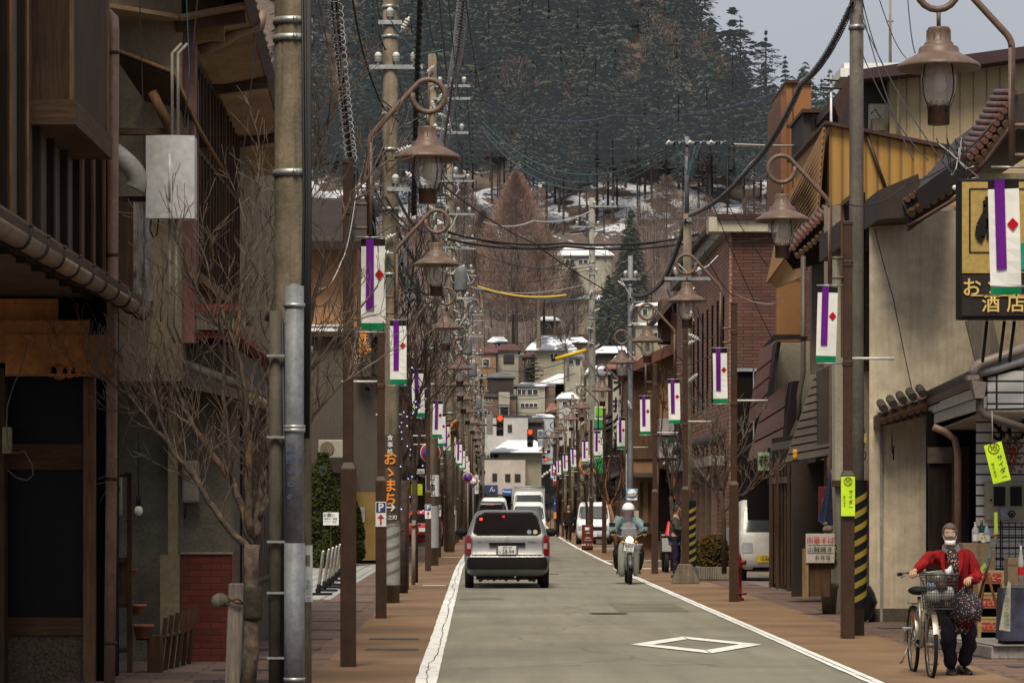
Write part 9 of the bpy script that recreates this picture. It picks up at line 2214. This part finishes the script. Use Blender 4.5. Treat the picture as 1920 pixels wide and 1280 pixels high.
hang('shop_sign','dark red sign plate with a pale character in the shop recess',1535,912,1560,975,46.2,M('deep_red_panel',(.10,.012,.012)),'酒',M('dull_red_letter',(.35,.08,.06)),vert=True,sz=.14)
t=thing('stone_figure','small grey stone ornament on the noodle sign board','ornament',pp(1552,998,44.9)); mb=MB(); mb.ball(Vector(pp(1552,992,44.9)),.07,10,(1.2,1,.9)); mb.ball(Vector(pp(1548,982,44.9)),.035,8); mb.build('figure',CONC,t)
t=thing('rubbish_bag','black bag slumped between the pole and the plaster wall','bag',pp(1616,1118,42.2)); mb=MB(); mb.ball(Vector((wx(1616,42),41.8,.28)),.20,12,(.9,.8,1.35)); mb.v=[(a+.02*math.sin(c*30),b,c) for a,b,c in mb.v]; mb.build('bag',flat('black_bin_bag',(.01,.01,.012),.25),t)
t=thing('stone_block','low cast block at the foot of the lattice shopfront','block',pp(1497,1120,54)); mb=MB(); mb.fb(1497,1090,1506,1122,53.6,.2); mb.build('block',CONC_L,t,bevel=.01)
t=thing('wall_light_switch','small yellow junction box with wires on the plastered corner','junction box',pp(1621,832,41.8)); mb=MB(); mb.fb(1618,812,1625,829,41.85,.06); mb.build('box',M('yellow_plastic_box',(.40,.30,.10),.5,.2,6,0),t); mb=MB(); mb.tube([pp(1621,829,41.8),pp(1619,845,41.8),pp(1624,850,41.8),pp(1621,862,41.8)],.007,4); mb.tube([pp(1614,770,41.8),pp(1619,790,41.8),pp(1621,812,41.8)],.005,4); mb.build('wires',BLACK,t)
# lime posters
def lime(label,px0,py0,px1,py1,Y,tilt=0.,name='lime_poster'):
 c_=Vector(pp((px0+px1)/2,(py0+py1)/2,Y)); w_=(px1-px0)/F*Y; h_=(py1-py0)/F*Y; RM=Matrix.Translation(c_)@Matrix.Rotation(R(tilt),4,'Y')
 t=thing(name,label,'poster',tuple(c_))
 mb=MB(); mb.box(-w_/2,w_/2,0,.006,-h_/2,h_/2); mb.v=[tuple(RM@Vector(v)) for v in mb.v]; mb.build('sheet',LIME,t)
 GI=flat('marker_green_black',(.01,.05,.03),.6)
 letter(vtext('サイダー',w_*.20,-.006,h_*.10,w_*.34,w_*.36,.012),GI,t,'lettering',RM); letter(vtext('有ります',-w_*.27,-.006,-h_*.02,w_*.20,w_*.22,.004),BLACK,t,'small_lettering',RM); letter([('地',0,-.006,h_*.37,w_*.42,.004)],flat('marker_brown',(.10,.05,.01),.6),t,'mark_lettering',RM)
 mb=MB(); mb.tube([(w_*.30*math.cos(a),-.006,h_*.375+w_*.28*math.sin(a)) for a in [2*PI*k/22 for k in range(23)]],.004,4); mb.v=[tuple(RM@Vector(v)) for v in mb.v]; mb.build('circle',flat('marker_brown',(.10,.05,.01)),t)
 return t
lime('lime-yellow handwritten soda poster taped to the right lamp post',1577,893,1603,967,36.48)
t=lime('lime-yellow handwritten soda card hanging tilted under the white tiled canopy',1853,830,1887,904,32.6,-14)
mb=MB(); mb.tube([pp(1861,828,32.6),pp(1860,770,32.6)],.003,4); mb.build('string',CABLEW,t)
# crates
CRM=M('yellow_beige_crate',(.38,.27,.12),.5,.15,4,.03); CRL=flat('crate_label_red',(.33,.02,.015),.45)
def crate(label,px0,py0,px1,py1,Y,txt='アサヒビール'):
 t=thing('beer_crate',label,'crate',pp((px0+px1)/2,py1,Y)); x0,x1,z0,z1=wx(px0,Y),wx(px1,Y),wz(py1,Y),wz(py0,Y); h=z1-z0
 mb=MB(); mb.box(x0,x1,Y,Y+.02,z1-h*.52,z1); mb.box(x0,x1,Y,Y+.02,z0,z0+h*.12); mb.box(x0,x0+.035,Y,Y+.02,z0+h*.12,z1-h*.52); mb.box(x1-.035,x1,Y,Y+.02,z0+h*.12,z1-h*.52)
 mb.box(x0,x0+.02,Y+.02,Y+.32,z0,z1); mb.box(x1-.02,x1,Y+.02,Y+.32,z0,z1); mb.box(x0+.02,x1-.02,Y+.3,Y+.32,z0,z1); mb.box(x0+.02,x1-.02,Y+.02,Y+.3,z0,z0+.015); mb.build('body',CRM,t,bevel=.006)
 mb=MB(); mb.box(x0+.04,x1-.04,Y-.006,Y,z1-h*.45,z1-h*.10); lb=mb.build('red_label',CRL,t); letter([(txt,(x0+x1)/2,Y-.012,z1-h*.31,.072,.003,0,.8),('生',(x0+x1)/2,Y-.012,z1-h*.17,.035,.002)],M('crate_gold_print',(.55,.42,.2)),lb)
 mb=MB(); mb.box(x0+.036,x1-.036,Y+.10,Y+.12,z0+h*.12,z1-h*.52); mb.build('dark_inside',INTER,t)
for k,(a,b) in enumerate(((1162,1205),(1117,1161),(1070,1116))): crate(['beer crate with red label at the bottom of its stack','beer crate with red label in the middle of its stack','beer crate with red label on top of its stack'][k],1834,a,1884,b,33.6)
t=thing('cardboard_box','tan cardboard box carrying bottles in front of the tiled wall','box',pp(1835,1072,34.3)); mb=MB(); mb.fb(1806,1018,1866,1074,34.3,.35); mb.build('carton',M('tan_cardboard',(.27,.19,.12),.85,.12,3,.05),t,bevel=.006); mb=MB(); mb.fb(1832,1018.5,1838,1073,34.296,.004); mb.build('tape',M('brown_tape',(.20,.14,.08)),t)
t=thing('box_stand','dark low stand holding the cardboard box of bottles','stand',pp(1820,1160,34.3)); mb=MB(); mb.fb(1806,1075,1832,1200,34.35,.3); mb.build('stand',M('dark_brown_recess',(.045,.032,.025)),t)
for k,(px,pt,r,col,lb) in enumerate(((1829,978,.042,(.42,.42,.45),'clear sake bottle with white label, left on the cardboard box'),(1841,972,.036,(.01,.05,.02),'dark green sake bottle in the middle of the cardboard box'),(1851,982,.045,(.28,.36,.45),'frosted blue sake bottle, right on the cardboard box'),(1844,1000,.03,(.55,.35,.1),'short amber bottle in front of the green one'))):
 t=thing('sake_bottle',lb,'bottle',pp(px,1018,34.4)); x=wx(px,34.42-.02*k); Y=34.42-.06*(k==3); z=wz(1018,34.4)+.002; h=wz(pt,34.4)-z
 mb=MB(); mb.lathe([(0,z),(r,z),(r,z+h*.55),(r*.9,z+h*.65),(r*.36,z+h*.8),(r*.33,z+h*.96)],(x,Y,0),16); mb.build('glass',flat('bottle%d'%k,col,.12),t)
 mb=MB(); mb.lathe([(r*.42,z+h*.93),(r*.42,z+h),(0,z+h)],(x,Y,0),12); mb.build('cap',GOLD,t)
 mb=MB(); rows=[[(x+(r+.002)*math.cos(a),Y+(r+.002)*math.sin(a),zz) for a in [R(210+q_*12) for q_ in range(11)]] for zz in (z+h*.1,z+h*.42)]; mb.grid(rows); mb.build('label',WHITE,t)
t=thing('easel_board','wooden easel with a small dark menu board and lime ribbons','easel',pp(1853,1215,32.4)); Ye=32.4
for pts in (((1868,1002),(1836,1120)),((1850,1070),(1870,1140),(1876,1200)),((1845,1085),(1836,1165))):
 mb=MB(); mb.tube([pp(a,b,Ye) for a,b in pts],.016,6); mb.build('easel_leg',wood('orange_brown_easel',(.22,.10,.04)),t)
mb=MB(); mb.poly([pp(1862,1008,Ye),pp(1869,1014,Ye),pp(1847,1072,Ye),pp(1840,1064,Ye)]); mb.build('menu_board',M('chalky_green_board',(.16,.19,.16),.8,.6,25,0),t,solid=.02)
mb=MB(); mb.poly([pp(1834,1070,Ye-.02),pp(1846,1054,Ye-.02),pp(1850,1062,Ye-.02),pp(1838,1072,Ye-.02)]); mb.poly([pp(1864,960,Ye-.02),pp(1870,960,Ye-.02),pp(1871,1000,Ye-.02),pp(1864,1002,Ye-.02)]); mb.build('lime_ribbon',flat('lime_ribbon',(.40,.52,.04),.6),t,solid=.004)
t=thing('cloth_covered_stand','stand draped in dusty blue cloth at the right edge','stand',pp(1900,1222,32)); mb=MB(); rows=[]
for z,w_ in ((.04,1.04),(.3,.98),(.60,.92)):
 rows.append([(wx(1903,32)+.13*w_*sx2+.004*math.sin(j*2.1),32.0+sy2+.012*math.sin(j*1.7+z*4),z+.14) for j,(sx2,sy2) in enumerate([(-1,.4),(-1,.2),(-1,.0),(-.5,-.03),(0,-.02),(.5,-.03),(1,.0),(1,.3)])])
mb.smooth=True; mb.grid(rows); mb.build('cloth',clothm('dusty_blue_cloth',(.075,.075,.12)),t); mb=MB(); mb.box(wx(1903,32)-.11,wx(1903,32)+.13,32.05,32.4,.145,.735); mb.build('box',M('dark_brown_recess',(.045,.032,.025)),t)
t=thing('paper_banner','cream paper strip with green handwriting leaning at the right edge','paper banner',pp(1885,1190,31.6)); mb=MB(); mb.poly([pp(1890,1088,31.6),pp(1895,1092,31.6),pp(1894,1183,31.6),pp(1873,1180,31.6),pp(1882,1130,31.6)]); mb.build('sheet',M('cream_paper',(.42,.40,.30),.8,.08,3,0),t,solid=.004)
letter(vtext('手作り味噌',wx(1887,31.6)-.0,31.57,wz(1110,31.6),.065,.08,.003),flat('faded_green_ink',(.06,.14,.07),.7),t)
t=thing('cardboard_box','upright tan carton on the blue-draped stand at the right edge','box',pp(1902,1100,32.1)); mb=MB(); mb.fb(1890,1046,1914,1098,32.1,.25); mb.build('carton',M('tan_cardboard',(.27,.19,.12)),t,bevel=.005); mb=MB(); mb.fb(1890,1056,1914,1059,32.095,.004); mb.build('tape',M('brown_tape',(.20,.14,.08)),t)
t=thing('sake_bottle','white-labelled bottle at the extreme right edge above the blue cloth','bottle',pp(1912,1088,31.8)); mb=MB(); x=wx(1914,31.8); mb.lathe([(0,wz(1090,31.8)),(.03,wz(1090,31.8)),(.03,wz(1050,31.8)),(.012,wz(1034,31.8)),(.012,wz(1022,31.8))],(x,31.8,0),14); mb.build('glass',flat('white_bottle',(.5,.48,.45),.2),t); mb=MB(); mb.lathe([(.032,wz(1078,31.8)),(.032,wz(1062,31.8))],(x,31.8,0),14,caps=False); mb.build('red_label',RED,t)
for k in range(4): pass
# grid rack behind
t=thing('wire_grid_rack','black wire grid rack standing before the white tiles','rack',pp(1893,1075,35.2)); mb=MB()
for k in range(5): mb.tube([pp(1868+k*12,978,35.2),pp(1868+k*12,1075,35.2)],.005,4)
for k in range(9): mb.tube([pp(1866,980+k*11.5,35.2),pp(1925,980+k*11.5,35.2)],.005,4)
mb.build('grid',BLACK,t)
# ================================================================== CAMERA, SKY, SUN
cam = bpy.data.cameras.new('Camera'); co = bpy.data.objects.new('Camera', cam); COL.objects.link(co)
co.location = (0, 0, HC); co.rotation_euler = (R(90), 0, 0)
cam.lens = 105.0; cam.sensor_width = 36; cam.shift_x = (960 - VX) / 1920.0; cam.shift_y = (VY - 640) / 1920.0
cam.clip_start = .5; cam.clip_end = 6000
SC.camera = co
w = bpy.data.worlds.new('World'); SC.world = w; w.use_nodes = True
nt = w.node_tree; bg = nt.nodes['Background']
sky = nt.nodes.new('ShaderNodeTexSky'); sky.sky_type = 'NISHITA'; sky.sun_disc = False
SE, SR = R(58), R(190)
sky.sun_elevation = SE; sky.sun_rotation = SR; sky.air_density = 1.5; sky.dust_density = 6; sky.ozone_density = 1
hsv = nt.nodes.new('ShaderNodeHueSaturation'); hsv.inputs['Saturation'].default_value = .22; hsv.inputs['Value'].default_value = 1.
nt.links.new(sky.outputs[0], hsv.inputs['Color'])
mx = nt.nodes.new('ShaderNodeMix'); mx.data_type = 'RGBA'; mx.inputs[0].default_value = .62
nt.links.new(hsv.outputs[0], mx.inputs[6]);
tcn = nt.nodes.new('ShaderNodeTexCoord'); nzn = nt.nodes.new('ShaderNodeTexNoise'); nzn.inputs['Scale'].default_value = 3.5; nzn.inputs['Detail'].default_value = 5
nt.links.new(tcn.outputs['Generated'], nzn.inputs['Vector'])
cl = nt.nodes.new('ShaderNodeMix'); cl.data_type = 'RGBA'; cl.inputs[6].default_value = (4.2, 4.6, 5.45, 1); cl.inputs[7].default_value = (5.7, 5.95, 6.6, 1)
nt.links.new(nzn.outputs['Fac'], cl.inputs[0]); nt.links.new(cl.outputs[2], mx.inputs[7])   # soft grey cloud
nt.links.new(mx.outputs[2], bg.inputs['Color']); bg.inputs['Strength'].default_value = .11
sl = bpy.data.lights.new('sun', 'SUN'); so = bpy.data.objects.new('sun', sl); COL.objects.link(so)
sl.energy = 4.2; sl.angle = R(24); sl.color = (1, .885, .70)
# direction: sun azimuth measured as in the sky texture (clockwise from +Y)
d = Vector((math.sin(SR)*math.cos(SE), math.cos(SR)*math.cos(SE), math.sin(SE)))
so.rotation_euler = d.to_track_quat('Z', 'Y').to_euler()
SC.view_settings.view_transform = 'Standard'; SC.view_settings.look = 'None'; SC.view_settings.exposure = 0; SC.view_settings.gamma = 1
SC.render.engine = 'CYCLES'; SC.cycles.use_denoising = True; SC.cycles.max_bounces = 6; SC.cycles.transparent_max_bounces = 12
SC.cycles.diffuse_bounces = 3; SC.cycles.glossy_bounces = 3; SC.cycles.sample_clamp_indirect = 4
